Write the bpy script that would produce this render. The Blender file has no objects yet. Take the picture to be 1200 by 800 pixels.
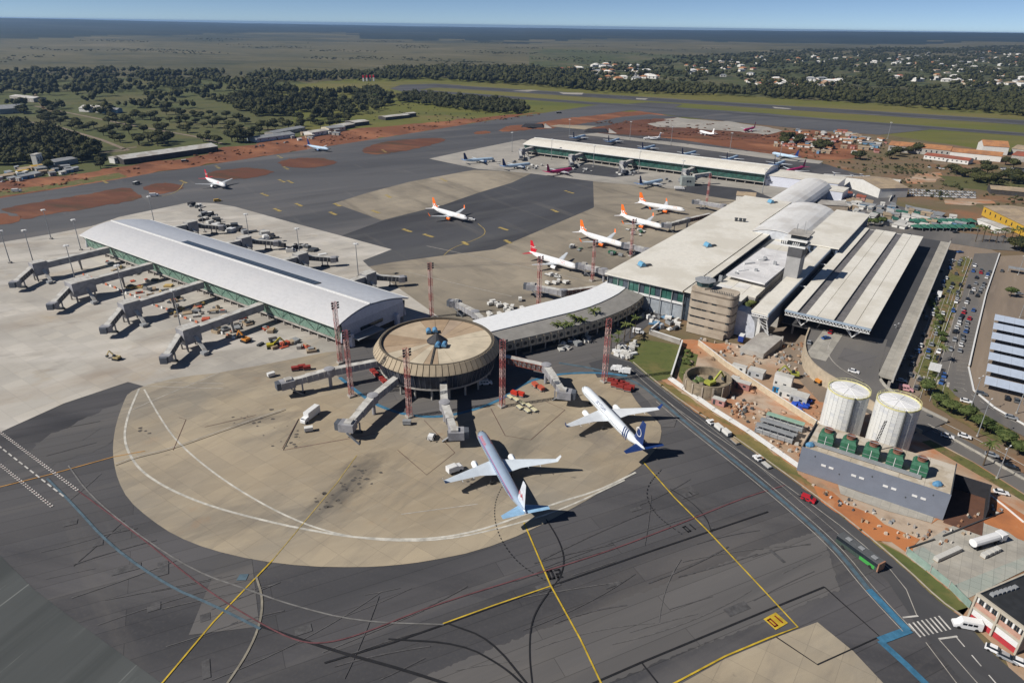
import bpy, bmesh, math, random
from mathutils import Vector, Matrix, noise
sc = bpy.context.scene
col = sc.collection
R = math.radians
rnd = random.Random(7)

# ------------------------------------------------------------------ camera
F, HY, SL, H = 790.0, 30.0, 0.015, 132.0
roll = math.atan(SL); pitch = math.atan((400 - HY) * math.cos(roll) / F)
cam = bpy.data.cameras.new('camera'); camo = bpy.data.objects.new('camera', cam); col.objects.link(camo)
cam.sensor_width = 36; cam.lens = 36 * F / 1200; cam.clip_start = 1; cam.clip_end = 60000
camo.location = (0, 0, H)
camo.matrix_world = Matrix.Translation((0, 0, H)) @ Matrix.Rotation(R(90) - pitch, 4, 'X') @ Matrix.Rotation(roll, 4, 'Z')
sc.camera = camo

# ------------------------------------------------------------------ light
SUN_AZ, SUN_EL = 18.0, 42.0         # direction in which shadows fall (from +X), elevation
w = bpy.data.worlds.new('World'); sc.world = w; w.use_nodes = True
nt = w.node_tree; bg = nt.nodes['Background']; sky = nt.nodes.new('ShaderNodeTexSky')
sky.sky_type = 'NISHITA'; sky.sun_disc = False; sky.sun_elevation = R(SUN_EL)
sky.sun_rotation = R(270 - SUN_AZ); sky.altitude = 8500; sky.air_density = 1.0; sky.dust_density = 0.0; sky.ozone_density = 2.0
nt.links.new(sky.outputs[0], bg.inputs[0]); bg.inputs[1].default_value = 0.075
sl = bpy.data.lights.new('sun', 'SUN'); so = bpy.data.objects.new('sun', sl); col.objects.link(so)
sl.energy = 5.0; sl.angle = R(0.5); sl.color = (1, 0.95, 0.87)
d = Vector((math.cos(R(SUN_AZ)) * math.cos(R(SUN_EL)), math.sin(R(SUN_AZ)) * math.cos(R(SUN_EL)), -math.sin(R(SUN_EL))))
so.rotation_euler = d.to_track_quat('-Z', 'Y').to_euler(); so.location = (0, 0, 500)
sc.view_settings.view_transform = 'Standard'; sc.view_settings.look = 'None'
sc.view_settings.exposure = 0.12; sc.view_settings.gamma = 1

# ------------------------------------------------------------------ where a point of the survey photograph lies on level z
def P(x, y, z=0.0):
    u, v = x - 600, 400 - y
    c, s = math.cos(roll), math.sin(roll)
    u2 = u * c - v * s; v2 = u * s + v * c
    cp, sp = math.cos(pitch), math.sin(pitch)
    dx, dy, dz = u2, F * cp + v2 * sp, -F * sp + v2 * cp
    t = (z - H) / dz
    return Vector((dx * t, dy * t, z))
A35 = R(-35)
def W(u, v, z=0.0):                 # site grid (all airport buildings share it) to world
    return Vector((u * math.cos(A35) - v * math.sin(A35), u * math.sin(A35) + v * math.cos(A35), z))
def S(x, y, z=0.0):
    p = P(x, y, z); return (p.x * math.cos(A35) + p.y * math.sin(A35), -p.x * math.sin(A35) + p.y * math.cos(A35))

# ------------------------------------------------------------------ materials
MATS = {}
def mat(name, c, rough=0.7, var=0.12, scale=0.5, metal=0.0, c2=None, bump=0.0, detail=4, stretch=None, spec=0.3, rot=0.0, c3=None, s3=None, joints=None, jc=0.6):
    if name in MATS: return MATS[name]
    m = bpy.data.materials.new(name); m.use_nodes = True; n = m.node_tree; L = n.links.new
    b = n.nodes['Principled BSDF']; b.inputs['Roughness'].default_value = rough; b.inputs['Metallic'].default_value = metal
    b.inputs['Specular IOR Level'].default_value = spec
    tc = n.nodes.new('ShaderNodeTexCoord'); mp = n.nodes.new('ShaderNodeMapping')
    L(tc.outputs['Object'], mp.inputs[0]); mp.inputs['Rotation'].default_value = (0, 0, rot)
    if stretch: mp.inputs['Scale'].default_value = stretch
    nz = n.nodes.new('ShaderNodeTexNoise'); nz.inputs['Scale'].default_value = scale; nz.inputs['Detail'].default_value = detail
    nz.inputs['Roughness'].default_value = 0.62; L(mp.outputs[0], nz.inputs[0])
    rp = n.nodes.new('ShaderNodeValToRGB'); L(nz.outputs[0], rp.inputs[0])
    a = [max(0, k * (1 - var)) for k in c]; e = list(c2) if c2 else [min(1, k * (1 + var)) for k in c]
    rp.color_ramp.elements[0].position = 0.36; rp.color_ramp.elements[1].position = 0.64
    rp.color_ramp.elements[0].color = (*a, 1); rp.color_ramp.elements[1].color = (*e, 1)
    out = rp.outputs[0]
    if c3:
        n2 = n.nodes.new('ShaderNodeTexNoise'); n2.inputs['Scale'].default_value = s3 or scale * 0.13; n2.inputs['Detail'].default_value = 5
        n2.inputs['Roughness'].default_value = 0.6
        L(tc.outputs['Object'], n2.inputs[0])
        r2 = n.nodes.new('ShaderNodeValToRGB'); r2.color_ramp.elements[0].position = 0.47; r2.color_ramp.elements[1].position = 0.6
        L(n2.outputs[0], r2.inputs[0]); mx = n.nodes.new('ShaderNodeMix'); mx.data_type = 'RGBA'
        L(r2.outputs[0], mx.inputs[0]); L(out, mx.inputs[6]); mx.inputs[7].default_value = (*c3, 1); out = mx.outputs[2]
    if joints:                       # slab joints on the site grid, plus slab to slab tone
        mj = n.nodes.new('ShaderNodeMapping'); L(tc.outputs['Object'], mj.inputs[0]); mj.inputs['Rotation'].default_value = (0, 0, R(35))
        bk = n.nodes.new('ShaderNodeTexBrick'); L(mj.outputs[0], bk.inputs[0]); bk.offset = 0; bk.inputs['Scale'].default_value = 1
        bk.inputs['Brick Width'].default_value = joints; bk.inputs['Row Height'].default_value = joints
        bk.inputs['Mortar Size'].default_value = joints * 0.012; bk.inputs['Color1'].default_value = (.93, .93, .93, 1); bk.inputs['Color2'].default_value = (1.04, 1.03, 1.0, 1)
        bk.inputs['Mortar'].default_value = (jc, jc, jc, 1)
        mu = n.nodes.new('ShaderNodeMix'); mu.data_type = 'RGBA'; mu.blend_type = 'MULTIPLY'; mu.inputs[0].default_value = 1
        L(out, mu.inputs[6]); L(bk.outputs[0], mu.inputs[7]); out = mu.outputs[2]
    L(out, b.inputs['Base Color'])
    if bump:
        bp = n.nodes.new('ShaderNodeBump'); bp.inputs['Strength'].default_value = bump; bp.inputs['Distance'].default_value = 0.3
        L(nz.outputs[0], bp.inputs['Height']); L(bp.outputs[0], b.inputs['Normal'])
    MATS[name] = m; return m

def ground_mat(name, base, tones, joints=0, jc=0.7, spots=(), lanes=None):
    """base colour overlaid with several noises: tones = [(colour, scale, lo, hi, amount, stretch, rot)]"""
    m = bpy.data.materials.new(name); m.use_nodes = True; n = m.node_tree; L = n.links.new
    b = n.nodes['Principled BSDF']; b.inputs['Roughness'].default_value = 0.85; b.inputs['Specular IOR Level'].default_value = 0.25
    tc = n.nodes.new('ShaderNodeTexCoord'); rgb = n.nodes.new('ShaderNodeRGB'); rgb.outputs[0].default_value = (*base, 1); out = rgb.outputs[0]
    for (c, s, lo, hi, amt, st, ro) in tones:
        mp = n.nodes.new('ShaderNodeMapping'); mp.vector_type = 'POINT'; L(tc.outputs['Object'], mp.inputs[0])
        mr = n.nodes.new('ShaderNodeMapping'); L(mp.outputs[0], mr.inputs[0]); mp.inputs['Rotation'].default_value = (0, 0, ro); mr.inputs['Scale'].default_value = (st, 1, 1)
        mp.inputs['Location'].default_value = (s * 977 % 31, lo * 173, 0)
        nz = n.nodes.new('ShaderNodeTexNoise'); nz.inputs['Scale'].default_value = s; nz.inputs['Detail'].default_value = 7; nz.inputs['Roughness'].default_value = 0.6
        L(mr.outputs[0], nz.inputs[0]); ml = n.nodes.new('ShaderNodeMapRange'); L(nz.outputs[0], ml.inputs[0])
        ml.inputs[1].default_value = lo; ml.inputs[2].default_value = hi; ml.inputs[4].default_value = amt
        mx = n.nodes.new('ShaderNodeMix'); mx.data_type = 'RGBA'; L(ml.outputs[0], mx.inputs[0]); L(out, mx.inputs[6]); mx.inputs[7].default_value = (*c, 1); out = mx.outputs[2]
    for (cx, cy, rx, ry, ro, c, amt) in spots:       # soot and wear marks with a place and shape of their own
        mp = n.nodes.new('ShaderNodeMapping'); mp.vector_type = 'TEXTURE'; L(tc.outputs['Object'], mp.inputs[0]); mp.inputs['Location'].default_value = (cx, cy, 0); mp.inputs['Rotation'].default_value = (0, 0, ro); mp.inputs['Scale'].default_value = (rx, ry, 1000)
        ln = n.nodes.new('ShaderNodeVectorMath'); ln.operation = 'LENGTH'; L(mp.outputs[0], ln.inputs[0]); nz = n.nodes.new('ShaderNodeTexNoise'); nz.inputs['Scale'].default_value = 2.2; nz.inputs['Detail'].default_value = 6; L(mp.outputs[0], nz.inputs[0])
        ad = n.nodes.new('ShaderNodeMath'); ad.operation = 'MULTIPLY_ADD'; L(nz.outputs[0], ad.inputs[0]); ad.inputs[1].default_value = 1.7; L(ln.outputs['Value'], ad.inputs[2]); ml = n.nodes.new('ShaderNodeMapRange'); L(ad.outputs[0], ml.inputs[0])
        ml.inputs[1].default_value = .95; ml.inputs[2].default_value = 2.1; ml.inputs[3].default_value = amt; ml.inputs[4].default_value = 0; mx = n.nodes.new('ShaderNodeMix'); mx.data_type = 'RGBA'; L(ml.outputs[0], mx.inputs[0]); L(out, mx.inputs[6]); mx.inputs[7].default_value = (*c, 1); out = mx.outputs[2]
    if lanes:                        # paver lanes: long strips of slightly different mix with sealed seams
        lw, lh, lr, lc = lanes; mj = n.nodes.new('ShaderNodeMapping'); L(tc.outputs['Object'], mj.inputs[0]); mj.inputs['Rotation'].default_value = (0, 0, -lr)
        bk = n.nodes.new('ShaderNodeTexBrick'); L(mj.outputs[0], bk.inputs[0]); bk.offset = .37; bk.inputs['Scale'].default_value = 1; bk.inputs['Brick Width'].default_value = lw; bk.inputs['Row Height'].default_value = lh
        bk.inputs['Mortar Size'].default_value = .09; bk.inputs['Color1'].default_value = (1 - lc, 1 - lc, 1 - lc, 1); bk.inputs['Color2'].default_value = (1 + lc, 1 + lc, 1 + lc, 1); bk.inputs['Mortar'].default_value = (.62, .62, .62, 1)
        mu = n.nodes.new('ShaderNodeMix'); mu.data_type = 'RGBA'; mu.blend_type = 'MULTIPLY'; mu.inputs[0].default_value = 1; L(out, mu.inputs[6]); L(bk.outputs[0], mu.inputs[7]); out = mu.outputs[2]
    if joints:
        mj = n.nodes.new('ShaderNodeMapping'); L(tc.outputs['Object'], mj.inputs[0]); mj.inputs['Rotation'].default_value = (0, 0, R(35))
        bk = n.nodes.new('ShaderNodeTexBrick'); L(mj.outputs[0], bk.inputs[0]); bk.offset = 0; bk.inputs['Scale'].default_value = 1
        bk.inputs['Brick Width'].default_value = joints; bk.inputs['Row Height'].default_value = joints
        bk.inputs['Mortar Size'].default_value = 0.07; bk.inputs['Color1'].default_value = (.92, .92, .92, 1); bk.inputs['Color2'].default_value = (1.05, 1.04, 1.02, 1)
        bk.inputs['Mortar'].default_value = (jc, jc, jc, 1)
        mu = n.nodes.new('ShaderNodeMix'); mu.data_type = 'RGBA'; mu.blend_type = 'MULTIPLY'; mu.inputs[0].default_value = 1
        L(out, mu.inputs[6]); L(bk.outputs[0], mu.inputs[7]); out = mu.outputs[2]
    L(out, b.inputs['Base Color']); MATS[name] = m; return m

# ------------------------------------------------------------------ mesh builder
class MB:
    def __init__(s): s.v = []; s.f = []
    def add(s, vs, fs):
        o = len(s.v); s.v += [tuple(q) for q in vs]; s.f += [tuple(i + o for i in g) for g in fs]; return s
    def hexa(s, p):                  # 4 bottom, 4 top corners
        return s.add(p, [(3, 2, 1, 0), (4, 5, 6, 7), (0, 1, 5, 4), (1, 2, 6, 5), (2, 3, 7, 6), (3, 0, 4, 7)])
    def box(s, x0, x1, y0, y1, z0, z1):
        return s.hexa([(x0, y0, z0), (x1, y0, z0), (x1, y1, z0), (x0, y1, z0), (x0, y0, z1), (x1, y0, z1), (x1, y1, z1), (x0, y1, z1)])
    def ubox(s, u0, u1, v0, v1, z0, z1):
        return s.hexa([W(u0, v0, z0), W(u1, v0, z0), W(u1, v1, z0), W(u0, v1, z0), W(u0, v0, z1), W(u1, v0, z1), W(u1, v1, z1), W(u0, v1, z1)])
    def prism(s, poly, z0, z1):
        n = len(poly); a = sum(poly[i][0] * poly[(i + 1) % n][1] - poly[(i + 1) % n][0] * poly[i][1] for i in range(n))
        if a < 0: poly = poly[::-1]
        vs = [(p[0], p[1], z0) for p in poly] + [(p[0], p[1], z1) for p in poly]
        return s.add(vs, [tuple(range(n))[::-1], tuple(range(n, 2 * n))] + [(i, (i + 1) % n, n + (i + 1) % n, n + i) for i in range(n)])
    def bar(s, a, b, w, h=None, up=(0, 0, 1)):
        a = Vector(a); b = Vector(b); h = h or w; d = (b - a)
        if d.length < 1e-6: return s
        d.normalize(); upv = Vector(up)
        if abs(d.dot(upv)) > 0.97: upv = Vector((1, 0, 0))
        x = d.cross(upv).normalized() * w / 2; y = x.cross(d).normalized() * h / 2
        return s.hexa([a - x - y, a + x - y, b + x - y, b - x - y, a - x + y, a + x + y, b + x + y, b - x + y])
    def tube(s, a, b, r, r2=None, n=8, cap=True):
        a = Vector(a); b = Vector(b); r2 = r if r2 is None else r2; d = (b - a).normalized()
        q = Vector((0, 0, 1)) if abs(d.z) < 0.9 else Vector((1, 0, 0)); x = d.cross(q).normalized(); y = d.cross(x)
        vs = []
        for p, rr in ((a, r), (b, r2)):
            for i in range(n):
                t = 2 * math.pi * i / n; vs.append(p + x * math.cos(t) * rr + y * math.sin(t) * rr)
        fs = [(i, i + n, (i + 1) % n + n, (i + 1) % n) for i in range(n)]
        if cap: fs += [tuple(range(n)), tuple(range(n, 2 * n))[::-1]]
        return s.add(vs, fs)
    def rings(s, rs, cap=True):
        n = len(rs[0]); o = len(s.v); vs = [p for r in rs for p in r]
        fs = [(k * n + i, k * n + (i + 1) % n, (k + 1) * n + (i + 1) % n, (k + 1) * n + i) for k in range(len(rs) - 1) for i in range(n)]
        if cap: fs += [tuple(range(n))[::-1], tuple(range((len(rs) - 1) * n, len(rs) * n))]
        return s.add(vs, fs)
    def lathe(s, c, prof, n=32, a0=0, a1=2 * math.pi, cap=True):
        full = abs(a1 - a0 - 2 * math.pi) < 1e-6; k = n if full else n + 1
        rs = [[(c[0] + r * math.cos(a0 + (a1 - a0) * i / n), c[1] + r * math.sin(a0 + (a1 - a0) * i / n), z) for i in range(k)] for r, z in prof]
        if full: return s.rings(rs, cap)
        vs = [p for r in rs for p in r]
        return s.add(vs, [(q * k + i, q * k + i + 1, (q + 1) * k + i + 1, (q + 1) * k + i) for q in range(len(rs) - 1) for i in range(k - 1)])
    def build(s, name, m, parent=None, smooth=False, loc=(0, 0, 0), auto=False):
        me = bpy.data.meshes.new(name)
        o = Vector(loc)
        if parent is not None: o = Vector(parent['_o']) if '_o' in parent else Vector((0, 0, 0))
        me.from_pydata([(q[0] - o[0], q[1] - o[1], q[2] - o[2]) for q in s.v], [], s.f)
        me.materials.append(m); me.validate()
        if smooth:
            me.shade_smooth()
            if auto: me.set_sharp_from_angle(angle=R(35))
        ob = bpy.data.objects.new(name, me); col.objects.link(ob)
        if parent is not None:
            ob.parent = parent
            if '_o' in parent: ob['_o'] = tuple(o)
        else: ob.location = o
        return ob

def fix(o):                          # consistent outward normals
    bm = bmesh.new(); bm.from_mesh(o.data); bmesh.ops.recalc_face_normals(bm, faces=bm.faces); bm.to_mesh(o.data); bm.free(); return o
def tag(o, label=None, cat=None, group=None, kind=None):
    if label: o['label'] = label
    if cat: o['category'] = cat
    if group: o['group'] = group
    if kind: o['kind'] = kind
    return o
def thing(name, label, cat, loc=(0, 0, 0), rz=0, group=None, world=False):
    o = bpy.data.objects.new(name, None); col.objects.link(o); o.location = loc; o.rotation_euler = (0, 0, rz); o.empty_display_size = 0.5
    if world: o['_o'] = tuple(loc)
    return tag(o, label, cat, group)
def struct(name, mb, m, z=None):
    return tag(mb.build(name, m), kind='structure')
def dup(root, loc, rz=0, label=None, group=None, scale=None):
    r = root.copy(); col.objects.link(r); r.location = loc; r.rotation_euler = (0, 0, rz)
    if scale: r.scale = (scale,) * 3 if not isinstance(scale, tuple) else scale
    if label: r['label'] = label
    if group: r['group'] = group
    for ch in root.children:
        c = ch.copy(); col.objects.link(c); c.parent = r
        for g in ch.children:
            dd = g.copy(); col.objects.link(dd); dd.parent = c
    return r
def paint_copy(r, part, m):          # a copy whose named part has its own paint
    for c in r.children:
        if c.name.split('.')[0] == part:
            c.data = c.data.copy(); c.data.materials[0] = m
def flip_poly(pts):
    a = sum(pts[i][0] * pts[(i + 1) % len(pts)][1] - pts[(i + 1) % len(pts)][0] * pts[i][1] for i in range(len(pts)))
    return pts if a > 0 else pts[::-1]
def smooth_poly(pts, k=2):           # Chaikin for curved outlines
    for _ in range(k):
        q = []
        for i in range(len(pts)):
            a = Vector(pts[i]); b = Vector(pts[(i + 1) % len(pts)]); q += [a.lerp(b, .25), a.lerp(b, .75)]
        pts = q
    return pts
def smooth_line(pts, k=2):
    for _ in range(k):
        q = [Vector(pts[0])]
        for a, b in zip(pts, pts[1:]): q += [Vector(a).lerp(Vector(b), .25), Vector(a).lerp(Vector(b), .75)]
        pts = q + [Vector(pts[-1])]
    return pts
def sheet(name, px, m, z, curved=0, world=False, rag=0):
    pts = [Vector((p[0], p[1], 0)) if world else P(*p) for p in px]
    if curved: pts = smooth_poly(pts, curved)
    if rag:                          # broken natural edge
        q = []
        for i in range(len(pts)):
            a, b = Vector(pts[i]), Vector(pts[(i + 1) % len(pts)]); k = max(1, min(60, int((b - a).length / (rag * 1.2))))
            for j in range(k):
                p = a.lerp(b, j / k); q.append(p + Vector((noise.noise(p / (rag * 3)), noise.noise(p / (rag * 3) + Vector((9, 3, 1))), 0)) * rag * 1.5 + Vector((noise.noise(p / rag), noise.noise(p / rag + Vector((5, 2, 7))), 0)) * rag * .7)
        pts = q
    from mathutils.geometry import delaunay_2d_cdt
    r = delaunay_2d_cdt([Vector((p[0], p[1])) for p in pts], [], [list(range(len(pts)))], 1, 1e-4)
    fs = [tuple(f) if (r[0][f[1]] - r[0][f[0]]).cross(r[0][f[2]] - r[0][f[0]]) > 0 else tuple(f)[::-1] for f in r[2]]
    me = bpy.data.meshes.new(name); me.from_pydata([(q[0], q[1], z) for q in r[0]], [], fs); me.materials.append(m)
    o = bpy.data.objects.new(name, me); col.objects.link(o); return tag(o, kind='structure')
def strip(mb, pts, wd, z, h=0, dash=None):
    """a flat (h=0) or raised band along world points"""
    n = len(pts); pts = [Vector((p[0], p[1], 0)) for p in pts]
    L = []
    for i in range(n):
        t = (pts[min(i + 1, n - 1)] - pts[max(i - 1, 0)]).normalized(); nn = Vector((-t.y, t.x, 0)) * wd / 2
        L.append((pts[i] - nn, pts[i] + nn))
    for i in range(n - 1):
        if dash:
            l = (pts[i + 1] - pts[i]).length; k = max(1, int(l / dash[0] + .5))
            for j in range(k):
                t0 = j / k; t1 = t0 + dash[1] / dash[0] / k
                a0, b0 = L[i][0].lerp(L[i + 1][0], t0), L[i][1].lerp(L[i + 1][1], t0); a1, b1 = L[i][0].lerp(L[i + 1][0], t1), L[i][1].lerp(L[i + 1][1], t1)
                mb.add([(a0.x, a0.y, z), (a1.x, a1.y, z), (b1.x, b1.y, z), (b0.x, b0.y, z)], [(0, 1, 2, 3)])
            continue
        (a0, b0), (a1, b1) = L[i], L[i + 1]
        if h: mb.hexa([(a0.x, a0.y, z), (a1.x, a1.y, z), (b1.x, b1.y, z), (b0.x, b0.y, z), (a0.x, a0.y, z + h), (a1.x, a1.y, z + h), (b1.x, b1.y, z + h), (b0.x, b0.y, z + h)])
        else: mb.add([(a0.x, a0.y, z), (a1.x, a1.y, z), (b1.x, b1.y, z), (b0.x, b0.y, z)], [(0, 1, 2, 3)])
    return mb
def inside(p, poly):
    r = False; n = len(poly)
    for i in range(n):
        a, b = poly[i], poly[(i + 1) % n]
        if (a[1] > p[1]) != (b[1] > p[1]) and p[0] < (b[0] - a[0]) * (p[1] - a[1]) / (b[1] - a[1]) + a[0]: r = not r
    return r
# ================================================================== GROUND
def hill(x, y):
    r = math.hypot(x, y)
    if r < 2700: return -0.6
    t = min(1, (r - 2700) / 13500.0); k = t * t * (3 - 2 * t)
    a = math.atan2(x, y); e = abs(a + .02) / .62
    base = 66 + 72 * min(1.05, e) ** 1.6 + 9 * noise.noise((a * 9, 1.3, 0)) + 4 * noise.noise((a * 40, 4.3, 0))
    hgt = k * base + min(1, (r - 2700) / 2500) * 24 * (1 - .8 * k) * noise.noise((x / 2300, y / 2300, 4.2)) + min(1, (r - 2700) / 1500) * 8 * noise.noise((x / 700, y / 700, 1.2))
    return max(-30, min(137, hgt - 4 * min(1, (r - 2700) / 800)))
def terrain():
    rs = [0.01, 60, 150, 300, 600, 1000, 1500, 2000, 2500, 2700]; r = 2700
    while r < 24000: r *= 1.045; rs.append(r)
    na = 360; vs = []; fs = []
    for r in rs:
        for i in range(na):
            a = 2 * math.pi * i / na; x, y = r * math.sin(a), r * math.cos(a); vs.append((x, y, hill(x, y)))
    for k in range(len(rs) - 1):
        for i in range(na):
            fs.append((k * na + i, k * na + (i + 1) % na, (k + 1) * na + (i + 1) % na, (k + 1) * na + i))
    m = ground_mat('savanna', (0.115, 0.102, 0.05), [
        ((0.04, 0.046, 0.024), 0.0005, .50, .57, .85, .6, 0.3), ((0.065, 0.066, 0.032), 0.0014, .5, .62, .7, 0.5, 0.4), ((0.17, 0.145, 0.085), 0.0023, .52, .66, .8, 0.6, 0.2),
        ((0.022, 0.034, 0.016), 0.008, .53, .66, .6, .5, 0.3), ((0.02, 0.03, 0.015), 0.05, .56, .68, .5, 1, 0), ((0.15, 0.12, 0.075), 0.013, .64, .72, .5, 1, 0)])
    mb = MB().add(vs, fs); o = mb.build('terrain', m, smooth=True); tag(o, kind='structure')
    o.data.materials.append(ground_mat('far_woodland', (0.020, 0.028, 0.015), [((0.045, 0.048, 0.026), 0.0011, .52, .6, .8, .4, 0.3), ((0.014, 0.02, 0.012), 0.003, .5, .6, .7, .4, 0)]))
    o.data.materials.append(ground_mat('suburb_ground', (.075, .085, .03), [((.13, .115, .06), .004, .48, .6, .8, 1, 0), ((.03, .04, .018), .012, .5, .62, .8, 1, 0), ((.2, .13, .08), .02, .62, .7, .6, 1, 0)]))
    for p in o.data.polygons:
        c = p.center; a = math.atan2(c.x, c.y); r = math.hypot(c.x, c.y)
        if r > 6600 + 2600 * noise.noise((a * 4, 3.3, 0)) + 1500 * noise.noise((c.x / 1300, c.y / 2500, 0)) + 900 * noise.noise((c.x / 350, c.y / 900, 5)) + 1500 * min(1, max(0, a / .35)): p.material_index = 1
        elif a > .02 and 1500 < r < 4300 + 600 * noise.noise((a * 6, 1, 0)): p.material_index = 2
terrain()

G_PARK = ground_mat('park_grass', (0.085, 0.095, 0.032), [((0.12, 0.105, 0.045), 0.006, .45, .62, .7, 1, 0), ((0.035, 0.05, 0.02), 0.02, .5, .65, .6, 1, 0), ((0.02, 0.03, 0.012), 0.09, .6, .7, .5, 1, 0)])
G_AIR = ground_mat('airfield_grass', (0.12, 0.125, 0.026), [((0.17, 0.14, 0.05), 0.004, .45, .62, .75, .35, R(6)), ((0.07, 0.09, 0.028), 0.011, .5, .68, .6, .3, R(6)), ((0.15, 0.10, 0.05), 0.04, .62, .75, .4, .5, 0)])
G_DRY = ground_mat('dry_ground', (0.17, 0.12, 0.075), [((0.11, 0.105, 0.045), 0.012, .45, .6, .7, 1, 0), ((0.26, 0.12, 0.06), 0.02, .52, .66, .7, 1, 0), ((0.30, 0.25, 0.19), 0.05, .58, .7, .5, 1, 0), ((0.07, 0.06, 0.04), 0.15, .6, .7, .4, 1, 0)])
G_RED = ground_mat('red_earth', (0.18, 0.072, 0.036), [((0.32, 0.14, 0.07), 0.02, .48, .66, .8, .5, R(35)), ((0.09, 0.04, 0.025), 0.045, .52, .68, .7, .4, R(35)), ((0.38, 0.25, 0.17), 0.11, .62, .72, .6, 1, 0)])
G_DARKRED = ground_mat('dark_red_earth', (0.12, 0.05, 0.03), [((0.20, 0.085, 0.045), 0.03, .48, .66, .8, .4, R(20)), ((0.05, 0.045, 0.025), 0.05, .5, .66, .6, .4, R(20)), ((0.25, 0.17, 0.11), 0.12, .64, .74, .4, 1, 0)])
G_SITE = ground_mat('building_site_earth', (0.34, 0.23, 0.15), [((0.42, 0.165, 0.07), 0.035, .46, .60, .85, 1, 0), ((0.44, 0.36, 0.28), 0.05, .48, .60, .85, .5, R(35)), ((0.17, 0.12, 0.085), 0.12, .55, .7, .6, 1, 0)])
G_ORANGE = ground_mat('orange_earth', (0.44, 0.17, 0.065), [((0.30, 0.12, 0.055), 0.07, .48, .66, .8, 1, 0), ((0.48, 0.31, 0.19), 0.12, .6, .72, .7, 1, 0), ((0.13, 0.08, 0.04), 0.3, .62, .72, .4, 1, 0)])
G_LAWN = ground_mat('lawn', (0.10, 0.115, 0.035), [((0.17, 0.14, 0.055), 0.08, .5, .66, .8, 1, 0), ((0.06, 0.08, 0.025), 0.3, .5, .66, .6, 1, 0)])
G_VERGE = ground_mat('verge_grass', (0.20, 0.16, 0.06), [((0.10, 0.105, 0.035), 0.09, .46, .6, .8, .6, R(45)), ((0.33, 0.16, 0.08), 0.06, .52, .62, .8, .5, R(35)), ((0.10, 0.08, 0.04), 0.5, .55, .68, .5, 1, 0)])
G_BEDS = ground_mat('green_verge', (0.12, 0.12, 0.04), [((0.21, 0.13, 0.07), 0.1, .5, .6, .8, 1, 0), ((0.05, 0.06, 0.025), 0.5, .5, .65, .7, 1, 0)])
LANE = math.atan2(*(P(900, 599) - P(520, 731)).yx)
ASPH = ground_mat('tarmac', (0.090, 0.087, 0.090), [
    ((0.045, 0.045, 0.05), 0.009, .42, .6, .8, .22, R(-28)), ((0.105, 0.10, 0.105), 0.018, .52, .66, .75, .12, R(-28)),
    ((0.035, 0.035, 0.04), 0.035, .55, .68, .6, .10, R(12)), ((0.14, 0.13, 0.12), 0.08, .57, .74, .5, .06, R(-30)), ((0.13, 0.12, 0.11), 0.06, .6, .75, .4, .06, R(48)), ((0.10, 0.095, 0.09), 1.2, .5, .7, .3, 1, 0)], spots=[(*P(95, 495).xy, 60, 11, R(25), (.03, .03, .034), .8), (*P(820, 660).xy, 40, 10, R(30), (.12, .11, .105), .6), (*P(420, 690).xy, 60, 7, LANE, (.05, .05, .054), .6), (*P(900, 560).xy, 30, 12, R(-40), (.05, .05, .055), .6)], lanes=(90, 5.6, LANE, .10))
ASPH_FAR = ground_mat('worn_tarmac', (0.10, 0.10, 0.105), [
    ((0.065, 0.066, 0.072), 0.008, .44, .6, .8, .2, R(-20)), ((0.16, 0.15, 0.145), 0.015, .52, .64, .6, .12, R(-35)), ((0.05, 0.05, 0.055), 0.05, .55, .7, .6, .08, R(-35)), ((0.2, 0.19, 0.18), 0.09, .6, .76, .35, .1, R(55))])
ASPH_MID = ground_mat('dark_taxi_surface', (0.072, 0.073, 0.08), [
    ((0.04, 0.04, 0.045), 0.012, .44, .6, .8, .25, R(-50)), ((0.10, 0.10, 0.10), 0.03, .52, .68, .7, .1, R(-35)), ((0.14, 0.13, 0.12), 0.07, .6, .74, .5, .08, R(55))], joints=0)
ASPH_NEW = ground_mat('service_road_tarmac', (0.062, 0.062, 0.066), [((0.085, 0.083, 0.085), 0.03, .48, .65, .8, .15, R(50)), ((0.04, 0.04, 0.044), 0.1, .55, .7, .5, .2, R(50))])
ASPH_LIGHT = ground_mat('grey_worn_tarmac', (0.118, 0.112, 0.11), [((0.075, 0.073, 0.075), 0.02, .45, .62, .8, .1, R(-28)), ((0.17, 0.155, 0.14), 0.05, .54, .7, .6, .08, R(-28)), ((0.06, 0.06, 0.062), 0.15, .58, .72, .5, .07, R(-28))], lanes=(90, 5.6, LANE, .07))
ROAD = ground_mat('road_tarmac', (0.15, 0.14, 0.13), [((0.10, 0.096, 0.095), 0.03, .45, .62, .8, .2, R(-55)), ((0.22, 0.19, 0.16), 0.08, .55, .7, .5, .2, R(-55))])
ROAD_BROWN = ground_mat('brown_worn_road', (0.235, 0.185, 0.14), [((0.16, 0.13, 0.105), 0.05, .45, .62, .8, .15, R(-55)), ((0.31, 0.25, 0.20), 0.12, .55, .7, .6, .1, R(-55))])
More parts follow.
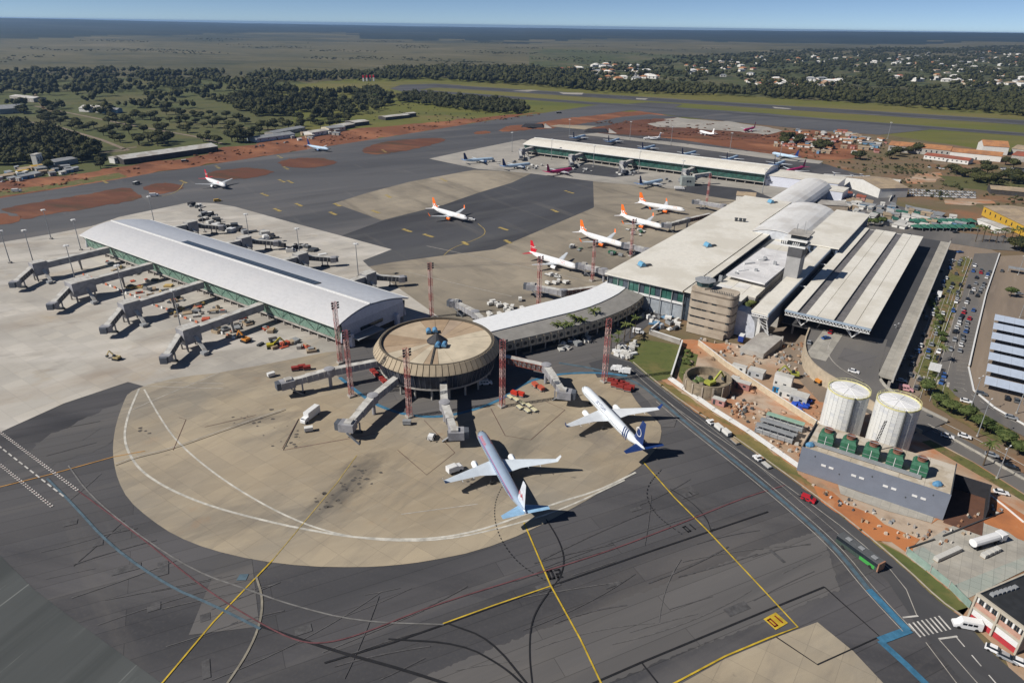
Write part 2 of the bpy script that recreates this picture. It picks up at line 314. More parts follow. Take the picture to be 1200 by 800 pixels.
CONC_TAN = ground_mat('tan_concrete', (0.305, 0.252, 0.18), [
    ((0.26, 0.235, 0.195), 0.012, .44, .6, .85, 1, 0), ((0.40, 0.335, 0.24), 0.025, .5, .64, .8, .5, R(-28)), ((0.155, 0.14, 0.12), 0.035, .54, .72, .8, .35, R(-28)), ((0.42, 0.36, 0.27), 0.35, .5, .7, .35, .2, R(-28)),
    ((0.19, 0.165, 0.135), 0.13, .54, .7, .55, .25, R(-60)), ((0.30, 0.19, 0.11), 0.05, .64, .76, .6, 1, 0), ((0.08, 0.075, 0.07), 0.22, .68, .76, .7, .6, 0)], joints=7.5, jc=.78, spots=[(*P(398, 578).xy, 17, 5, R(62), (.085, .08, .075), .85), (*P(425, 545).xy, 9, 5, R(50), (.1, .09, .08), .7), (*P(300, 492).xy, 16, 4, R(20), (.14, .12, .1), .7), (*P(560, 560).xy, 14, 6, R(0), (.17, .15, .125), .7), (*P(250, 540).xy, 40, 18, R(-20), (.36, .30, .22), .6), (*P(500, 640).xy, 60, 10, R(5), (.38, .32, .235), .5), (*P(610, 520).xy, 14, 5, R(60), (.13, .12, .1), .6), (*P(700, 510).xy, 18, 6, R(-50), (.17, .15, .13), .6)])
CONC_GREY = ground_mat('pale_grey_concrete', (0.43, 0.405, 0.365), [
    ((0.28, 0.26, 0.235), 0.014, .45, .62, .8, .5, R(35)), ((0.52, 0.49, 0.45), 0.04, .5, .66, .85, .2, R(-20)), ((0.30, 0.25, 0.20), 0.02, .54, .7, .8, .5, R(-35)), ((0.23, 0.21, 0.19), 0.09, .57, .7, .6, .4, R(-20)), ((0.36, 0.29, 0.2), 0.05, .6, .74, .5, 1, 0)], joints=7.5, jc=.80)
CONC_FAR = ground_mat('gate_concrete', (0.27, 0.235, 0.185), [
    ((0.17, 0.15, 0.12), 0.012, .44, .6, .8, 1, 0), ((0.34, 0.295, 0.23), 0.02, .5, .64, .85, .4, R(55)), ((0.12, .11, .10), 0.05, .58, .72, .7, .08, R(-10)), ((0.13, 0.115, 0.095), 0.06, .55, .7, .7, .15, R(55))], joints=7.5, jc=.85)
CONC_PALE = ground_mat('white_concrete', (0.34, 0.32, 0.29), [((0.25, 0.235, 0.21), 0.02, .45, .62, .8, .4, R(-35)), ((0.40, 0.37, 0.33), 0.06, .5, .66, .6, .2, R(55)), ((0.2, 0.19, 0.17), 0.1, .58, .72, .5, .3, 0)], joints=7.5, jc=.8)
PAVE = ground_mat('paving_concrete', (0.36, 0.34, 0.30), [((0.28, 0.265, 0.235), 0.1, .45, .62, .8, 1, 0), ((0.42, 0.40, 0.36), 0.2, .5, .66, .6, 1, 0)], joints=2.5, jc=.8)

# grass and earth outside the apron
sheet('park_lawn', [(-500, 112), (-60, 90), (330, 92), (420, 108), (430, 150), (400, 168), (367, 173), (277, 187), (213, 197), (150, 207), (0, 232), (-250, 264), (-700, 320)], G_PARK, -.42)
sheet('airfield_meadow', [(300, 104), (457, 88), (560, 93), (700, 100), (900, 114), (1200, 131), (1800, 170), (1800, 222), (1200, 188), (1010, 162), (900, 152), (760, 140), (690, 138), (590, 142), (480, 160), (420, 164), (380, 150), (330, 125)], G_AIR, -.36, rag=14)
sheet('landside_ground', [(700, 138), (860, 140), (1000, 152), (1200, 182), (1900, 240), (2400, 700), (1900, 1500), (1250, 1300), (1160, 760), (1128, 722), (1060, 665), (940, 570), (800, 472), (762, 443), (700, 400), (760, 330), (980, 250), (960, 225), (700, 165)], G_DRY, -.30)
sheet('park_side_meadow', [(330, 132), (420, 116), (520, 118), (610, 128), (600, 136), (533, 143), (440, 160), (395, 163), (350, 150)], G_AIR, -.34, rag=14)
# red earth banks of the works
sheet('earth_bank', [(-250, 250), (0, 212), (100, 203), (150, 192), (215, 186), (270, 172), (340, 162), (420, 150), (470, 147), (540, 140), (600, 134), (640, 131), (587, 139), (533, 148), (470, 158), (400, 169), (367, 174), (277, 188), (213, 198), (187, 201), (150, 208), (0, 231), (-250, 263)], G_RED, -.28, rag=9)
sheet('earth_bank', [(600, 145), (690, 132), (760, 130), (800, 140), (900, 155), (960, 152), (1000, 165), (1010, 185), (960, 187), (900, 180), (760, 160), (700, 156), (650, 152)], G_RED, -.26, rag=9)
sheet('bare_meadow_strip', [(-250, 258), (0, 223), (60, 216), (140, 202), (150, 207), (0, 230), (-250, 263)], G_BEDS, -.25, rag=1.2)

# tarmac field of the airport
sheet('airport_tarmac', [(-1400, 1500), (-1000, 300), (-250, 264), (0, 232), (150, 208), (187, 201), (213, 198), (277, 188), (367, 174), (400, 169), (470, 158), (533, 148), (587, 139), (640, 132), (693, 125), (760, 120), (800, 122), (790, 126), (740, 129), (700, 135), (660, 143), (680, 150), (800, 164), (900, 180), (960, 190), (1000, 202), (1052, 214), (1040, 238), (985, 248), (900, 300), (760, 380), (715, 418), (740, 424), (762, 443), (800, 472), (860, 512), (940, 570), (1000, 614), (1060, 665), (1100, 703), (1128, 722), (1160, 760), (1260, 880), (1500, 1500)], ASPH, -.20)
sheet('worn_taxiway', [(-700, 330), (0, 232), (150, 208), (213, 198), (277, 188), (367, 174), (400, 169), (470, 158), (533, 148), (587, 139), (640, 132), (680, 150), (614, 163), (503, 186), (700, 215), (520, 375), (432, 312), (459, 292), (340, 260), (222, 237), (107, 265), (-100, 310), (-500, 380)], ASPH_FAR, -.17)
# runway and parallel taxiway
def band(name, a, b, wd, m, z):
    p, q = P(*a), P(*b); dd = (q - p).normalized(); q = q + dd * 900
    return struct(name, strip(MB(), [p, q], wd, z), m)
band('runway', (505, 100.2), (1200, 143.5), 75, ASPH_FAR, -.14)
band('taxiway', (490, 106.3), (1200, 157.5), 42, ASPH_FAR, -.13)
a_, b_ = P(505, 100.2), P(1200, 143.5)
struct('runway_surface', strip(MB(), [a_, b_ + (b_ - a_) * .5], 45, -.10), ASPH_NEW)
a_, b_ = P(490, 106.3), P(1200, 157.5)
struct('taxiway_surface', strip(MB(), [a_, b_ + (b_ - a_) * .5], 23, -.09), ASPH_NEW)
sheet('taxiway_loop', [(457, 104), (470, 99.5), (510, 98.2), (540, 100), (540, 102), (505, 103), (490, 105.5), (520, 108), (520, 109.5), (475, 108)], ASPH_FAR, -.12)
sheet('taxiway', [(640, 132), (693, 124), (720, 121), (900, 133), (1000, 142), (1090, 152), (1030, 158), (960, 153), (900, 147), (800, 137), (740, 129), (700, 135), (650, 146)], ASPH_FAR, -.11)
sheet('taxiway', [(664, 148), (720, 138), (760, 134), (800, 137), (770, 140), (735, 144), (690, 150)], ASPH_FAR, -.08)
for pts in ([(600, 106.6), (622, 105.3), (632, 106), (618, 107.6)], [(655, 108.4), (684, 109), (682, 111), (660, 110.4)], [(745, 115), (760, 115.6), (756, 117), (746, 116.4)], [(905, 125.2), (928, 127.2), (924, 128), (908, 127)]):
    sheet('pale_patch', pts, CONC_PALE, -.07)
# islands of earth between the taxiways
for pts, m in (([(3, 245), (30, 239), (90, 229), (145, 220), (152, 221), (168, 231), (160, 234), (110, 243), (60, 251), (30, 257), (18, 252)], G_DARKRED),
               ([(167, 218), (187, 214), (212, 216), (213, 222), (188, 228), (172, 226)], G_DARKRED),
               ([(240, 202), (270, 198), (298, 196), (318, 200), (322, 203), (290, 209), (262, 210), (243, 207)], G_DARKRED),
               ([(324, 190), (345, 185), (375, 185), (396, 189), (392, 193), (360, 197), (332, 195)], G_DARKRED),
               ([(420, 177), (443, 167), (480, 163), (517, 161.5), (524, 164), (510, 169), (480, 176), (440, 182)], G_DARKRED),
               ([(555, 155), (568, 153), (576, 155), (570, 157), (556, 157.5)], G_RED),
               ([(584, 152), (600, 146), (640, 148), (620, 152), (590, 155)], G_RED),
               ([(612, 148), (650, 140), (700, 135), (732, 132), (735, 136), (690, 144), (650, 150), (628, 152)], G_RED),
               ([(690, 154), (730, 142), (780, 138), (830, 143), (880, 152), (900, 160), (860, 165), (780, 160), (720, 158)], G_DARKRED),
               ([(-60, 268), (0, 250), (26, 256), (24, 259), (-40, 272)], G_RED)):
    sheet('earth_island', pts, m, -.05, 0 if pts[0][0] < 10 else 1, rag=2.5)
sheet('pale_yard', [(757, 146), (790, 138), (860, 143), (920, 153), (900, 158), (840, 152), (790, 150), (765, 148)], CONC_PALE, -.03, rag=9)
sheet('pale_strip', [(676, 158), (700, 160), (800, 172), (900, 186), (960, 192), (965, 189), (900, 180), (800, 168), (730, 160), (700, 156)], CONC_PALE, -.04)
sheet('pale_patch', [(643, 148), (655, 146), (700, 148), (685, 152)], CONC_TAN, -.03)

# concrete
sheet('pale_apron', [(-1200, 900), (-900, 360), (-100, 306), (0, 284), (60, 274), (107, 265), (140, 254), (222, 237), (250, 238), (275, 242), (340, 260), (459, 292), (425, 305), (432, 312), (520, 375), (440, 420), (262, 436), (235, 440), (168, 452), (150, 447), (75, 472), (15, 499), (0, 506), (-90, 545), (-400, 700)], CONC_GREY, -.12)
sheet('gate_apron', [(432, 312), (460, 307), (520, 299), (580, 292), (696, 243), (695, 212), (620, 203), (700, 200), (900, 226), (960, 250), (715, 330), (725, 420), (690, 437), (650, 437), (520, 400), (470, 372)], CONC_FAR, -.14)
circ = [(262, 436), (420, 405), (640, 400), (700, 437), (731, 446), (751, 478), (768, 490), (776, 500), (773, 520), (755, 542), (740, 553), (725, 563), (680, 590), (620, 622), (560, 645), (500, 657), (460, 662), (420, 664), (360, 663), (300, 656), (245, 643), (205, 627), (175, 607), (150, 585), (138, 562), (133, 540), (132, 520), (136, 495), (145, 470), (150, 460), (168, 452), (190, 446), (220, 440)]
sheet('round_apron', circ, CONC_TAN, -.09, 1)
sheet('tan_strip', [(392, 238), (430, 226), (480, 213), (555, 199), (600, 201), (625, 202), (600, 214), (560, 226), (520, 240), (447, 258)], CONC_FAR, -.10)
sheet('dark_taxi_stand', [(447, 259), (520, 240), (600, 213), (625, 203), (695, 212), (696, 243), (580, 292), (520, 299), (460, 307), (432, 312), (425, 305), (459, 292), (400, 276)], ASPH_MID, -.11)
sheet('far_pier_apron', [(503, 186), (540, 178), (612, 163.5), (960, 222), (965, 246), (900, 240), (800, 222), (700, 213), (620, 203), (560, 198)], CONC_PALE, -.08)
sheet('far_stand_tarmac', [(640, 199), (690, 192), (760, 203), (720, 208)], ASPH_MID, -.06)
sheet('far_stand_tarmac', [(790, 223), (815, 215), (880, 222), (905, 232), (870, 236)], ASPH_MID, -.06)
sheet('ring_road', [(395, 440), (442, 476), (475, 486), (512, 489), (550, 482), (590, 468), (620, 446), (655, 438), (700, 437), (731, 444), (760, 470), (776, 500), (790, 500), (800, 472), (762, 443), (740, 424), (715, 414), (740, 385), (600, 385), (400, 400)], ASPH_LIGHT, -.06)
sheet('worn_tarmac_band', [(440, 815), (560, 765), (660, 728), (760, 690), (900, 640), (962, 620), (985, 690), (960, 700), (910, 722), (770, 775), (690, 810)], ASPH_LIGHT, -.15, rag=.5)
sheet('worn_tarmac_band', [(-500, 620), (-100, 590), (0, 650), (40, 690), (80, 720), (190, 800), (300, 900), (-100, 1300)], ground_mat('grey_green_tarmac', (0.078, 0.084, 0.084), [((0.055, 0.06, 0.06), 0.03, .45, .62, .8, .1, R(-70)), ((0.16, 0.17, 0.165), 0.15, .6, .75, .6, .08, R(-70)), ((.045, .05, .05), .06, .5, .6, .7, .05, R(-70)), ((.2, .21, .2), .4, .64, .7, .7, .03, R(-72))]), -.15)
sheet('pale_wedge', [(0, 545), (60, 508), (150, 466), (140, 500), (128, 520), (60, 545), (0, 572)], ASPH_LIGHT, -.16, rag=1.5)
sheet('near_concrete_pad', [(770, 816), (850, 771), (915, 744), (958, 728), (1000, 762), (1050, 815), (1100, 900), (700, 900)], CONC_TAN, -.10)
sheet('repair_patch', [(259, 650), (295, 653), (304, 733), (221, 743)], ASPH_LIGHT, -.14)
sheet('service_road', [(700, 442), (740, 440), (790, 480), (860, 530), (960, 600), (1040, 680), (1080, 740), (1130, 800), (1200, 900), (1320, 900), (1160, 762), (1128, 723), (1100, 704), (1060, 666), (1000, 615), (940, 571), (860, 513), (800, 473), (762, 444), (740, 425), (715, 418), (690, 425)], ASPH_NEW, -.05)

# landside: building site, lawns, roads
sheet('building_site', [(770, 392), (800, 398), (860, 402), (905, 410), (960, 385), (985, 420), (1010, 450), (1060, 475), (1100, 500), (1210, 600), (1230, 640), (1135, 712), (1060, 660), (940, 562), (860, 508), (790, 462), (775, 440), (810, 410)], G_SITE, -.22, rag=3)
sheet('orange_strip', [(960, 570), (1040, 612), (1075, 630), (1060, 650), (1020, 628), (960, 585)], G_ORANGE, -.10, rag=3)
sheet('orange_yard_edge', [(1110, 590), (1150, 565), (1215, 600), (1215, 640), (1135, 600), (1100, 620)], G_ORANGE, -.11, rag=3)
sheet('lawn', [(752, 397), (797, 404), (790, 442), (766, 446), (735, 428), (743, 412)], G_LAWN, -.16)
sheet('lawn', [(801, 410), (818, 415), (812, 440), (800, 447), (795, 440)], G_LAWN, -.15)
sheet('road_verge', [(762, 444), (780, 447), (835, 482), (875, 507), (935, 550), (960, 575), (1020, 628), (1060, 650), (1090, 672), (1135, 712), (1128, 722), (1100, 703), (1060, 665), (1000, 614), (940, 570), (860, 512), (800, 472)], G_VERGE, -.17, rag=1.2)
sheet('green_verge', [(1030, 634), (1060, 650), (1090, 672), (1135, 712), (1128, 721), (1100, 702), (1060, 664)], G_LAWN, -.13)
sheet('concrete_yard', [(1062, 648), (1110, 618), (1200, 585), (1300, 600), (1300, 660), (1200, 665), (1135, 700)], PAVE, -.14)
sheet('brown_forecourt', [(1135, 712), (1128, 722), (1160, 765), (1240, 850), (1300, 800), (1200, 690)], G_SITE, -.13, rag=3)
# kerbside road, car street, boulevard
sheet('terminal_forecourt', [(990, 262), (1120, 272), (1170, 296), (1150, 345), (1100, 440), (1060, 480), (960, 470), (905, 410), (900, 370)], ROAD_BROWN, -.18)
sheet('median', [(1128, 300), (1140, 304), (1125, 345), (1108, 395), (1098, 420), (1100, 440), (1120, 462), (1165, 492), (1230, 530), (1230, 545), (1150, 508), (1100, 478), (1078, 455), (1074, 435), (1085, 405), (1098, 360), (1112, 320)], G_BEDS, -.13, rag=1.2)
sheet('car_street', [(1142, 297), (1172, 296), (1155, 345), (1143, 395), (1134, 428), (1140, 458), (1165, 478), (1240, 522), (1240, 532), (1165, 492), (1120, 463), (1100, 440), (1100, 418), (1112, 390), (1128, 345)], ROAD, -.10)
sheet('solar_car_park', [(1170, 300), (1260, 295), (1500, 400), (1500, 560), (1240, 520), (1165, 477), (1140, 456), (1136, 428), (1145, 395), (1157, 345)], ROAD_BROWN, -.12)
sheet('boulevard', [(945, 420), (960, 400), (1045, 440), (1060, 478), (1100, 498), (1150, 525), (1260, 590), (1260, 625), (1160, 560), (1090, 520), (1010, 480), (955, 445)], ROAD, -.09)
sheet('service_lane', [(1075, 505), (1140, 540), (1260, 615), (1260, 640), (1140, 565), (1060, 520)], G_SITE, -.08)
sheet('green_verge', [(1090, 515), (1140, 541), (1260, 617), (1260, 622), (1140, 552), (1080, 517)], G_BEDS, -.06)
sheet('cross_road', [(985, 262), (1010, 258), (1120, 272), (1260, 285), (1260, 298), (1160, 292), (1115, 285), (1060, 275)], ROAD, -.09)
sheet('far_service_road', [(960, 225), (1055, 214), (1050, 240), (1130, 262), (1120, 272), (1010, 258), (975, 243)], ASPH_FAR, -.14)
sheet('bare_field', [(1050, 212), (1140, 207), (1260, 228), (1260, 240), (1130, 232), (1080, 228)], G_DRY, -.12, rag=9)
sheet('orange_bank', [(1062, 207), (1100, 200), (1110, 208), (1085, 214), (1060, 216)], G_SITE, -.11, 1, rag=5)
sheet('orange_bank', [(1108, 232), (1160, 233), (1165, 240), (1110, 240)], G_SITE, -.10, 1, rag=5)
sheet('meadow', [(1100, 205), (1200, 208), (1300, 215), (1300, 232), (1150, 226), (1110, 214)], G_PARK, -.10, rag=14)

# park roads
for pts in ([(40, 124), (150, 146), (230, 160), (260, 168)], [(-20, 136), (60, 146), (120, 164), (150, 176)], [(150, 176), (60, 183), (100, 181), (160, 172)], [(500, 137), (520, 135), (560, 143)], [(260, 148), (330, 152)], [(40, 110), (52, 128), (75, 134)]):
    struct('park_road', strip(MB(), [P(*p) for p in pts], 5, -.30), G_DRY if len(pts) < 4 else ROAD_BROWN)

# ---------------- painted markings
def paint(name, c, rough=.7): return mat(name, c, rough, var=.25, scale=.35)
PW = paint('white_paint', (.50, .48, .45)); PWF = paint('faded_white_paint', (.36, .335, .30)); PY = paint('yellow_paint', (.46, .32, .03)); PYF = paint('faded_yellow_paint', (.36, .27, .09))
PWC = paint('worn_white_paint', (.47, .45, .40)); PR = paint('faded_red_paint', (.125, .052, .057)); PG = paint('grey_ghost_paint', (.155, .15, .145)); PB = paint('blue_paint', (.045, .15, .25)); PBF = paint('faded_blue_paint', (.075, .115, .145)); PK = paint('black_paint', (.014, .014, .016)); PO = paint('orange_paint', (.42, .22, .06))
def line(name, pts, wd, m, z=-.02, sm=2, dash=None):
    p = [P(*q) for q in pts]
    if sm and len(p) > 2: p = smooth_line(p, sm)
    return struct(name, strip(MB(), p, wd, z, dash=dash), m)
line('white_curve_line', [(163, 455), (150, 485), (145, 510), (150, 530), (165, 552), (200, 574), (250, 594), (320, 612), (370, 622), (420, 630), (500, 632), (560, 622), (610, 604), (660, 586), (700, 575), (745, 553)], .75, PWC, -.045)
line('white_curve_line', [(169, 456), (185, 485), (205, 515), (240, 546), (280, 574), (330, 602), (380, 622), (440, 633), (520, 633), (600, 615), (660, 596), (732, 562)], .6, PWC, -.043)
line('white_line', [(150, 482), (185, 466), (258, 436)], .4, PWF, -.04); line('white_line', [(168, 452), (262, 455)], .35, PWF, -.041, 0); line('white_line', [(180, 447), (262, 449)], .3, PWF, -.042, 0)
line('white_line', [(135, 543), (160, 534), (200, 525), (270, 500), (335, 478)], .35, PWF, -.039); line('black_seam', [(136, 545), (160, 536), (200, 527), (270, 502), (335, 480)], .3, PK, -.038)
line('white_line', [(470, 602), (560, 590)], .3, PWF, -.037, 0); line('white_line', [(700, 332), (640, 318), (500, 288)], .5, PWF, -.05, 0); line('white_line', [(475, 318), (560, 338), (600, 347)], .5, PWF, -.05, 0)
line('yellow_lead_line', [(186, 804), (250, 728), (320, 655)], .42, PY, -.03, 0); line('yellow_lead_line', [(320, 655), (395, 565), (418, 533)], .3, PYF, -.03, 0)
line('yellow_lead_line', [(614, 612), (645, 685), (680, 748), (706, 803)], .42, PY, -.03, 0)
line('yellow_lead_line', [(753, 540), (790, 582), (830, 622), (880, 675), (935, 734), (900, 747), (850, 768), (786, 802)], .42, PY, -.028, 0)
line('yellow_lead_line', [(519, 730), (580, 708), (645, 686)], .36, PY, -.031, 0); line('orange_line', [(-80, 588), (0, 570), (60, 555), (132, 535), (170, 528)], .4, PO, -.03, 0)
line('yellow_lead_line', [(520, 299), (530, 290), (565, 278), (570, 270), (560, 262)], .5, PYF, -.04); line('yellow_lead_line', [(215, 214), (212, 220), (205, 226), (190, 230)], .6, PYF, -.04)
line('black_seam', [(380, 776), (460, 752), (520, 731), (645, 686), (760, 646), (900, 599)], .5, PK, -.034, 0); line('black_seam', [(690, 802), (750, 776), (900, 714), (966, 687)], .5, PK, -.033, 0)
line('black_seam', [(966, 687), (1031, 745), (958, 778), (910, 746)], .38, PK, -.032, 0); line('black_seam', [(752, 776), (771, 800)], .35, PK, -.032, 0)
line('black_skid_mark', [(303, 732), (395, 763), (470, 783), (540, 806)], .8, PK, -.035); line('black_skid_mark', [(525, 730), (575, 748), (622, 806)], .5, PK, -.036); line('black_skid_mark', [(455, 748), (540, 753), (590, 780), (618, 806)], .5, PK, -.037)
line('black_turn_arc', [(640, 608), (655, 632), (662, 655), (657, 675), (648, 687), (632, 708), (622, 730), (620, 765), (624, 804)], .35, PK, -.036)
line('black_turn_arc', [(600, 555), (584, 575), (578, 600), (585, 630), (607, 660), (640, 680)], .3, PK, -.036, dash=(1.4, .7)); line('black_turn_arc', [(775, 550), (760, 566), (757, 583), (770, 605), (800, 626)], .3, PK, -.036, dash=(1.4, .7)); line('black_turn_arc', [(785, 572), (810, 587), (828, 606), (834, 623)], .25, PK, -.036)
line('red_line', [(92, 575), (160, 625), (240, 690), (305, 730), (350, 752), (385, 753), (430, 740), (500, 711), (600, 680), (700, 650), (800, 612), (870, 583), (920, 568)], .38, PR, -.026)
line('blue_line', [(55, 560), (85, 590), (130, 640), (200, 688), (245, 706), (305, 736)], .7, PBF, -.027); line('grey_curve_line', [(80, 545), (105, 580), (160, 625), (230, 670), (290, 690), (340, 708), (420, 728), (520, 731)], .4, PG, -.028)
line('beige_arc', [(300, 675), (308, 700), (305, 730), (290, 765), (262, 806)], .55, paint('beige_ghost_paint', (.22, .20, .16)), -.029)
for a, b in (((0, 506), (92, 575)), ((-5, 540), (62, 594))):
    line('beaded_white_line', [a, b], .9, PW, -.024, 0, dash=(1.5, .8)); line('beaded_red_line', [a, b], .35, PR, -.022, 0, dash=(1.5, .5))
line('dashed_white_line', [(-8, 517), (77, 583)], .45, PW, -.024, 0, dash=(4, 2.6))
ring = [(398, 442), (420, 460), (442, 475), (475, 486), (512, 489), (550, 482), (590, 467), (612, 449), (650, 438), (700, 436), (735, 440)]
line('blue_lane', ring, 1.5, PB, -.012); line('blue_lane', [(655, 425), (700, 432), (745, 446), (775, 470), (810, 500), (870, 547), (930, 597), (980, 642), (1018, 690)], 1.3, PBF, -.013)
line('blue_lane', [(1018, 690), (1064, 738)], 1.9, PB, -.010, 0); line('blue_lane', [(1066, 737), (1031, 750)], 2.0, PB, -.009, 0); line('blue_lane', [(1031, 750), (1062, 778), (1105, 820)], 1.7, PB, -.008, 0)
for off in (-6, 7):
    line('white_edge_line', [(775 + off, 470), (810 + off, 500), (870 + off, 547), (930 + off, 597), (980 + off, 642), (1018 + off, 690), (1064 + off, 739)], .22, PWF, -.007)
line('white_edge_line', [(735, 428), (760, 452), (800, 484), (860, 524), (940, 582), (1000, 627), (1058, 680), (1075, 722)], .22, PWF, -.008, 1)
line('white_edge_line', [(1100, 748), (1150, 805)], .22, PWF, -.006, 0); line('white_edge_line', [(1085, 752), (1125, 805)], .22, PWF, -.006, 0); line('white_stop_line', [(1058, 723), (1076, 721)], .5, PW, -.006, 0); line('white_stop_line', [(1100, 748), (1122, 745)], .5, PW, -.006, 0)
line('lane_dashes', [(1120, 745), (1180, 815)], .3, PW, -.005, 0, dash=(6, 3.4))
for k in range(8):
    t = k / 7; line('zebra_stripe', [(1065 + 35 * t, 728 - 9 * t + 2), (1079 + 35 * t, 746 - 9 * t)], .45, PW, -.004, 0)
line('lane_line', [(745, 432), (860, 521), (1000, 640)], .12, PWF, -.006, 1)
for q in ((590, 268, 8), (595, 283, 5), (650, 247, 6), (502, 276, 9), (477, 270, 8), (545, 285, 4), (667, 225, 9), (395, 240, 6), (440, 248, 7), (455, 230, 5), (325, 246, 6), (330, 212, 6), (310, 228, 7), (350, 240, 6), (390, 250, 6), (328, 184, 5), (215, 213, 6), (335, 197, 5), (340, 213, 5), (123, 213, 4), (255, 196, 4), (450, 177, 4), (520, 211, 6)):
    for dx, dy in ((-q[2] * .45, -1.2), (q[2] * .4, 1.2), (0, 0.2)):
        x, y = q[0] + dx, q[1] + dy; u, v = S(x, y); e = 1.7
        c = [W(u - e, v - e * .7), W(u + e, v - e * .6), W(u + e, v + e * .8), W(u - e * .8, v + e)]
        sheet('yellow_stand_number', [(p.x, p.y) for p in c], PYF, -.03 + .003 * dx / 5, world=True)
# stand numbers painted on the ground: seven segment strokes
SEG = {'0': 'abcdef', '1': 'bc', '2': 'abged'}
def ground_number(txt, cx, cy, hgt, ang, m, z, sw=.16):
    mb = MB(); o = P(cx, cy); ca, sa = math.cos(ang), math.sin(ang); ww = hgt * .5; L = len(txt) * ww * 1.35
    def T(x, y): return (o.x + x * ca - y * sa, o.y + x * sa + y * ca, z)
    for i, ch in enumerate(txt):
        x0 = -L / 2 + i * ww * 1.35; t = hgt * sw; hh = hgt / 2
        R_ = {'a': (0, hgt - t, ww, hgt), 'd': (0, 0, ww, t), 'g': (0, hh - t / 2, ww, hh + t / 2), 'b': (ww - t, hh, ww, hgt), 'c': (ww - t, 0, ww, hh), 'e': (0, 0, t, hh), 'f': (0, hh, t, hgt)}
        for s_ in SEG[ch]:
            a, b, c, e = R_[s_]; mb.add([T(x0 + a, b - hh), T(x0 + c, b - hh), T(x0 + c, e - hh), T(x0 + a, e - hh)], [(0, 1, 2, 3)])
    return struct('stand_number', mb, m)
ground_number('02', 651, 672, 3.2, R(14), PK, -.020); ground_number('01', 808, 618, 2.6, R(28), PK, -.020)
c_ = P(909, 727); a_ = R(30)
q_ = [(c_.x + x * math.cos(a_) - y * math.sin(a_), c_.y + x * math.sin(a_) + y * math.cos(a_)) for x, y in ((-2.2, -1.9), (2.2, -1.9), (2.2, 1.9), (-2.2, 1.9))]
sheet('yellow_number_panel', q_, PY, -.020, world=True); ground_number('01', 909, 727, 2.6, R(30), mat('dark_red_paint', (.16, .01, .01)), -.012)
c_ = P(284, 676); sheet('blue_number_panel', [(c_.x - 1.2, c_.y - 1.1), (c_.x + 1.3, c_.y - .9), (c_.x + 1.2, c_.y + 1.3), (c_.x - 1.1, c_.y + 1.1)], PBF, -.02, world=True)
# stand outline marks on the concrete
for pts in ([(203, 527), (218, 491), (210, 489)], [(466, 527), (500, 556), (533, 530), (497, 492)], [(331, 525), (350, 490)], [(575, 478), (592, 510), (622, 515), (662, 480), (640, 470)], [(240, 500), (300, 486)]):
    line('stand_outline', [(p[0], p[1]) for p in pts], .22, mat('brown_seam', (.10, .05, .04)), -.036, 0)
line('stand_outline', [(332, 527), (350, 491)], .3, PK, -.035, 0); line('stand_outline', [(332, 527), (440, 508)], .2, PR, -.035, 0)
# kerb of the service road
kerb = [P(*p) for p in [(742, 424), (764, 443), (802, 472), (862, 512), (942, 570), (1002, 614), (1062, 665), (1101, 702), (1128, 721)]]
struct('kerb', strip(MB(), smooth_line(kerb, 1), .35, -.05, .15), mat('kerb_concrete', (.38, .33, .27)))
# black tyre and oil stains on the round apron
SM = MB(); rr = random.Random(3)
for cx, cy, n, sp in ((300, 490, 10, 14), (170, 505, 6, 6), (425, 560, 16, 12), (400, 575, 14, 10), (620, 545, 8, 8), (380, 590, 8, 8), (330, 510, 14, 20), (560, 560, 6, 12)):
    for _ in range(n):
        p = P(cx + rr.gauss(0, sp), cy + rr.gauss(0, sp * .5)); r_ = rr.uniform(.25, .9); k = rr.randint(6, 9); a0 = rr.random() * 6
        SM.add([(p.x + math.cos(a0 + 6.283 * i / k) * r_ * rr.uniform(.6, 1.3), p.y + math.sin(a0 + 6.283 * i / k) * r_ * rr.uniform(.5, 1), -.034) for i in range(k)], [tuple(range(k))])
tag(SM.build('oil_stains', mat('oil', (.09, .08, .07))), kind='structure')

sheet('bare_concrete_strip', [(982, 567), (1010, 577), (1095, 603), (1092, 612), (1040, 598), (985, 578)], PAVE, -.08)
sheet('slab_patch', [(1062, 650), (1082, 640), (1100, 652), (1085, 668)], ground_mat('green_grey_slabs', (.30, .33, .30), [((.38, .38, .34), .1, .5, .6, .8, 1, 0)], joints=2.5), -.10)
sheet('slab_patch', [(1110, 688), (1200, 652), (1260, 655), (1200, 668), (1135, 700)], MATS['green_grey_slabs'], -.09)

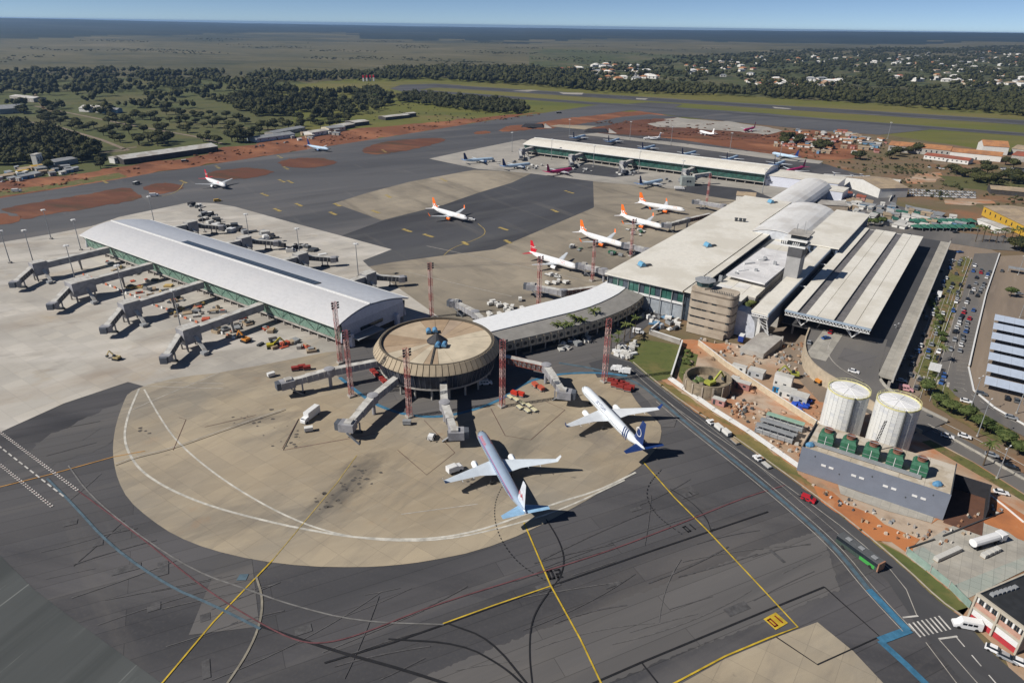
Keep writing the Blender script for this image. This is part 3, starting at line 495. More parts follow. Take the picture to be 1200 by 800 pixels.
# rubber marks, sealed cracks and cut repairs worn into the tarmac
rw = random.Random(77); ZN = [[(20, 600), (130, 600), (250, 668), (400, 690), (560, 685), (480, 800), (230, 800), (60, 700)], [(560, 680), (700, 620), (770, 560), (830, 560), (960, 640), (1000, 690), (900, 715), (640, 800), (500, 800)], [(20, 520), (120, 480), (120, 560), (60, 600)]]
ZP = [[P(*q).xy for q in z] for z in ZN]
for nm, c, n_, wd, kind_ in (('rubber_marks', (.076, .073, .075), 26, .34, 0), ('pale_scuffs', (.108, .104, .103), 24, .2, 0), ('repair_patches', (.076, .074, .076), 16, 0, 2)):
    mb = MB(); k = 0; tries = 0
    while k < n_ and tries < 6000:
        tries += 1; z = rw.choice(ZP[:2] if kind_ != 0 or rw.random() < .8 else ZP); xs = [q.x for q in z]; ys = [q.y for q in z]; p = Vector((rw.uniform(min(xs), max(xs)), rw.uniform(min(ys), max(ys)), 0))
        if not inside(p, z): continue
        if kind_ == 2:
            a = LANE + rw.choice([0, 0, 1.57]); u_ = Vector((math.cos(a), math.sin(a), 0)) * rw.uniform(.8, 3.5); v_ = Vector((-math.sin(a), math.cos(a), 0)) * rw.uniform(.5, 1.5); q = [p - u_ - v_, p + u_ - v_, p + u_ + v_, p - u_ + v_]
            if all(inside(e, z) for e in q): mb.add([(e.x, e.y, -.058) for e in q], [(0, 1, 2, 3)]); k += 1
            continue
        a = (LANE + rw.choice([0, 0, 0, .12, -.15, .9]) + rw.uniform(-.08, .08)) if kind_ == 0 else rw.random() * 3; cv = rw.uniform(-.035, .035) if kind_ == 0 else 0; pts = [p]; st_ = rw.uniform(1.5, 4) if kind_ == 0 else .8
        for i in range(rw.randint(6, 14)):
            a += cv + (rw.uniform(-.5, .5) if kind_ == 1 else 0); pts.append(pts[-1] + Vector((math.cos(a), math.sin(a), 0)) * st_)
            if not inside(pts[-1], z): pts.pop(); break
        if len(pts) > 4: strip(mb, pts, wd * rw.uniform(.6, 1.2), -.057 + .0002 * k if kind_ == 0 else -.04); k += 1
    tag(mb.build(nm, mat(nm, c, .8, .25, .6)), kind='structure')
# ================================================================== LARGE BUILDINGS
M_ROOFW = mat('white_roof_sheet', (.68, .67, .65), .45, .05, .6, c3=(.58, .56, .53), s3=.05)
M_ROOFC = mat('cream_roof_sheet', (.69, .66, .59), .5, .06, .5, c3=(.60, .565, .49), s3=.04)
M_ROOFG = mat('silver_roof_sheet', (.52, .52, .53), .4, .05, .6, c3=(.54, .535, .54), s3=.06)
M_TRIM = mat('white_metal_trim', (.66, .66, .65), .5, .05)
M_GLASSG = mat('green_glass', (.028, .105, .085), .18, .35, .12, spec=.6, c2=(.06, .17, .14))
M_GLASSD = mat('dark_glass', (.018, .024, .032), .15, .3, .2, spec=.6)
M_GLASSB = mat('blue_grey_glass', (.05, .065, .085), .2, .3, .2, spec=.6)
M_LOUV = mat('green_louvre', (.32, .50, .40), .5, .1)
M_STEELD = mat('dark_steel', (.06, .065, .07), .5)
M_STEEL = mat('grey_steel', (.27, .28, .29), .5, .1)
M_CLAD = mat('blue_grey_cladding', (.60, .62, .70), .45, .06, .8)
M_CONC = mat('building_concrete', (.37, .35, .32), .8, .1, .3, c3=(.28, .26, .24), s3=.12)
M_CONCT = mat('tan_building_concrete', (.41, .35, .28), .85, .1, .3, c3=(.33, .275, .215), s3=.15)
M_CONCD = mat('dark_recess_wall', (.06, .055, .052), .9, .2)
M_WHITE = mat('white_wall', (.62, .61, .58), .7, .05, .3)
M_FASC = mat('blue_fascia', (.30, .37, .45), .45)

def share(src, loc=(0, 0, 0), parent=None, rz=None):
    c = src.copy(); col.objects.link(c); c.location = Vector(src.location) + Vector(loc)
    if parent is not None: c.parent = parent
    return c

def pier(root, O, ang, Lg, Wd, ridge, ze, zr, roofm, roofm2, bays, rpan, skylight=None, detail=True):
    """curved-roof pier; O = near left corner on the ground, s along, t across"""
    ca, sa = math.cos(ang), math.sin(ang)
    root.location = O; root.rotation_euler = (0, 0, ang)
    def prof(t):                      # roof height across
        if t <= ridge: k = (ridge - t) / (ridge + 1.5); return zr - (zr - ze) * k ** 1.9
        k = (t - ridge) / (Wd - ridge + 1.5); return zr - .25 - (zr - ze - .2) * k ** 1.9
    tn = [-1.5 + (ridge + 1.5) * i / 7 for i in range(8)]; tf = [ridge + (Wd + 1.5 - ridge) * i / 7 for i in range(8)]
    step = Lg / rpan
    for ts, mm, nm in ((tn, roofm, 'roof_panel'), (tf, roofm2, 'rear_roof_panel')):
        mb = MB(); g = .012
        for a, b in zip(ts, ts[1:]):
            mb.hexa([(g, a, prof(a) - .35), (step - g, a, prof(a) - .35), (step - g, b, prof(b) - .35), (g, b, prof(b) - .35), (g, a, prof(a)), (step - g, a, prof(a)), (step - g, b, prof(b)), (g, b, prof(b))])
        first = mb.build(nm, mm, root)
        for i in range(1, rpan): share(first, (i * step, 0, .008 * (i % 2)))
    # roof underlay, ridge cap, eaves
    mb = MB()
    al = tn + tf[1:]
    for a, b in zip(al, al[1:]): mb.hexa([(.2, a + .1, prof(a) - .8), (Lg - .2, a + .1, prof(a) - .8), (Lg - .2, b, prof(b) - .8), (.2, b, prof(b) - .8), (.2, a + .1, prof(a) - .3), (Lg - .2, a + .1, prof(a) - .3), (Lg - .2, b, prof(b) - .3), (.2, b, prof(b) - .3)])
    mb.build('roof_deck', M_STEEL, root)
    MB().box(-.2, Lg + .2, ridge - .35, ridge + .45, zr - .1, zr + .42).build('ridge_cap', M_TRIM, root)
    MB().box(-.3, Lg + .3, -1.9, -1.52, prof(-1.5) - .75, prof(-1.5) + .08).box(-.3, Lg + .3, Wd + 1.52, Wd + 1.9, prof(Wd + 1.5) - .75, prof(Wd + 1.5) + .08).build('gutter', M_TRIM, root)
    if skylight:
        a, b = skylight; t0, t1 = ridge + 1.2, ridge + 5.2; n = int((b - a) / 4)
        MB().box(a - .3, b + .3, t0 - .3, t1 + .3, prof(t1) - .1, prof(t0) + .16).build('skylight_frame', M_STEELD, root)
        pn = MB().hexa([(a + .1, t0, prof(t0) + .2), (a + (b - a) / n - .1, t0, prof(t0) + .2), (a + (b - a) / n - .1, t1, prof(t0) + .12), (a + .1, t1, prof(t0) + .12), (a + .1, t0, prof(t0) + .3), (a + (b - a) / n - .1, t0, prof(t0) + .3), (a + (b - a) / n - .1, t1, prof(t0) + .22), (a + .1, t1, prof(t0) + .22)]).build('skylight_pane', M_GLASSB, root)
        for i in range(1, n): share(pn, ((b - a) / n * i, 0, 0))
    # facades: slanting glass bays, louvres, struts, columns
    bw = Lg / bays; zt = ze - .7
    for side in (0, 1):
        f = (lambda t: t) if side == 0 else (lambda t: Wd - t)
        def q(s0, s1, z0, z1, th, off=0):
            def tt(z): return f(1.6 - .9 * (z - 3.2) / (zt - 3.2) - off)
            pts = [(s0, tt(z0), z0), (s1, tt(z0), z0), (s1, tt(z0) + (th if side == 0 else -th), z0), (s0, tt(z0) + (th if side == 0 else -th), z0), (s0, tt(z1), z1), (s1, tt(z1), z1), (s1, tt(z1) + (th if side == 0 else -th), z1), (s0, tt(z1) + (th if side == 0 else -th), z1)]
            return pts
        rows = 3 if side == 0 else 1
        for r_ in range(rows):
            z0 = 3.4 + (zt - 3.4) * r_ / rows; z1 = 3.4 + (zt - 3.4) * (r_ + 1) / rows
            pn = MB().hexa(q(.1, bw - .1, z0 + .06, z1 - .06, .2)).build('glass_pane', M_GLASSG, root)
            for i in range(1, bays): share(pn, (bw * i, 0, 0))
        if detail and side == 0:
            lv = MB(); k = 0; z = 3.9
            while z < zt - .2:
                lv.hexa(q(0, Lg, z, z + .2, .12, .4)); z += .62
            tag(lv.build('louvre_blades', M_LOUV, root), kind='stuff')
        ms = MB()
        for i in range(bays + 1):
            ms.hexa(q(i * bw - .12, i * bw + .12, 3.2, zt, .35, .12))
        for i in range(0, bays, 2):
            if side == 0: ms.bar((i * bw, -.9, zt), (i * bw + bw * 1.0, f(1.4), 3.3), .16); ms.bar((i * bw + 2 * bw, -.9, zt), (i * bw + bw, f(1.4), 3.3), .16)
        ms.build('mullion_frame', M_STEELD, root)
        MB().box(0, Lg, min(f(.9), f(1.9)), max(f(.9), f(1.9)), 2.7, 3.35).build('floor_edge', M_CONC, root)
        cm = MB().box(-.3, .3, f(2.2) - .3, f(2.2) + .3, 0, 2.7).build('column', M_CONC, root)
        for i in range(1, bays + 1): share(cm, (bw * i - (.5 if i == bays else 0), 0, 0))
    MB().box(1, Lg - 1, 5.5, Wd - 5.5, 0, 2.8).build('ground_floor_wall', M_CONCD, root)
    MB().box(.5, Lg - .5, 2.0, Wd - 2.0, 2.6, 3.3).build('floor_slab', M_CONC, root)
    # end walls following the roof
    for s, th in ((0.0, .4), (Lg - .4, .4)):
        mb = MB(); pts = [(-.0, 3)] + [(t, prof(t) - .8) for t in al[1:-1]] + [(Wd, 3)]
        n = len(pts); vs = [(s, p[0], p[1]) for p in pts] + [(s + th, p[0], p[1]) for p in pts]
        mb.add(vs, [tuple(range(n)), tuple(range(n, 2 * n))[::-1]] + [(i, i + n, (i + 1) % n + n, (i + 1) % n) for i in range(n)])
        mb.build('end_wall', M_CLAD, root)
    mb = MB()
    for i in range(1, 12): mb.box(Lg + .02, Lg + .1, .5, Wd - .5, 3.2 + i * .62, 3.26 + i * .62)
    mb.build('cladding_joints', M_STEEL, root)
    ew = MB().box(Lg + .05, Lg + .3, Wd * .28, Wd * .62, 5.0, 6.6).build('end_window', M_GLASSD, root)
    MB().box(Lg + .02, Lg + 2.2, Wd * .1, Wd * .14, 0, 6.2).box(Lg + .02, Lg + 2.2, Wd * .8, Wd * .84, 0, 6.2).build('buttress', M_CLAD, root)
    MB().box(Lg - .2, Lg + 6, Wd * .12, Wd * .5, 4.0, 4.4).build('porch_roof', M_STEEL, root)

p1 = thing('pier_building', 'long pier with curved silver grey roof and dark skylight slot, left of the round terminal', 'terminal building', rz=0)
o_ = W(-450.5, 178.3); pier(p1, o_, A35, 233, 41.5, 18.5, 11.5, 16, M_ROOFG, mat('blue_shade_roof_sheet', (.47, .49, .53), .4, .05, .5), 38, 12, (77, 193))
p2 = thing('pier_building', 'distant pier with cream curved roof and green glass front, beyond the parked orange tailed jets', 'terminal building')
a_, b_ = P(614, 168.5, 11.5), P(897, 203.5, 11.5); a_.z = b_.z = 0; dv = b_ - a_
pier(p2, a_, math.atan2(dv.y, dv.x), dv.length, 44, 22, 11.5, 15.5, M_ROOFC, M_ROOFC, 30, 20, None, detail=False)
ang2 = math.atan2(dv.y, dv.x); L2 = dv.length
ext = MB().box(L2 + .5, L2 + 62, 6, 40, 0, 9).build('link_block', M_CLAD, p2); MB().box(L2 + .4, L2 + 62.5, 5.5, 40.5, 9.05, 9.7).build('link_roof', M_ROOFC, p2)

# ---- round terminal
c0 = Vector((-30.7, 249.0, 0))
rt = thing('round_terminal', 'round drum terminal with tan wedge roof, black cone and slanting fascia', 'terminal building', c0)
tans = [mat('roof_membrane_%d' % i, c, .85, .08, .15, c3=[k * .86 for k in c], s3=.12) for i, c in enumerate([(.36, .26, .17), (.40, .30, .205), (.44, .35, .25), (.33, .24, .16), (.52, .45, .34), (.37, .285, .21)])]
NS = 22
pick = [4, 4, 1, 1, 5, 0, 0, 3, 0, 0, 3, 0, 1, 4, 2, 5, 1, 1, 1, 3, 4, 4]
for i in range(NS):
    a0, a1 = 2 * math.pi * i / NS + .004, 2 * math.pi * (i + 1) / NS - .004; pts = [(2.4 * math.cos((a0 + a1) / 2), 2.4 * math.sin((a0 + a1) / 2))]
    pts = [(2 * math.cos(a0), 2 * math.sin(a0)), (2 * math.cos(a1), 2 * math.sin(a1))][::-1] + [(22.3 * math.cos(a0 + (a1 - a0) * k / 4), 22.3 * math.sin(a0 + (a1 - a0) * k / 4)) for k in range(5)]
    an = (math.degrees((a0 + a1) / 2)) % 360
    mm = tans[4] if 250 < an < 268 or 276 < an < 345 else tans[2] if 120 < an < 165 else tans[pick[i]]
    MB().prism(pts, 14.4, 15.0 + .02 * (i % 2)).build('roof_sector', mm, rt)
MB().lathe((0, 0), [(22.2, 14.2), (22.2, 14.42), (1, 14.42), (1, 14.2)], 48).build('roof_seam', M_STEELD, rt)
MB().lathe((0, 0), [(22.35, 14.5), (22.35, 15.9), (23.1, 15.9), (23.1, 14.5)], 64).build('parapet', mat('dark_parapet', (.10, .085, .065)), rt)
fm = mat('fascia_concrete', (.34, .28, .20), .85, .12, .4, c3=(.25, .205, .15), s3=.3); NF = 64
a1 = 2 * math.pi / NF - .012
def arcp(r, z, a): return (r * math.cos(a), r * math.sin(a), z)
fp = MB().hexa([arcp(25.8, 12.3, 0), arcp(25.8, 12.3, a1), arcp(25.2, 12.3, a1), arcp(25.2, 12.3, 0), arcp(23.4, 15.75, 0), arcp(23.4, 15.75, a1), arcp(23.1, 15.75, a1), arcp(23.1, 15.75, 0)]).build('fascia_panel', fm, rt)
for i in range(1, NF):
    c = share(fp); c.rotation_euler = (0, 0, 2 * math.pi * i / NF)
MB().lathe((0, 0), [(25.1, 12.25), (23.05, 15.7), (22.9, 15.7), (22.5, 12.25)], 64).build('fascia_backing', M_STEELD, rt)
MB().lathe((0, 0), [(24.9, 12.2), (23.2, 5.6), (22.8, 5.6), (24.4, 12.2)], 64).build('glass_band', mat('smoked_glass', (.03, .035, .05), .25, .3, .3, spec=.6), rt)
mb = MB()
for i in range(72):
    a = 2 * math.pi * i / 72; mb.bar(arcp(25.0, 12.2, a), arcp(23.3, 5.6, a), .14)
mb.build('mullion_frame', mat('grey_mullion', (.14, .14, .15), .5), rt)
MB().lathe((0, 0), [(23.4, 4.9), (23.4, 5.55), (12, 5.55), (12, 4.9)], 64).build('floor_slab', M_CONC, rt)
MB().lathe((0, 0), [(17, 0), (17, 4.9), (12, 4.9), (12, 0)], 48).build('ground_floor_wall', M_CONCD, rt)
cm = MB().tube((21.5, 0, 0), (21.5, 0, 4.9), .45).build('column', M_CONC, rt)
for i in range(1, 20): c = share(cm); c.rotation_euler = (0, 0, 2 * math.pi * i / 20)
MB().lathe((0, 0), [(4.1, 15.02), (4.1, 15.5), (.35, 18.6), (0.05, 18.7)], 12).build('roof_cone', mat('black_cone', (.035, .035, .04), .6), rt)
MB().bar((-.2, -3.6, 15.15), (-.0, -22, 15.15), .7, .3).build('roof_duct', M_CONCD, rt)
M_CHILL = mat('blue_chiller', (.10, .25, .42), .5, .15)
for (x, y, r_) in ((-4.2, 7.8, .2), (-1.6, 8.6, .2), (1.0, -5.6, -.1), (3.6, -5.2, -.1)):
    t = thing('roof_chiller', 'blue roof chiller ' + {(-4.2): 'outer one of the pair behind the black cone', (-1.6): 'inner one of the pair behind the black cone', 1.0: 'left one of the pair in front of the black cone', 3.6: 'right one of the pair in front of the black cone'}[x], 'chiller', c0 + Vector((x, y, 15.0)), r_, 'chillers on the round roof')
    MB().box(-1.05, 1.05, -1.6, 1.6, 0, .8).build('base', M_STEELD, t)
    mb = MB(); mb.rings([[(1.05 * math.cos(a), y_, .8 + 1.15 * math.sin(a)) for a in [math.pi * k / 6 for k in range(7)]] for y_ in (-1.6, 1.6)]); fix(mb.build('casing', M_CHILL, t))

# ---- connector between round terminal and main hall
cn = thing('link_building', 'curving link building with white strip roof and round porthole windows', 'terminal building', (0, 0, 0))
Nn = smooth_line([P(586, 402, 8.2), P(640, 390, 8.2), P(690, 378, 8.2), P(722, 367, 8.2), P(744, 356, 8.2), P(756, 345, 8.2)], 1)
Mm = smooth_line([P(575, 391, 9.2), P(640, 375, 9.2), P(685, 364, 9.2), P(712, 353, 9.2), P(730, 343, 9.2), P(738, 333, 9.2)], 1)
Ff = smooth_line([P(554, 378, 9.2), P(620, 361, 9.2), P(668, 349, 9.2), P(695, 340, 9.2), P(712, 331, 9.2), P(722, 325, 9.2)], 1)
def loft(a, b, za, zb, th=.4):
    mb = MB()
    for i in range(len(a) - 1):
        p, q, r_, s_ = a[i], a[i + 1], b[i + 1], b[i]
        mb.hexa([(p.x, p.y, za - th), (q.x, q.y, za - th), (r_.x, r_.y, zb - th), (s_.x, s_.y, zb - th), (p.x, p.y, za), (q.x, q.y, za), (r_.x, r_.y, zb), (s_.x, s_.y, zb)])
    return mb
def mix(a, b, t): return [p.lerp(q, t) for p, q in zip(a, b)]
mg = mat('grey_link_roof', (.24, .23, .215), .8, .1, .3)
for t0, t1, z0, z1 in ((0, .32, 8.2, 8.9), (.33, .66, 8.6, 9.3), (.67, 1, 9.0, 9.6)):
    loft(mix(Nn, Mm, t0), mix(Nn, Mm, t1), z0, z1).build('grey_roof_strip', mg, cn)
loft(mix(Mm, Ff, .03), Ff, 10.0, 10.3).build('white_roof_strip', mat('bright_white_roof', (.74, .75, .76), .35, .04), cn)
loft(mix(Mm, Ff, .08), mix(Mm, Ff, .96), 9.6, 9.8, 9.0).build('hall_body', M_CONC, cn)
mb = MB()
for i in range(len(Nn) - 1):
    a, b = Nn[i], Nn[i + 1]; n_ = Vector((b.y - a.y, a.x - b.x, 0)).normalized()
    i0, i1 = a - n_ * .0, b - n_ * .0; j0, j1 = a - n_ * 1.0, b - n_ * 1.0
    mb.hexa([(i0.x, i0.y, 3.6), (i1.x, i1.y, 3.6), (j1.x, j1.y, 3.6), (j0.x, j0.y, 3.6), (i0.x, i0.y, 7.8), (i1.x, i1.y, 7.8), (j1.x, j1.y, 7.8), (j0.x, j0.y, 7.8)])
mb.build('wall', mat('link_wall_concrete', (.47, .41, .31), .85, .08, .3, c3=(.38, .32, .24), s3=.2), cn)
tot = [0]
for a, b in zip(Nn, Nn[1:]): tot.append(tot[-1] + (Vector((b.x - a.x, b.y - a.y, 0))).length)
def along(pts, tot, s):
    for i in range(len(pts) - 1):
        if s <= tot[i + 1] or i == len(pts) - 2:
            t = (s - tot[i]) / (tot[i + 1] - tot[i]); p = pts[i].lerp(pts[i + 1], t); dd = (pts[i + 1] - pts[i]); dd.z = 0; return p, dd.normalized()
s_ = 5.0
while s_ < tot[-1] - 1.5:
    p, dd = along(Nn, tot, s_); n_ = Vector((dd.y, -dd.x, 0))
    MB().tube(Vector((p.x, p.y, 5.5)) - n_ * .3, Vector((p.x, p.y, 5.5)) + n_ * .06, .95, n=12).build('porthole_window', M_GLASSD, cn)
    MB().bar(Vector((p.x, p.y, 3.6)) + dd * 1.9 + n_ * .12, Vector((p.x, p.y, 7.8)) + dd * 1.9 + n_ * .12, .4, .3).build('wall_rib', M_CONCT, cn)
    if int(s_ / 3.8) % 2 == 0: MB().bar(Vector((p.x, p.y, -.1)) - n_ * 1.2, Vector((p.x, p.y, 3.6)) - n_ * 1.2, .6).build('column', M_CONC, cn)
    s_ += 3.8
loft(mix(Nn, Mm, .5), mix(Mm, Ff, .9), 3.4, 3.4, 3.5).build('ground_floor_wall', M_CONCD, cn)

# ---- main terminal
mt = thing('main_terminal', 'huge white roofed main terminal hall with vaults and flat roof fields', 'terminal building', (0, 0, 0))
n = 20; v0, v1 = 300.5, 527.0
for i in range(n):
    a, b = v0 + (v1 - v0) * i / n + .06, v0 + (v1 - v0) * (i + 1) / n - .06
    cut = 0 if i < n - 3 else (i - n + 4) * 2.2
    pts = [W(-152 + 0, a), W(-109.2 - (0 if i < 13 else 8), a), W(-109.2 - (0 if i < 13 else 8), b), W(-152, b)]
    MB().prism([(p.x, p.y) for p in pts], 15.35, 16.0 + .03 * (i % 2)).build('airside_roof_panel', M_ROOFC, mt)
MB().ubox(-151.6, -109, 301, 526, 14.9, 15.3).build('roof_edge_beam', M_TRIM, mt)
for i in range(11):
    a = 301 + i * 13.1
    MB().ubox(-108.6, -104.6, a, a + 13.0, 15.4, 15.9).build('edge_roof_panel', M_ROOFC, mt)
MB().ubox(-109.15, -108.65, 300.6, 445, 15.0, 15.55).build('gutter', mat('brown_gutter', (.11, .075, .05)), mt)
MB().ubox(-150, -105.2, 303.5, 524, 0, 14.9).build('hall_body', M_GLASSB, mt)
for i in range(14):                                        # glazed front under the airside roof
    u = -151.2 + i * 3.0
    MB().ubox(u + .1, u + 2.85, 302.6, 302.9, 9.2, 14.6).build('front_glass_pane', M_GLASSG if i % 3 else M_GLASSB, mt)
MB().ubox(-151.5, -109, 302.2, 303.4, 8.0, 9.1).build('front_beam', M_TRIM, mt); MB().ubox(-151.5, -109, 303.0, 303.4, 0, 8.0).build('front_wall', mat('grey_front_steel', (.3, .33, .36)), mt)  # wall below the beam is plain grey
for i in range(8): MB().ubox(-151 + i * 6 - .15, -151 + i * 6 + .15, 302.0, 302.3, 0, 14.8).build('front_post', M_STEEL, mt)
MB().ubox(-104.5, -79.2, 319, 440, 0, 13.3).build('middle_body', M_CONC, mt)
k = 0
for v in range(320, 440, 8):                               # middle roof laid in strips
    for u0, u1 in ((-100.5, -93.2), (-93.0, -86.2), (-86.0, -79.4)):
        MB().ubox(u0, u1, v + .05, v + 7.95, 13.32, 13.8 + .04 * ((k) % 3)).build('middle_roof_panel', M_ROOFC if k % 4 else M_ROOFW, mt); k += 1
MB().ubox(-104.2, -100.6, 320, 440, 13.32, 13.45).build('roof_shade_strip', M_STEELD, mt)  # dark strip paints the shade beside the taller hall on this roof
for i, (u0, u1) in enumerate(((-109, -101.5), (-101.3, -93), (-92.8, -83.2))): MB().ubox(u0, u1, 303.6, 319.8, 13.0, 13.7 + .04 * i).build('near_roof_panel', M_ROOFC, mt)
MB().ubox(-112, -83.4, 304, 319.5, 0, 12.95).build('near_body', M_WHITE, mt)
# tilted pale slab roof
q = [W(-100, 336), W(-79.6, 334), W(-79.6, 404), W(-101, 404)]; zz = [16.6, 16.6, 14.2, 14.2]
MB().hexa([(p.x, p.y, z - .8) for p, z in zip(q, zz)] + [(p.x, p.y, z) for p, z in zip(q, zz)]).build('tilted_roof', mat('pale_screed', (.66, .65, .65), .7, .08, .25, c3=(.55, .54, .54), s3=.08), mt)
MB().ubox(-99.6, -80, 336.6, 402, 13.6, 13.75).build('tilted_roof_wall', M_STEEL, mt)
for u, v, h_ in ((-96, 352, 3), (-92, 366, 3.2), (-85, 360, 3), (-88, 380, 3), (-95, 385, 2.6), (-83, 344, 2.2)): MB().tube(W(u, v, 13.9), W(u, v, 15.5 + h_ + 2), .09, n=5).build('roof_mast', M_TRIM, mt)
for u, v in ((-97, 340), (-93, 376), (-86, 371), (-101.8, 330), (-90.5, 352)): MB().ubox(u, u + 1.6, v, v + 1.2, 14.0, 17.2).build('roof_vent', M_STEEL, mt)
for u, v in ((-98.6, 360), (-94.5, 371), (-97, 345)): MB().bar(W(u, v, 16.4), W(u + 3.5, v + 6.5, 16.2), .8, .5).build('roof_light', M_TRIM, mt)
# vaults
def vault(name, u0, u1, va, vb, z0, zc, m, n=10, seg=10):
    uc = (u0 + u1) / 2; hw = (u1 - u0) / 2
    def pr(a, o=0): return (uc - (hw + o) * math.cos(a), z0 + (zc - z0 + o) * math.sin(a))
    for k in range(seg):
        a, b = va + (vb - va) * k / seg + .05, va + (vb - va) * (k + 1) / seg - .05; mb = MB()
        for i in range(n):
            (ua, za), (ub, zb) = pr(math.pi * i / n), pr(math.pi * (i + 1) / n)
            mb.hexa([W(ua, a, za - .4), W(ub, a, zb - .4), W(ub, b, zb - .4), W(ua, b, za - .4), W(ua, a, za), W(ub, a, zb), W(ub, b, zb), W(ua, b, za)])
        mb.build(name, m, mt)
    pts = [pr(math.pi * i / n, -.5) for i in range(n + 1)]; pts = [(u0 + .6, 0)] + pts + [(u1 - .6, 0)]
    for vv in (va + .6, vb - 1):
        vs = [W(p[0], vv, p[1]) for p in pts] + [W(p[0], vv + .4, p[1]) for p in pts]; k = len(pts)
        MB().add(vs, [tuple(range(k)), tuple(range(k, 2 * k))[::-1]] + [(i, i + k, (i + 1) % k + k, (i + 1) % k) for i in range(k)]).build('gable_wall', mat('pale_gable', (.55, .57, .60), .5), mt)
vault('vault_roof', -118, -84.6, 428, 519, 13.5, 19.5, M_ROOFW)
MB().ubox(-117.4, -85.2, 430, 517, 0, 13.4).build('vault_body', M_CLAD, mt)
for i in range(6): MB().ubox(-84.4, -62.4, 419.5 + i * 16.7, 419.4 + (i + 1) * 16.7, 16.4, 17.1).build('landside_roof_panel', M_ROOFC, mt)
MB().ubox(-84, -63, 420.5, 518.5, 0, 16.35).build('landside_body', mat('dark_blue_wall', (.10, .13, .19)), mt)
for i in range(5): MB().ubox(-82 + i * 4, -80.6 + i * 4, 420.0, 420.35, 13, 15.6).build('landside_window', M_GLASSD, mt)
vault('far_vault_roof', -139, -110.5, 512, 632, 8.5, 16.0, M_ROOFW, seg=12)
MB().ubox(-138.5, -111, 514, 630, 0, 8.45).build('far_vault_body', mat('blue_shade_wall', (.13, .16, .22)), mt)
# gable with white quarter-round wall beside the old tower block
pts = [(-82.6, 0), (-82.6, 12.5), (-79, 12.4), (-75.6, 11.2), (-73.4, 8.6), (-72.6, 5), (-72.4, 0)]
vs = [W(p[0], 301.5, p[1]) for p in pts] + [W(p[0], 309, p[1]) for p in pts]; k = len(pts)
MB().add(vs, [tuple(range(k))[::-1], tuple(range(k, 2 * k))] + [(i, i + k, (i + 1) % k + k, (i + 1) % k) for i in range(k)]).build('curved_gable', mat('white_gable', (.50, .52, .57), .55), mt)
MB().ubox(-71.8, -70.2, 300.5, 310, 0, 11).build('white_fin_wall', M_WHITE, mt)
MB().ubox(-82.8, -79.5, 311, 352, 0, 9.3).build('garden_terrace', M_CONCT, mt)
# long landside roof ridge (B) with deep side
for i in range(14):
    a = 295.8 + i * 15.8; MB().ubox(-74.2, -66.8, a, a + 15.68, 15.3, 16.1).build('ridge_roof_panel', M_ROOFC, mt)
    MB().ubox(-66.75, -66.45, a, a + 15.68, 14.4, 16.0).build('ridge_fascia', M_FASC, mt)
MB().ubox(-67.3, -66.9, 300, 516, 7.0, 15.2).build('clerestory_wall', mat('shadow_blue_wall', (.085, .10, .14), .5), mt)  # shadow of the gap beside the canopy is put into the wall colour
MB().ubox(-79, -67.4, 322, 516, 0, 11.4).build('concourse_body', M_CONC, mt)
for v in (352, 396, 440):
    MB().bar(W(-66.6, v, 13.2), W(-63.2, v, 13.2), .5).build('tie_beam', M_TRIM, mt)
# lattice legs under the ridge roof
mb = MB()
for u in (-73.6, -67.6):
    mb.bar(W(u, 296.4, 15.2), W(-66.0, 300, 4.5), .45); 
for i in range(6):
    t0, t1 = i / 6, (i + 1) / 6
    a, b = W(-73.6, 296.4, 15.2).lerp(W(-66.6, 299.6, 4.5), t0), W(-67.6, 296.4, 15.2).lerp(W(-65.4, 299.6, 4.5), t1); mb.bar(a, b, .2)
mb.bar(W(-74, 296.2, 14.8), W(-66.8, 296.2, 14.8), .6); mb.bar(W(-74, 296.2, 13.6), W(-66.8, 296.2, 13.6), .3)
for i in range(4): mb.bar(W(-74 + i * 1.8, 296.2, 14.8), W(-73.1 + i * 1.8, 296.2, 13.6), .2); mb.bar(W(-73.1 + i * 1.8, 296.2, 13.6), W(-72.2 + i * 1.8, 296.2, 14.8), .2)
mb.build('lattice_support', M_TRIM, mt)
q = [W(-73, 283), W(-62.5, 283), W(-59.5, 302), (W(-70, 302))]
MB().hexa([(p.x, p.y, 0) for p in q] + [(q[0].x, q[0].y, 2.4), (q[1].x, q[1].y, 2.4), (q[2].x, q[2].y, 4.4), (q[3].x, q[3].y, 4.4)]).build('entrance_block', M_CONC, mt)
for u, v in ((-148, 312), (-142, 322)): pass
def hood(px, py, lab, i):
    p = P(px, py, 16.05); t = thing('roof_cooling_hood', lab, 'cooling hood', p, R(20), 'blue hoods on the terminal roof')
    fix(MB().rings([[(1.6 * math.cos(a) + x_, y_, 2.6 * math.sin(a)) for a in [math.pi * k / 6 for k in range(7)]] for x_, y_ in ((0, -2.0), (0, 2.0))]).build('hood', mat('sky_blue_casing', (.13, .32, .48), .5), t))
    MB().box(-2.2, 2.4, -2.1, 2.1, -.05, .5).build('base', M_STEEL, t); MB().box(1.6, 5.6, -1, 1, -.05, .8).build('duct', M_STEELD, t)
hood(752, 312, 'blue cooling hood nearest the glazed front corner of the cream roof', 0); hood(829, 289, 'blue cooling hood in the middle of the cream roof', 1); hood(903, 238, 'blue cooling hood at the far end of the cream roof beside the vault', 2)
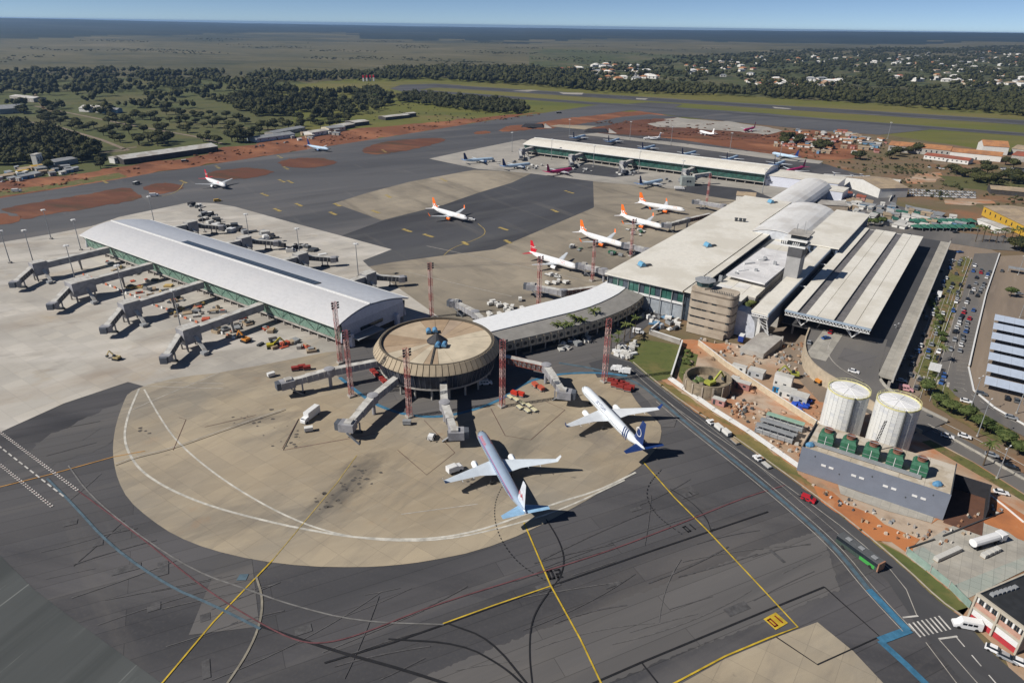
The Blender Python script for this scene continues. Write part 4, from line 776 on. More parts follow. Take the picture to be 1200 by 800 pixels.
for i, x in enumerate((862.5, 867.5, 872)):
    t = thing('roof_fan', ['left', 'middle', 'right'][i] + ' one of the three black roof fans standing in a row', 'roof fan', P(x, 259 + i * .5, 16.05), 0, 'black roof fans')
    MB().tube((0, 0, 0), (0, 0, 1.7), .95, n=10).build('barrel', M_STEELD, t); MB().tube((0, 0, 1.7), (0, 0, 2.1), 1.15, n=10).build('cowl', M_STEELD, t)

# ---- kerbside canopy
cp = thing('kerbside_canopy', 'broad cream canopy of long roof strips over the departures kerb', 'canopy', (0, 0, 0))
va, vb = 312.0, 492.5
for u0, u1 in ((-63.2, -57.9), (-53.9, -49.1), (-48.9, -42.0), (-38.0, -33.1), (-32.9, -26.4)):
    for k in range(3):
        a, b = va + (vb - va) * k / 3 + .12, va + (vb - va) * (k + 1) / 3 - .12
        MB().ubox(u0, u1, a, b, 13.4, 14.0).build('roof_strip', M_ROOFC, cp)
m_ = mat('smoked_rooflight', (.15, .14, .135), .4, .2)
for u0, u1 in ((-57.85, -53.95), (-41.95, -38.05)):
    for k in range(30):
        a = va + 6.02 * k; MB().ubox(u0 + .1, u1 - .1, a + .05, a + 5.95, 12.9, 13.1).build('rooflight_pane', m_, cp)
    MB().ubox(u0, u1, va, vb, 12.6, 12.85).build('rooflight_frame', M_STEELD, cp)
MB().ubox(-63.2, -26.4, va - .5, va - .1, 13.1, 14.0).build('edge_fascia', M_FASC, cp)
N_ = 26
for vv in (va - .25, vb):
    mb = MB()
    for i in range(N_):
        ua = -63 + 36.4 * i / N_; ub = -63 + 36.4 * (i + 1) / N_; um = (ua + ub) / 2; mb.bar(W(ua, vv, 13.0), W(um, vv, 11.5), .22); mb.bar(W(um, vv, 11.5), W(ub, vv, 13.0), .22)
    mb.bar(W(-63, vv, 11.5), W(-26.6, vv, 11.5), .3); mb.bar(W(-63, vv, 13.1), W(-26.6, vv, 13.1), .3)
    mb.build('edge_truss', M_TRIM, cp)
for v in (315, 350, 385, 420, 455, 489):
    for u in (-55.5, -33.5):
        mb = MB(); 
        for du, dv_ in ((-4.5, -2), (4.5, -2), (-4.5, 2), (4.5, 2)): mb.bar(W(u, v, 6.8), W(u + du, v + dv_ * 1.2, 12.8), .38)
        mb.build('branching_support', M_TRIM, cp)
# dark hall front; shade of the gap under the canopy is in its colour
MB().ubox(-66.3, -64.8, 322, 516, 6.1, 11.3).build('departures_glass_front', M_GLASSD, cp)

# ---- raised departures road
dk = thing('raised_road', 'raised concrete departures road with parapet, curving down as a ramp', 'viaduct', (0, 0, 0))
MB().ubox(-64.6, -12.6, 316, 521, 5.3, 6.0).build('road_deck', ASPH_NEW, dk); MB().ubox(-46.5, -17.5, 290, 315.9, 5.3, 5.98).build('road_deck', ROAD, dk)
MB().ubox(-17.4, -12.4, 284, 520, 5.2, 6.12).build('walkway', PAVE, dk); MB().ubox(-12.35, -11.6, 283, 521, 4.6, 7.1).build('parapet', mat('parapet_concrete', (.42, .40, .36)), dk)
MB().ubox(-13.5, -12.4, 285, 520, 0, 5.2).build('retaining_wall', M_CONC, dk)
MB().ubox(-46, -37.5, 284, 318, 6.02, 6.14).build('pale_pavement', PAVE, dk)
MB().ubox(-34, -21, 289, 303, 6.02, 6.08).build('forecourt_paving', ASPH_LIGHT, dk)
for i in range(12):
    MB().ubox(-60, -59.2, 300 + i * 19, 300.8 + i * 19, 0, 5.3).build('deck_column', M_CONC, dk)
Lp = [(948, 386, 6), (942, 402, 6), (945, 418, 6), (958, 433, 5.6), (990, 452, 4.2), (1030, 478, 2.2), (1080, 507, .2)]
Rp = [(1040, 398, 6), (1034, 420, 6), (1029, 438, 6), (1033, 450, 5.6), (1048, 462, 4.2), (1075, 477, 2.2), (1110, 494, .2)]
A_ = smooth_line([P(*p) for p in Lp], 2); B_ = smooth_line([P(*p) for p in Rp], 2)
mb = MB(); wl = MB(); wr = MB()
for i in range(len(A_) - 1):
    p, q, r_, s_ = A_[i], A_[i + 1], B_[i + 1], B_[i]
    mb.hexa([(*p.xy, p.z - .6), (*q.xy, q.z - .6), (*r_.xy, r_.z - .6), (*s_.xy, s_.z - .6), (*p.xy, p.z + .06), (*q.xy, q.z + .06), (*r_.xy, r_.z + .06), (*s_.xy, s_.z + .06)])
    for (a, b, w_) in ((p, q, wl), (s_, r_, wr)):
        nn = Vector((-(b - a).y, (b - a).x, 0)).normalized() * .3
        if w_ is wr and i < (len(A_) - 1) * .42: continue
        w_.hexa([(a.x - nn.x, a.y - nn.y, -.2), (b.x - nn.x, b.y - nn.y, -.2), (b.x + nn.x, b.y + nn.y, -.2), (a.x + nn.x, a.y + nn.y, -.2), (a.x - nn.x, a.y - nn.y, a.z + 1), (b.x - nn.x, b.y - nn.y, b.z + 1), (b.x + nn.x, b.y + nn.y, b.z + 1), (a.x + nn.x, a.y + nn.y, a.z + 1)])
mb.build('ramp_deck', ROAD, dk); wl.build('outer_ramp_wall', mat('ramp_wall_concrete', (.42, .35, .26), .85, .12, .4), dk); wr.build('inner_ramp_wall', PAVE, dk)
struct_l = smooth_line([P(975, 395, 6.1), P(968, 412, 6.1), P(980, 430, 5.9), P(1010, 450, 4.7)], 2)
mb = MB(); strip(mb, struct_l, .4, 6.16); mb.build('lane_line', PWF, dk)
MB().ubox(-64.6, -12.6, 521, 560, -.3, .2).build('approach', ROAD, dk)

# ---- old control block with tower cab
cb = thing('control_block', 'banded tan concrete block with small glass control cab on top', 'control tower', W(-92.5, 298), A35)
def rrect(x0, x1, y0, y1, r, n=5):
    pts = []
    for cx, cy, a in ((x1 - r, y1 - r, 0), (x0 + r, y1 - r, 90), (x0 + r, y0 + r, 180), (x1 - r, y0 + r, 270)):
        for k in range(n + 1): t = R(a + 90 * k / n); pts.append((cx + r * math.cos(t), cy + r * math.sin(t)))
    return pts
for i in range(5):
    MB().prism(rrect(-10.7, 10.7, -4.8, 5.2, 2.6), .0 + 4 * i + (.0 if i else 0), 4 * i + 3.1).build('concrete_band', M_CONCT, cb)
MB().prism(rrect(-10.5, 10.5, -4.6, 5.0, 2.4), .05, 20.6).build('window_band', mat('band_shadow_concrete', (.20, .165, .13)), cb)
for i in range(4):
    for x in (-9.0, -6.4, -3.8, 0.6, 8.2):
        MB().box(x, x + (2.3 if x < 8 else 1.6), -4.72, -4.55, 4 * i + 3.15, 4 * i + 3.95).build('window', M_GLASSD, cb)
MB().prism(rrect(-10.7, 10.7, -4.8, 5.2, 2.6), 20.0, 21.2).build('parapet', M_CONCT, cb)
MB().box(-9, 9, -7.2, -4.9, 0, 2.6).build('base_block', M_CONCT, cb)
MB().prism([(-9.5 + 4 + 4.2 * math.cos(R(22.5 + 45 * k)), 4.2 * math.sin(R(22.5 + 45 * k))) for k in range(8)], 21.2, 22.2).build('cab_base', M_CONCT, cb)
cc = (-5.5, 0); mb = MB().lathe(cc, [(3.7, 22.2), (4.5, 24.6)], 8); fix(mb.build('cab_glass', mat('cab_glass', (.04, .09, .10), .1, .2, spec=.7), cb))
MB().lathe(cc, [(5.0, 24.6), (5.0, 25.0), (.1, 25.3)], 8).build('cab_roof', M_STEEL, cb)
for x, y, h_ in ((-5, 0, 4.5), (-7, 1, 3), (-3.2, -.6, 3.4)): MB().tube((x, y, 25.1), (x, y, 25.1 + h_), .08, n=5).build('antenna', M_TRIM, cb)
for i in range(14): MB().box(-1 + i * .8, -.75 + i * .8, -4.3, -4.1, 21.2, 22.6).build('railing_post', M_STEELD, cb)

# ---- tall control tower
tw = thing('control_tower', 'tall grey concrete control tower shaft with two white balconies above the roof', 'control tower', W(-72.4, 358), A35)
MB().box(-3.4, 3.4, -5.0, 5.0, 0, 27).build('shaft', mat('grey_shaft_concrete', (.33, .325, .32), .8, .1, .2), tw)
MB().box(-3.5, 3.5, -5.1, 5.1, 27.01, 32).build('dark_neck', mat('charcoal_panel', (.085, .085, .09)), tw)
MB().box(-7.5, 4.5, -5.4, 6.4, 32.01, 33.0).build('lower_balcony', M_TRIM, tw)
MB().box(-4.4, 4.0, -4.6, 5.6, 33.01, 35.2).build('cab_glass', M_GLASSD, tw)
MB().box(-6.4, 5.0, -5.4, 6.4, 35.21, 36.2).build('upper_balcony', M_TRIM, tw)
MB().box(-3.4, 4.2, -4.4, 5.4, 36.21, 38.2).build('upper_cab_glass', M_GLASSD, tw)
MB().box(-4.8, 5.4, -5.2, 6.2, 38.21, 38.9).build('cab_roof', M_CONC, tw)
for x, y, h_ in ((-2, 0, 4), (1, 2, 5.5), (3, -2, 3), (-3, 4, 3)): MB().tube((x, y, 38.9), (x, y, 38.9 + h_), .09, n=5).build('antenna', M_STEEL, tw)
for i in range(10): MB().box(-7.4 + i * .95, -7.0 + i * .95, -5.5, -5.3, 33.0, 34.6).build('railing_post', M_STEELD if i < 6 else M_TRIM, tw)
# ================================================================== AIRCRAFT
def text_mesh(txt, size):
    cu = bpy.data.curves.new('t', 'FONT'); cu.body = txt; cu.size = size; cu.align_x = 'CENTER'; cu.align_y = 'CENTER'; cu.resolution_u = 2
    ob = bpy.data.objects.new('t', cu); col.objects.link(ob); me = bpy.data.meshes.new_from_object(ob)
    bpy.data.objects.remove(ob); bm = bmesh.new(); bm.from_mesh(me); bmesh.ops.triangulate(bm, faces=bm.faces)
    bmesh.ops.subdivide_edges(bm, edges=[e for e in bm.edges if e.calc_length() > size * .25], cuts=1)
    vs = [tuple(v.co) for v in bm.verts]; fs = [tuple(v.index for v in f.verts) for f in bm.faces]; bm.free(); return vs, fs
M_ENG = mat('engine_grey', (.32, .33, .35), .4, .1, metal=.3)
M_TYRE = mat('tyre_black', (.02, .02, .02), .8)
def aircraft(name, label, L_, span, fr, body, wing, fin, engc, stabc=None, extra=None, winglet=None, group=None, ttail=False, parts=True):
    t = thing(name, label, 'airliner', (0, 0, 0), 0, group); zc = fr + 1.9 * L_ / 40; N = 18
    prof = [(0.0, .04, -.22), (.008, .26, -.18), (.022, .5, -.12), (.045, .75, -.06), (.08, .93, -.01), (.12, 1, 0), (.62, 1, 0), (.72, .95, .05), (.82, .76, .2), (.9, .52, .4), (.96, .28, .55), (1.0, .10, .62)]
    rs = []
    for s, r_, dz in prof:
        x = L_ / 2 - s * L_; rs.append([(x, fr * r_ * math.cos(a), zc + dz * fr + fr * r_ * math.sin(a)) for a in [2 * math.pi * k / N for k in range(N)]])
    fu = fix(MB().rings(rs).build('fuselage', body, t, smooth=True))
    mb = MB()                                             # cockpit windows and cabin windows
    for sy in (1, -1):
        for k in range(3):
            x = L_ / 2 - L_ * (.030 + .012 * k); x2 = x - L_ * .009; y = fr * (.38 + .17 * k) * sy; y2 = fr * (.44 + .17 * k) * sy
            rr_ = .60 + .10 * k; z = zc + fr * (.34 - .03 * k)
            mb.hexa([(x, y * .9, z), (x2, y2, z), (x2, y2 * .8, z), (x, y * .7, z), (x + .02, y * .86, z + fr * .22), (x2, y2 * .93, z + fr * .26), (x2, y2 * .7, z + fr * .26), (x, y * .6, z + fr * .22)])
    mb.build('cockpit_window', M_GLASSD, t)
    if parts:
        for sy in (1, -1):
            mb = MB(); n = int(L_ * .66 / .95)
            for k in range(n):
                x = L_ * .37 - k * .95; a = .22
                mb.add([(x, sy * (fr * math.cos(a) + .02), zc + fr * math.sin(a)), (x - .38, sy * (fr * math.cos(a) + .02), zc + fr * math.sin(a)), (x - .38, sy * (fr * math.cos(a + .14) + .02), zc + fr * math.sin(a + .14)), (x, sy * (fr * math.cos(a + .14) + .02), zc + fr * math.sin(a + .14))], [(0, 1, 2, 3)])
            tag(mb.build('cabin_windows', M_GLASSD, t), kind='stuff')
    def wingm(x0, y0, z0, c0_, x1, y1, z1, c1, th0, th1, kx=None):
        def sec(x, y, z, c, th):
            return [(x, y, z), (x - c * .12, y, z + th * .5), (x - c * .42, y, z + th * .58), (x - c, y, z + .02), (x - c * .5, y, z - th * .4), (x - c * .12, y, z - th * .42)]
        ss = [sec(x0, y0, z0, c0_, th0)]
        if kx: ss.append(sec(*kx))
        ss.append(sec(x1, y1, z1, c1, th1)); return MB().rings(ss)
    hs = span / 2; x0 = L_ * .155; zw = zc - fr * .55; cr = L_ * .175; tipx = x0 - (hs - fr) * .47
    for sy in (1, -1):
        ky = hs * .36; kxx = x0 - (ky - fr) * .50
        wg = fix(wingm(x0, sy * fr * .6, zw, cr, tipx, sy * hs * .98, zw + hs * .095, L_ * .038, .85, .18, (kxx, sy * ky, zw + ky * .07, L_ * .108, .5)).build('wing', wing, t))
        if winglet:
            c = L_ * .036; fix(MB().rings([[(tipx, sy * hs * .98, zw + hs * .095), (tipx - c * .5, sy * (hs * .98 + .12), zw + hs * .095), (tipx - c, sy * hs * .98, zw + hs * .095), (tipx - c * .5, sy * (hs * .98 - .1), zw + hs * .095)],
                                           [(tipx - c * .9, sy * (hs + .45), zw + hs * .095 + 2.3), (tipx - c * 1.15, sy * (hs + .5), zw + hs * .095 + 2.3), (tipx - c * 1.45, sy * (hs + .45), zw + hs * .095 + 2.3), (tipx - c * 1.15, sy * (hs + .4), zw + hs * .095 + 2.3)]]).build('winglet', winglet, wg))
        for k in range(3):                                # flap track fairings
            y = hs * (.28 + .2 * k); xx = x0 - (y - fr) * .49 - L_ * (.105 - .02 * k); MB().tube((xx + 1.2, sy * y, zw + y * .08 - .25), (xx - 1.1, sy * y, zw + y * .08 - .1), .2, .06, 6).build('flap_fairing', wing, wg)
        if not ttail:
            er = fr * .56; ye = hs * .335; xe = x0 - (ye - fr) * .35 + L_ * .035; ze = zw - er * .75
            en = MB().lathe((0, 0), [(er * .84, 0)], 14)
            rs = []
            for dx, r_ in ((0, .86), (-.25, 1.0), (-1.6, 1.0), (-3.0, .82), (-3.7, .62)):
                rs.append([(xe + 1.4 + dx * er, sy * ye + er * r_ * math.cos(a), ze + er * r_ * math.sin(a)) for a in [2 * math.pi * k / 14 for k in range(14)]])
            e_ = fix(MB().rings(rs).build('engine', engc, t, smooth=True, auto=True))
            MB().tube((xe + 1.42, sy * ye, ze), (xe + 1.40, sy * ye, ze), er * .78, er * .78, 14).build('intake', M_STEELD, e_)
            MB().hexa([(xe + 1, sy * ye - .15, ze + er * .8), (xe + 1, sy * ye + .15, ze + er * .8), (xe - 2.4, sy * ye + .15, ze + er * .6), (xe - 2.4, sy * ye - .15, ze + er * .6), (xe, sy * ye - .12, zw + ye * .08 + .1), (xe, sy * ye + .12, zw + ye * .08 + .1), (xe - 3, sy * ye + .12, zw + ye * .08), (xe - 3, sy * ye - .12, zw + ye * .08)]).build('pylon', wing, e_)
        else:
            MB().tube((-L_ * .24, sy * (fr + .8), zc + .4), (-L_ * .40, sy * (fr + .8), zc + .5), .75, .6, 12).build('engine', engc, t)
        hz = zc + fr * .4 if not ttail else zc + fr * .9 + L_ * .165
        xs = -L_ * .40 if not ttail else -L_ * .455
        fix(wingm(xs, sy * (fr * .15), hz, L_ * .095, xs - L_ * .075, sy * span * .19, hz + .5, L_ * .035, .35, .12).build('stabiliser', stabc or wing, t))
    fh = L_ * .19; xf = -L_ * .345
    def fsec(x, z, c, th): return [(x, 0, z), (x - c * .3, th, z), (x - c, 0, z), (x - c * .3, -th, z)]
    if isinstance(fin, tuple):
        mid = .42; f1, f2 = fin
        ra = [fsec(xf, zc + fr * .75, L_ * .125, .28), fsec(xf - L_ * .09 * mid, zc + fr * .75 + fh * mid, L_ * (.125 - .075 * mid), .22)]; rb = [ra[1], fsec(xf - L_ * .09, zc + fr * .75 + fh, L_ * .05, .12)]
        f_ = fix(MB().rings(ra).build('tail_fin', f1, t)); fix(MB().rings(rb).build('fin_tip', f2, f_))
    else:
        f_ = fix(MB().rings([fsec(xf, zc + fr * .75, L_ * .125, .28), fsec(xf - L_ * .09, zc + fr * .75 + fh, L_ * .05, .12)]).build('tail_fin', fin, t))
    MB().tube((L_ * .36, 0, 0), (L_ * .36, 0, zc - fr * .8), .13, n=6).tube((L_ * .36, -.35, .42), (L_ * .36, .35, .42), .42, n=10).build('nose_gear', M_TYRE, t)
    for sy in (1, -1): MB().tube((-.8, sy * L_ * .07, .4), (-.8, sy * L_ * .07, zw), .16, n=6).tube((-.8, sy * L_ * .07 - .55, .55), (-.8, sy * L_ * .07 + .55, .55), .55, n=10).build('main_gear', M_TYRE, t)
    t['_zc'] = zc; t['_fr'] = fr; t['_fin'] = (xf, zc + fr * .75, fh)
    return t
def wrap_text(t, L_, txt, size, x, ang, m, name='title'):
    """lettering laid round the fuselage skin on both sides"""
    vs, fs = text_mesh(txt, size); zc, fr = t['_zc'], t['_fr']
    for sy in (1, -1):
        out = []
        for vx, vy, _ in vs:
            a = ang + vy / fr; xx = x + (-vx if sy > 0 else vx); out.append((xx, sy * (fr + .025) * math.cos(a), zc + (fr + .025) * math.sin(a)))
        MB().add(out, fs).build(name, m, t)
def fin_mark(t, L_, pts_fn, m, name='fin_emblem'):
    xf, z0, fh = t['_fin']
    for sy in (1, -1):
        mb = MB(); pts_fn(mb, xf, z0, fh, sy); mb.build(name, m, t)
def ring_mark(cx, cz, r1, r2, n=18, off=.3):
    def f(mb, xf, z0, fh, sy):
        X, Z = xf - cx, z0 + cz
        for i in range(n):
            a, b = 2 * math.pi * i / n, 2 * math.pi * (i + 1) / n
            mb.add([(X + r1 * math.cos(a), sy * off, Z + r1 * math.sin(a)), (X + r1 * math.cos(b), sy * off, Z + r1 * math.sin(b)), (X + r2 * math.cos(b), sy * off, Z + r2 * math.sin(b)), (X + r2 * math.cos(a), sy * off, Z + r2 * math.sin(a))], [(0, 1, 2, 3)])
    return f
def bands(mb, L_, fr, zc, x0, x1, a0, a1, off=.02):
    for sy in (1, -1):
        n = 10; 
        for i in range(n):
            xa, xb = x0 + (x1 - x0) * i / n, x0 + (x1 - x0) * (i + 1) / n
            mb.add([(x_, sy * (fr + off) * math.cos(a), zc + (fr + off) * math.sin(a)) for x_, a in ((xa, a0), (xb, a0), (xb, a1), (xa, a1))], [(0, 1, 2, 3)])
PAINTW = mat('aircraft_white', (.80, .80, .80), .3, .03, spec=.5); SILVER = mat('polished_aluminium', (.36, .45, .57), .28, .06, .3, metal=.3, spec=.6)
LGREY = mat('wing_grey', (.52, .55, .58), .4, .05); ORG = mat('bright_orange_paint', (.85, .17, .02), .4, .05); REDP = mat('airline_red', (.55, .015, .03), .4, .05)
NAVY = mat('navy_paint', (.012, .035, .14), .35, .05); BLUEP = mat('blue_aircraft_paint', (.10, .20, .42), .4, .05); PINK = mat('magenta_paint', (.42, .02, .12), .4); SBLUE = mat('pale_blue_wing', (.42, .55, .68), .4)
def place(t, nose, tail, L_, z=4.0, grow=1.0):
    a, b = P(*nose, z), P(*tail, z); dd = a - b; ang = math.atan2(dd.y, dd.x); c = a - dd.normalized() * L_ / 2
    t.location = (c.x, c.y, -.02); t.rotation_euler = (0, 0, ang); return t

t = aircraft('airliner', 'bare silver airliner with thin red and blue stripe nosed up to the round terminal', 47.3, 38, 1.9, SILVER, mat('silver_wing', (.56, .62, .68), .35, .04), mat('fin_silver', (.62, .66, .72), .35), PAINTW, mat('stab_blue', (.25, .42, .60), .4), winglet=LGREY)
zc, fr = t['_zc'], t['_fr']
mb = MB(); bands(mb, 47.3, fr, zc, 19.5, -16, .56, .62); mb.build('red_stripe', REDP, t); mb = MB(); bands(mb, 47.3, fr, zc, 19.5, -16, .44, .52); mb.build('blue_stripe', mat('stripe_blue', (.03, .08, .35)), t)
wrap_text(t, 47.3, 'American', 1.5, 15.5, .95, REDP)
vs_, fs_ = text_mesh('AA', 2.6)
for sy in (1, -1): MB().add([(-19.6 + (-x if sy > 0 else x), sy * .3, zc + 1.9 * .75 + 3.4 + y) for x, y, _ in vs_], fs_).build('fin_emblem', REDP, t)
place(t, (562, 504), (615, 601), 47.3, 4.5)
t = aircraft('airliner', 'white airliner with navy blue tail and striped rear body on the right hand stand', 47.3, 38, 1.9, mat('pearl_silver_white', (.64, .68, .72), .3, .04, spec=.5), mat('pale_wing', (.62, .65, .68), .35, .04), NAVY, PAINTW, NAVY, winglet=NAVY)
zc = t['_zc']; fin_mark(t, 47.3, ring_mark(3.1, 4.0, 1.45, 1.7), PAINTW)
mb = MB()
for k in range(3):
    for sy in (1, -1):
        for i in range(14):
            a0, a1 = -.6 + 2.2 * i / 14, -.6 + 2.2 * (i + 1) / 14; f = lambda a: -10.2 - k * 1.2 - 1.5 * math.cos(a * 1.1)
            mb.add([(f(a0), sy * 1.95 * math.cos(a0), zc + 1.95 * math.sin(a0)), (f(a1), sy * 1.95 * math.cos(a1), zc + 1.95 * math.sin(a1)), (f(a1) - .45, sy * 1.93 * math.cos(a1), zc + .05 + 1.95 * math.sin(a1)), (f(a0) - .45, sy * 1.93 * math.cos(a0), zc + .05 + 1.95 * math.sin(a0))], [(0, 1, 2, 3)])
mb.build('rear_stripes', NAVY, t); wrap_text(t, 47.3, 'SKYTEAM', 1.7, 6.0, .85, NAVY)
place(t, (683, 452), (753, 526), 47.3, 4.5)
# orange tailed jets
g0 = aircraft('airliner', 'white airliner with orange tail and engines taxiing alone on the dark tarmac', 39.5, 35, 1.9, PAINTW, LGREY, (PAINTW, ORG), ORG, PAINTW, winglet=ORG, group='orange tailed airliners')
fin_mark(g0, 39.5, ring_mark(3.0, 2.6, .8, 1.35), ORG); wrap_text(g0, 39.5, 'GOL', 1.7, 12, .75, ORG)
mb = MB(); mb.hexa([(-12.6, -.2, 6.3), (-12.6, .2, 6.3), (-16.5, .2, 6.1), (-16.5, -.2, 6.1), (-13.4, -.12, 6.9), (-13.4, .12, 6.9), (-15.8, .12, 8.0), (-15.8, -.12, 8.0)]); mb.build('dorsal_fin', ORG, g0)
place(g0, (547.5, 255.5), (504, 243.5), 39.5)
for lab, n_, t_ in (('white airliner with orange tail, nearest of the three at the terminal gates', (731, 287), (676, 271)), ('white airliner with orange tail, middle of the three at the terminal gates', (776.5, 265.5), (724.5, 252)), ('white airliner with orange tail, farthest of the three at the terminal gates', (803, 246), (753, 238.5))):
    place(dup(g0, (0, 0, 0), 0, lab), n_, t_, 39.5)
t = aircraft('airliner', 'white airliner with red tail parked in front of the terminal corner', 37.6, 34, 1.95, PAINTW, LGREY, REDP, PAINTW, REDP, group='red tailed airliners')
wrap_text(t, 37.6, 'TAM', 2.1, 8.5, .62, REDP)
vs_, fs_ = text_mesh('TAM', 1.9)
for sy in (1, -1):
    MB().add([(-15.9 + (-x if sy > 0 else x), sy * .3, t['_zc'] + 4.6 + y) for x, y, _ in vs_], fs_).build('fin_title', PAINTW, t)
place(t, (676.5, 312.5), (621, 296.5), 37.6)
place(dup(t, (0, 0, 0), 0, 'white airliner with red tail rolling on the far left taxiway'), (264, 217), (231, 206), 37.6)
# blue and other jets farther off
b0 = aircraft('airliner', 'blue grey airliner at the far left end of the distant pier', 36, 29, 1.6, SBLUE, LGREY, NAVY, BLUEP, BLUEP, group='airliners round the distant pier', parts=False)
place(b0, (579, 185), (553, 187), 36)
for lab, n_, t_, L_ in (('blue airliner second from the left along the distant pier', (622, 191), (596, 194), 36), ('blue grey airliner on the taxiway before the left hand sheds', (385, 174), (356, 169.5), 36),
                      ('blue grey airliner near the stair box at the right end of the distant pier', (777, 210), (748, 216), 36), ('small blue finned airliner standing beyond the link block among site clutter', (905, 178.5), (934, 184), 36)):
    place(dup(b0, (0, 0, 0), 0, lab), n_, t_, L_)
pk = aircraft('airliner', 'magenta airliner standing third along the distant pier', 36, 30, 1.7, PINK, LGREY, PINK, PINK, PINK, group='airliners round the distant pier', parts=False)
place(pk, (671, 197), (646, 201), 36)
place(dup(pk, (0, 0, 0), 0, 'magenta finned airliner partly hidden behind the link block roof'), (921, 200), (951, 194), 36)
place(dup(pk, (0, 0, 0), 0, 'purple airliner alone on the pale yard before the runway'), (872, 152), (889, 148.5), 36)
for lab, n_, t_ in (('dark finned airliner behind the distant pier, leftmost of the row', (686, 158), (667, 163)), ('dark finned airliner behind the distant pier, second of the row', (726, 162), (706, 168)), ('dark finned airliner behind the distant pier, third of the row', (768, 170), (749, 175)),
                    ('dark finned airliner behind the distant pier, fourth of the row', (816, 177), (796, 182)), ('dark finned airliner behind the distant pier, fifth of the row', (865, 182), (845, 189)), ('dark finned airliner behind the link block, last of the row', (920, 188), (897, 197))):
    place(dup(b0, (0, 0, 0), 0, lab), n_, t_, 36)
bz = aircraft('business_jet', 'white business jet with high tailplane beyond the distant pier', 26, 22, 1.2, PAINTW, PAINTW, PAINTW, PAINTW, PAINTW, ttail=True, parts=False)
place(bz, (754, 162), (776, 161), 26, 2.5)
place(dup(bz, (0, 0, 0), 0, 'small white jet parked past the end of the link block'), (960, 213), (975, 210), 26, 2.5)
wt = dup(b0, (0, 0, 0), 0, 'white finned airliner standing on the red earth side of the far taxiway', 'airliners round the distant pier')
for c in wt.children: c.data = c.data.copy(); c.data.materials[0] = PAINTW
place(wt, (820, 153), (839, 158), 36)
for lab, px in (('tiny white light aircraft, left of the pair near the fenced apron', (1005, 207)), ('tiny white light aircraft, right of the pair near the fenced apron', (1016, 206))):
    place(dup(bz, (0, 0, 0), 0, lab, 'light aircraft near the fenced apron', .55), (px[0] + 4, px[1]), (px[0] - 4, px[1] + 1), 14, 1.5)

# ================================================================== BOARDING BRIDGES
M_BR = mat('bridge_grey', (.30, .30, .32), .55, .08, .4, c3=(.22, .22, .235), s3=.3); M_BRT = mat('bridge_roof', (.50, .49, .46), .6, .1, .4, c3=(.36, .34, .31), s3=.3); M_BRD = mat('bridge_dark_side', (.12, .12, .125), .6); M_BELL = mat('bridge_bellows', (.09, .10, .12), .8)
M_RUST = mat('rust_red_steel', (.20, .06, .04), .6, .2)
def tunnel(t, name, a, b, w_, h_, m, ribs=True):
    c = fix(MB().bar(a, b, w_, h_).build(name, m, t)); a, b = Vector(a), Vector(b); dd = (b - a).normalized(); x = dd.cross(Vector((0, 0, 1))).normalized(); y = x.cross(dd).normalized()
    MB().bar(a + y * (h_ / 2 + .05), b + y * (h_ / 2 + .05), w_ * .96, .12).build('tunnel_roof', M_BRT, c)
    if ribs:
        mb = MB(); n = max(2, int((b - a).length / 2.2))
        for i in range(n + 1):
            p = a.lerp(b, i / n)
            for s in (1, -1): mb.bar(p + x * s * (w_ / 2 + .06) - y * h_ * .5, p + x * s * (w_ / 2 + .06) + y * h_ * .5, .16)
        tag(mb.build('side_ribs', M_BRT, c), kind='stuff')
    return c
def legs(t, p, sp=1.6, top=None, m=None):
    p = Vector(p)
    for s in (1, -1): MB().box(p.x + s * sp - .25, p.x + s * sp + .25, p.y - .25, p.y + .25, 0.9, top or p.z).build('support_leg', m or M_BR, t)
    MB().box(p.x - sp - .4, p.x + sp + .4, p.y - .45, p.y + .45, .25, 1.0).build('bogie', M_STEELD, t)
    for s in (1, -1): MB().tube((p.x + s * (sp + .5), p.y - .3, .45), (p.x + s * (sp + .5), p.y + .3, .45), .45, n=10).build('wheel', M_TYRE, t)
def loc_world(pts, o): return [Vector(p) - o for p in pts]
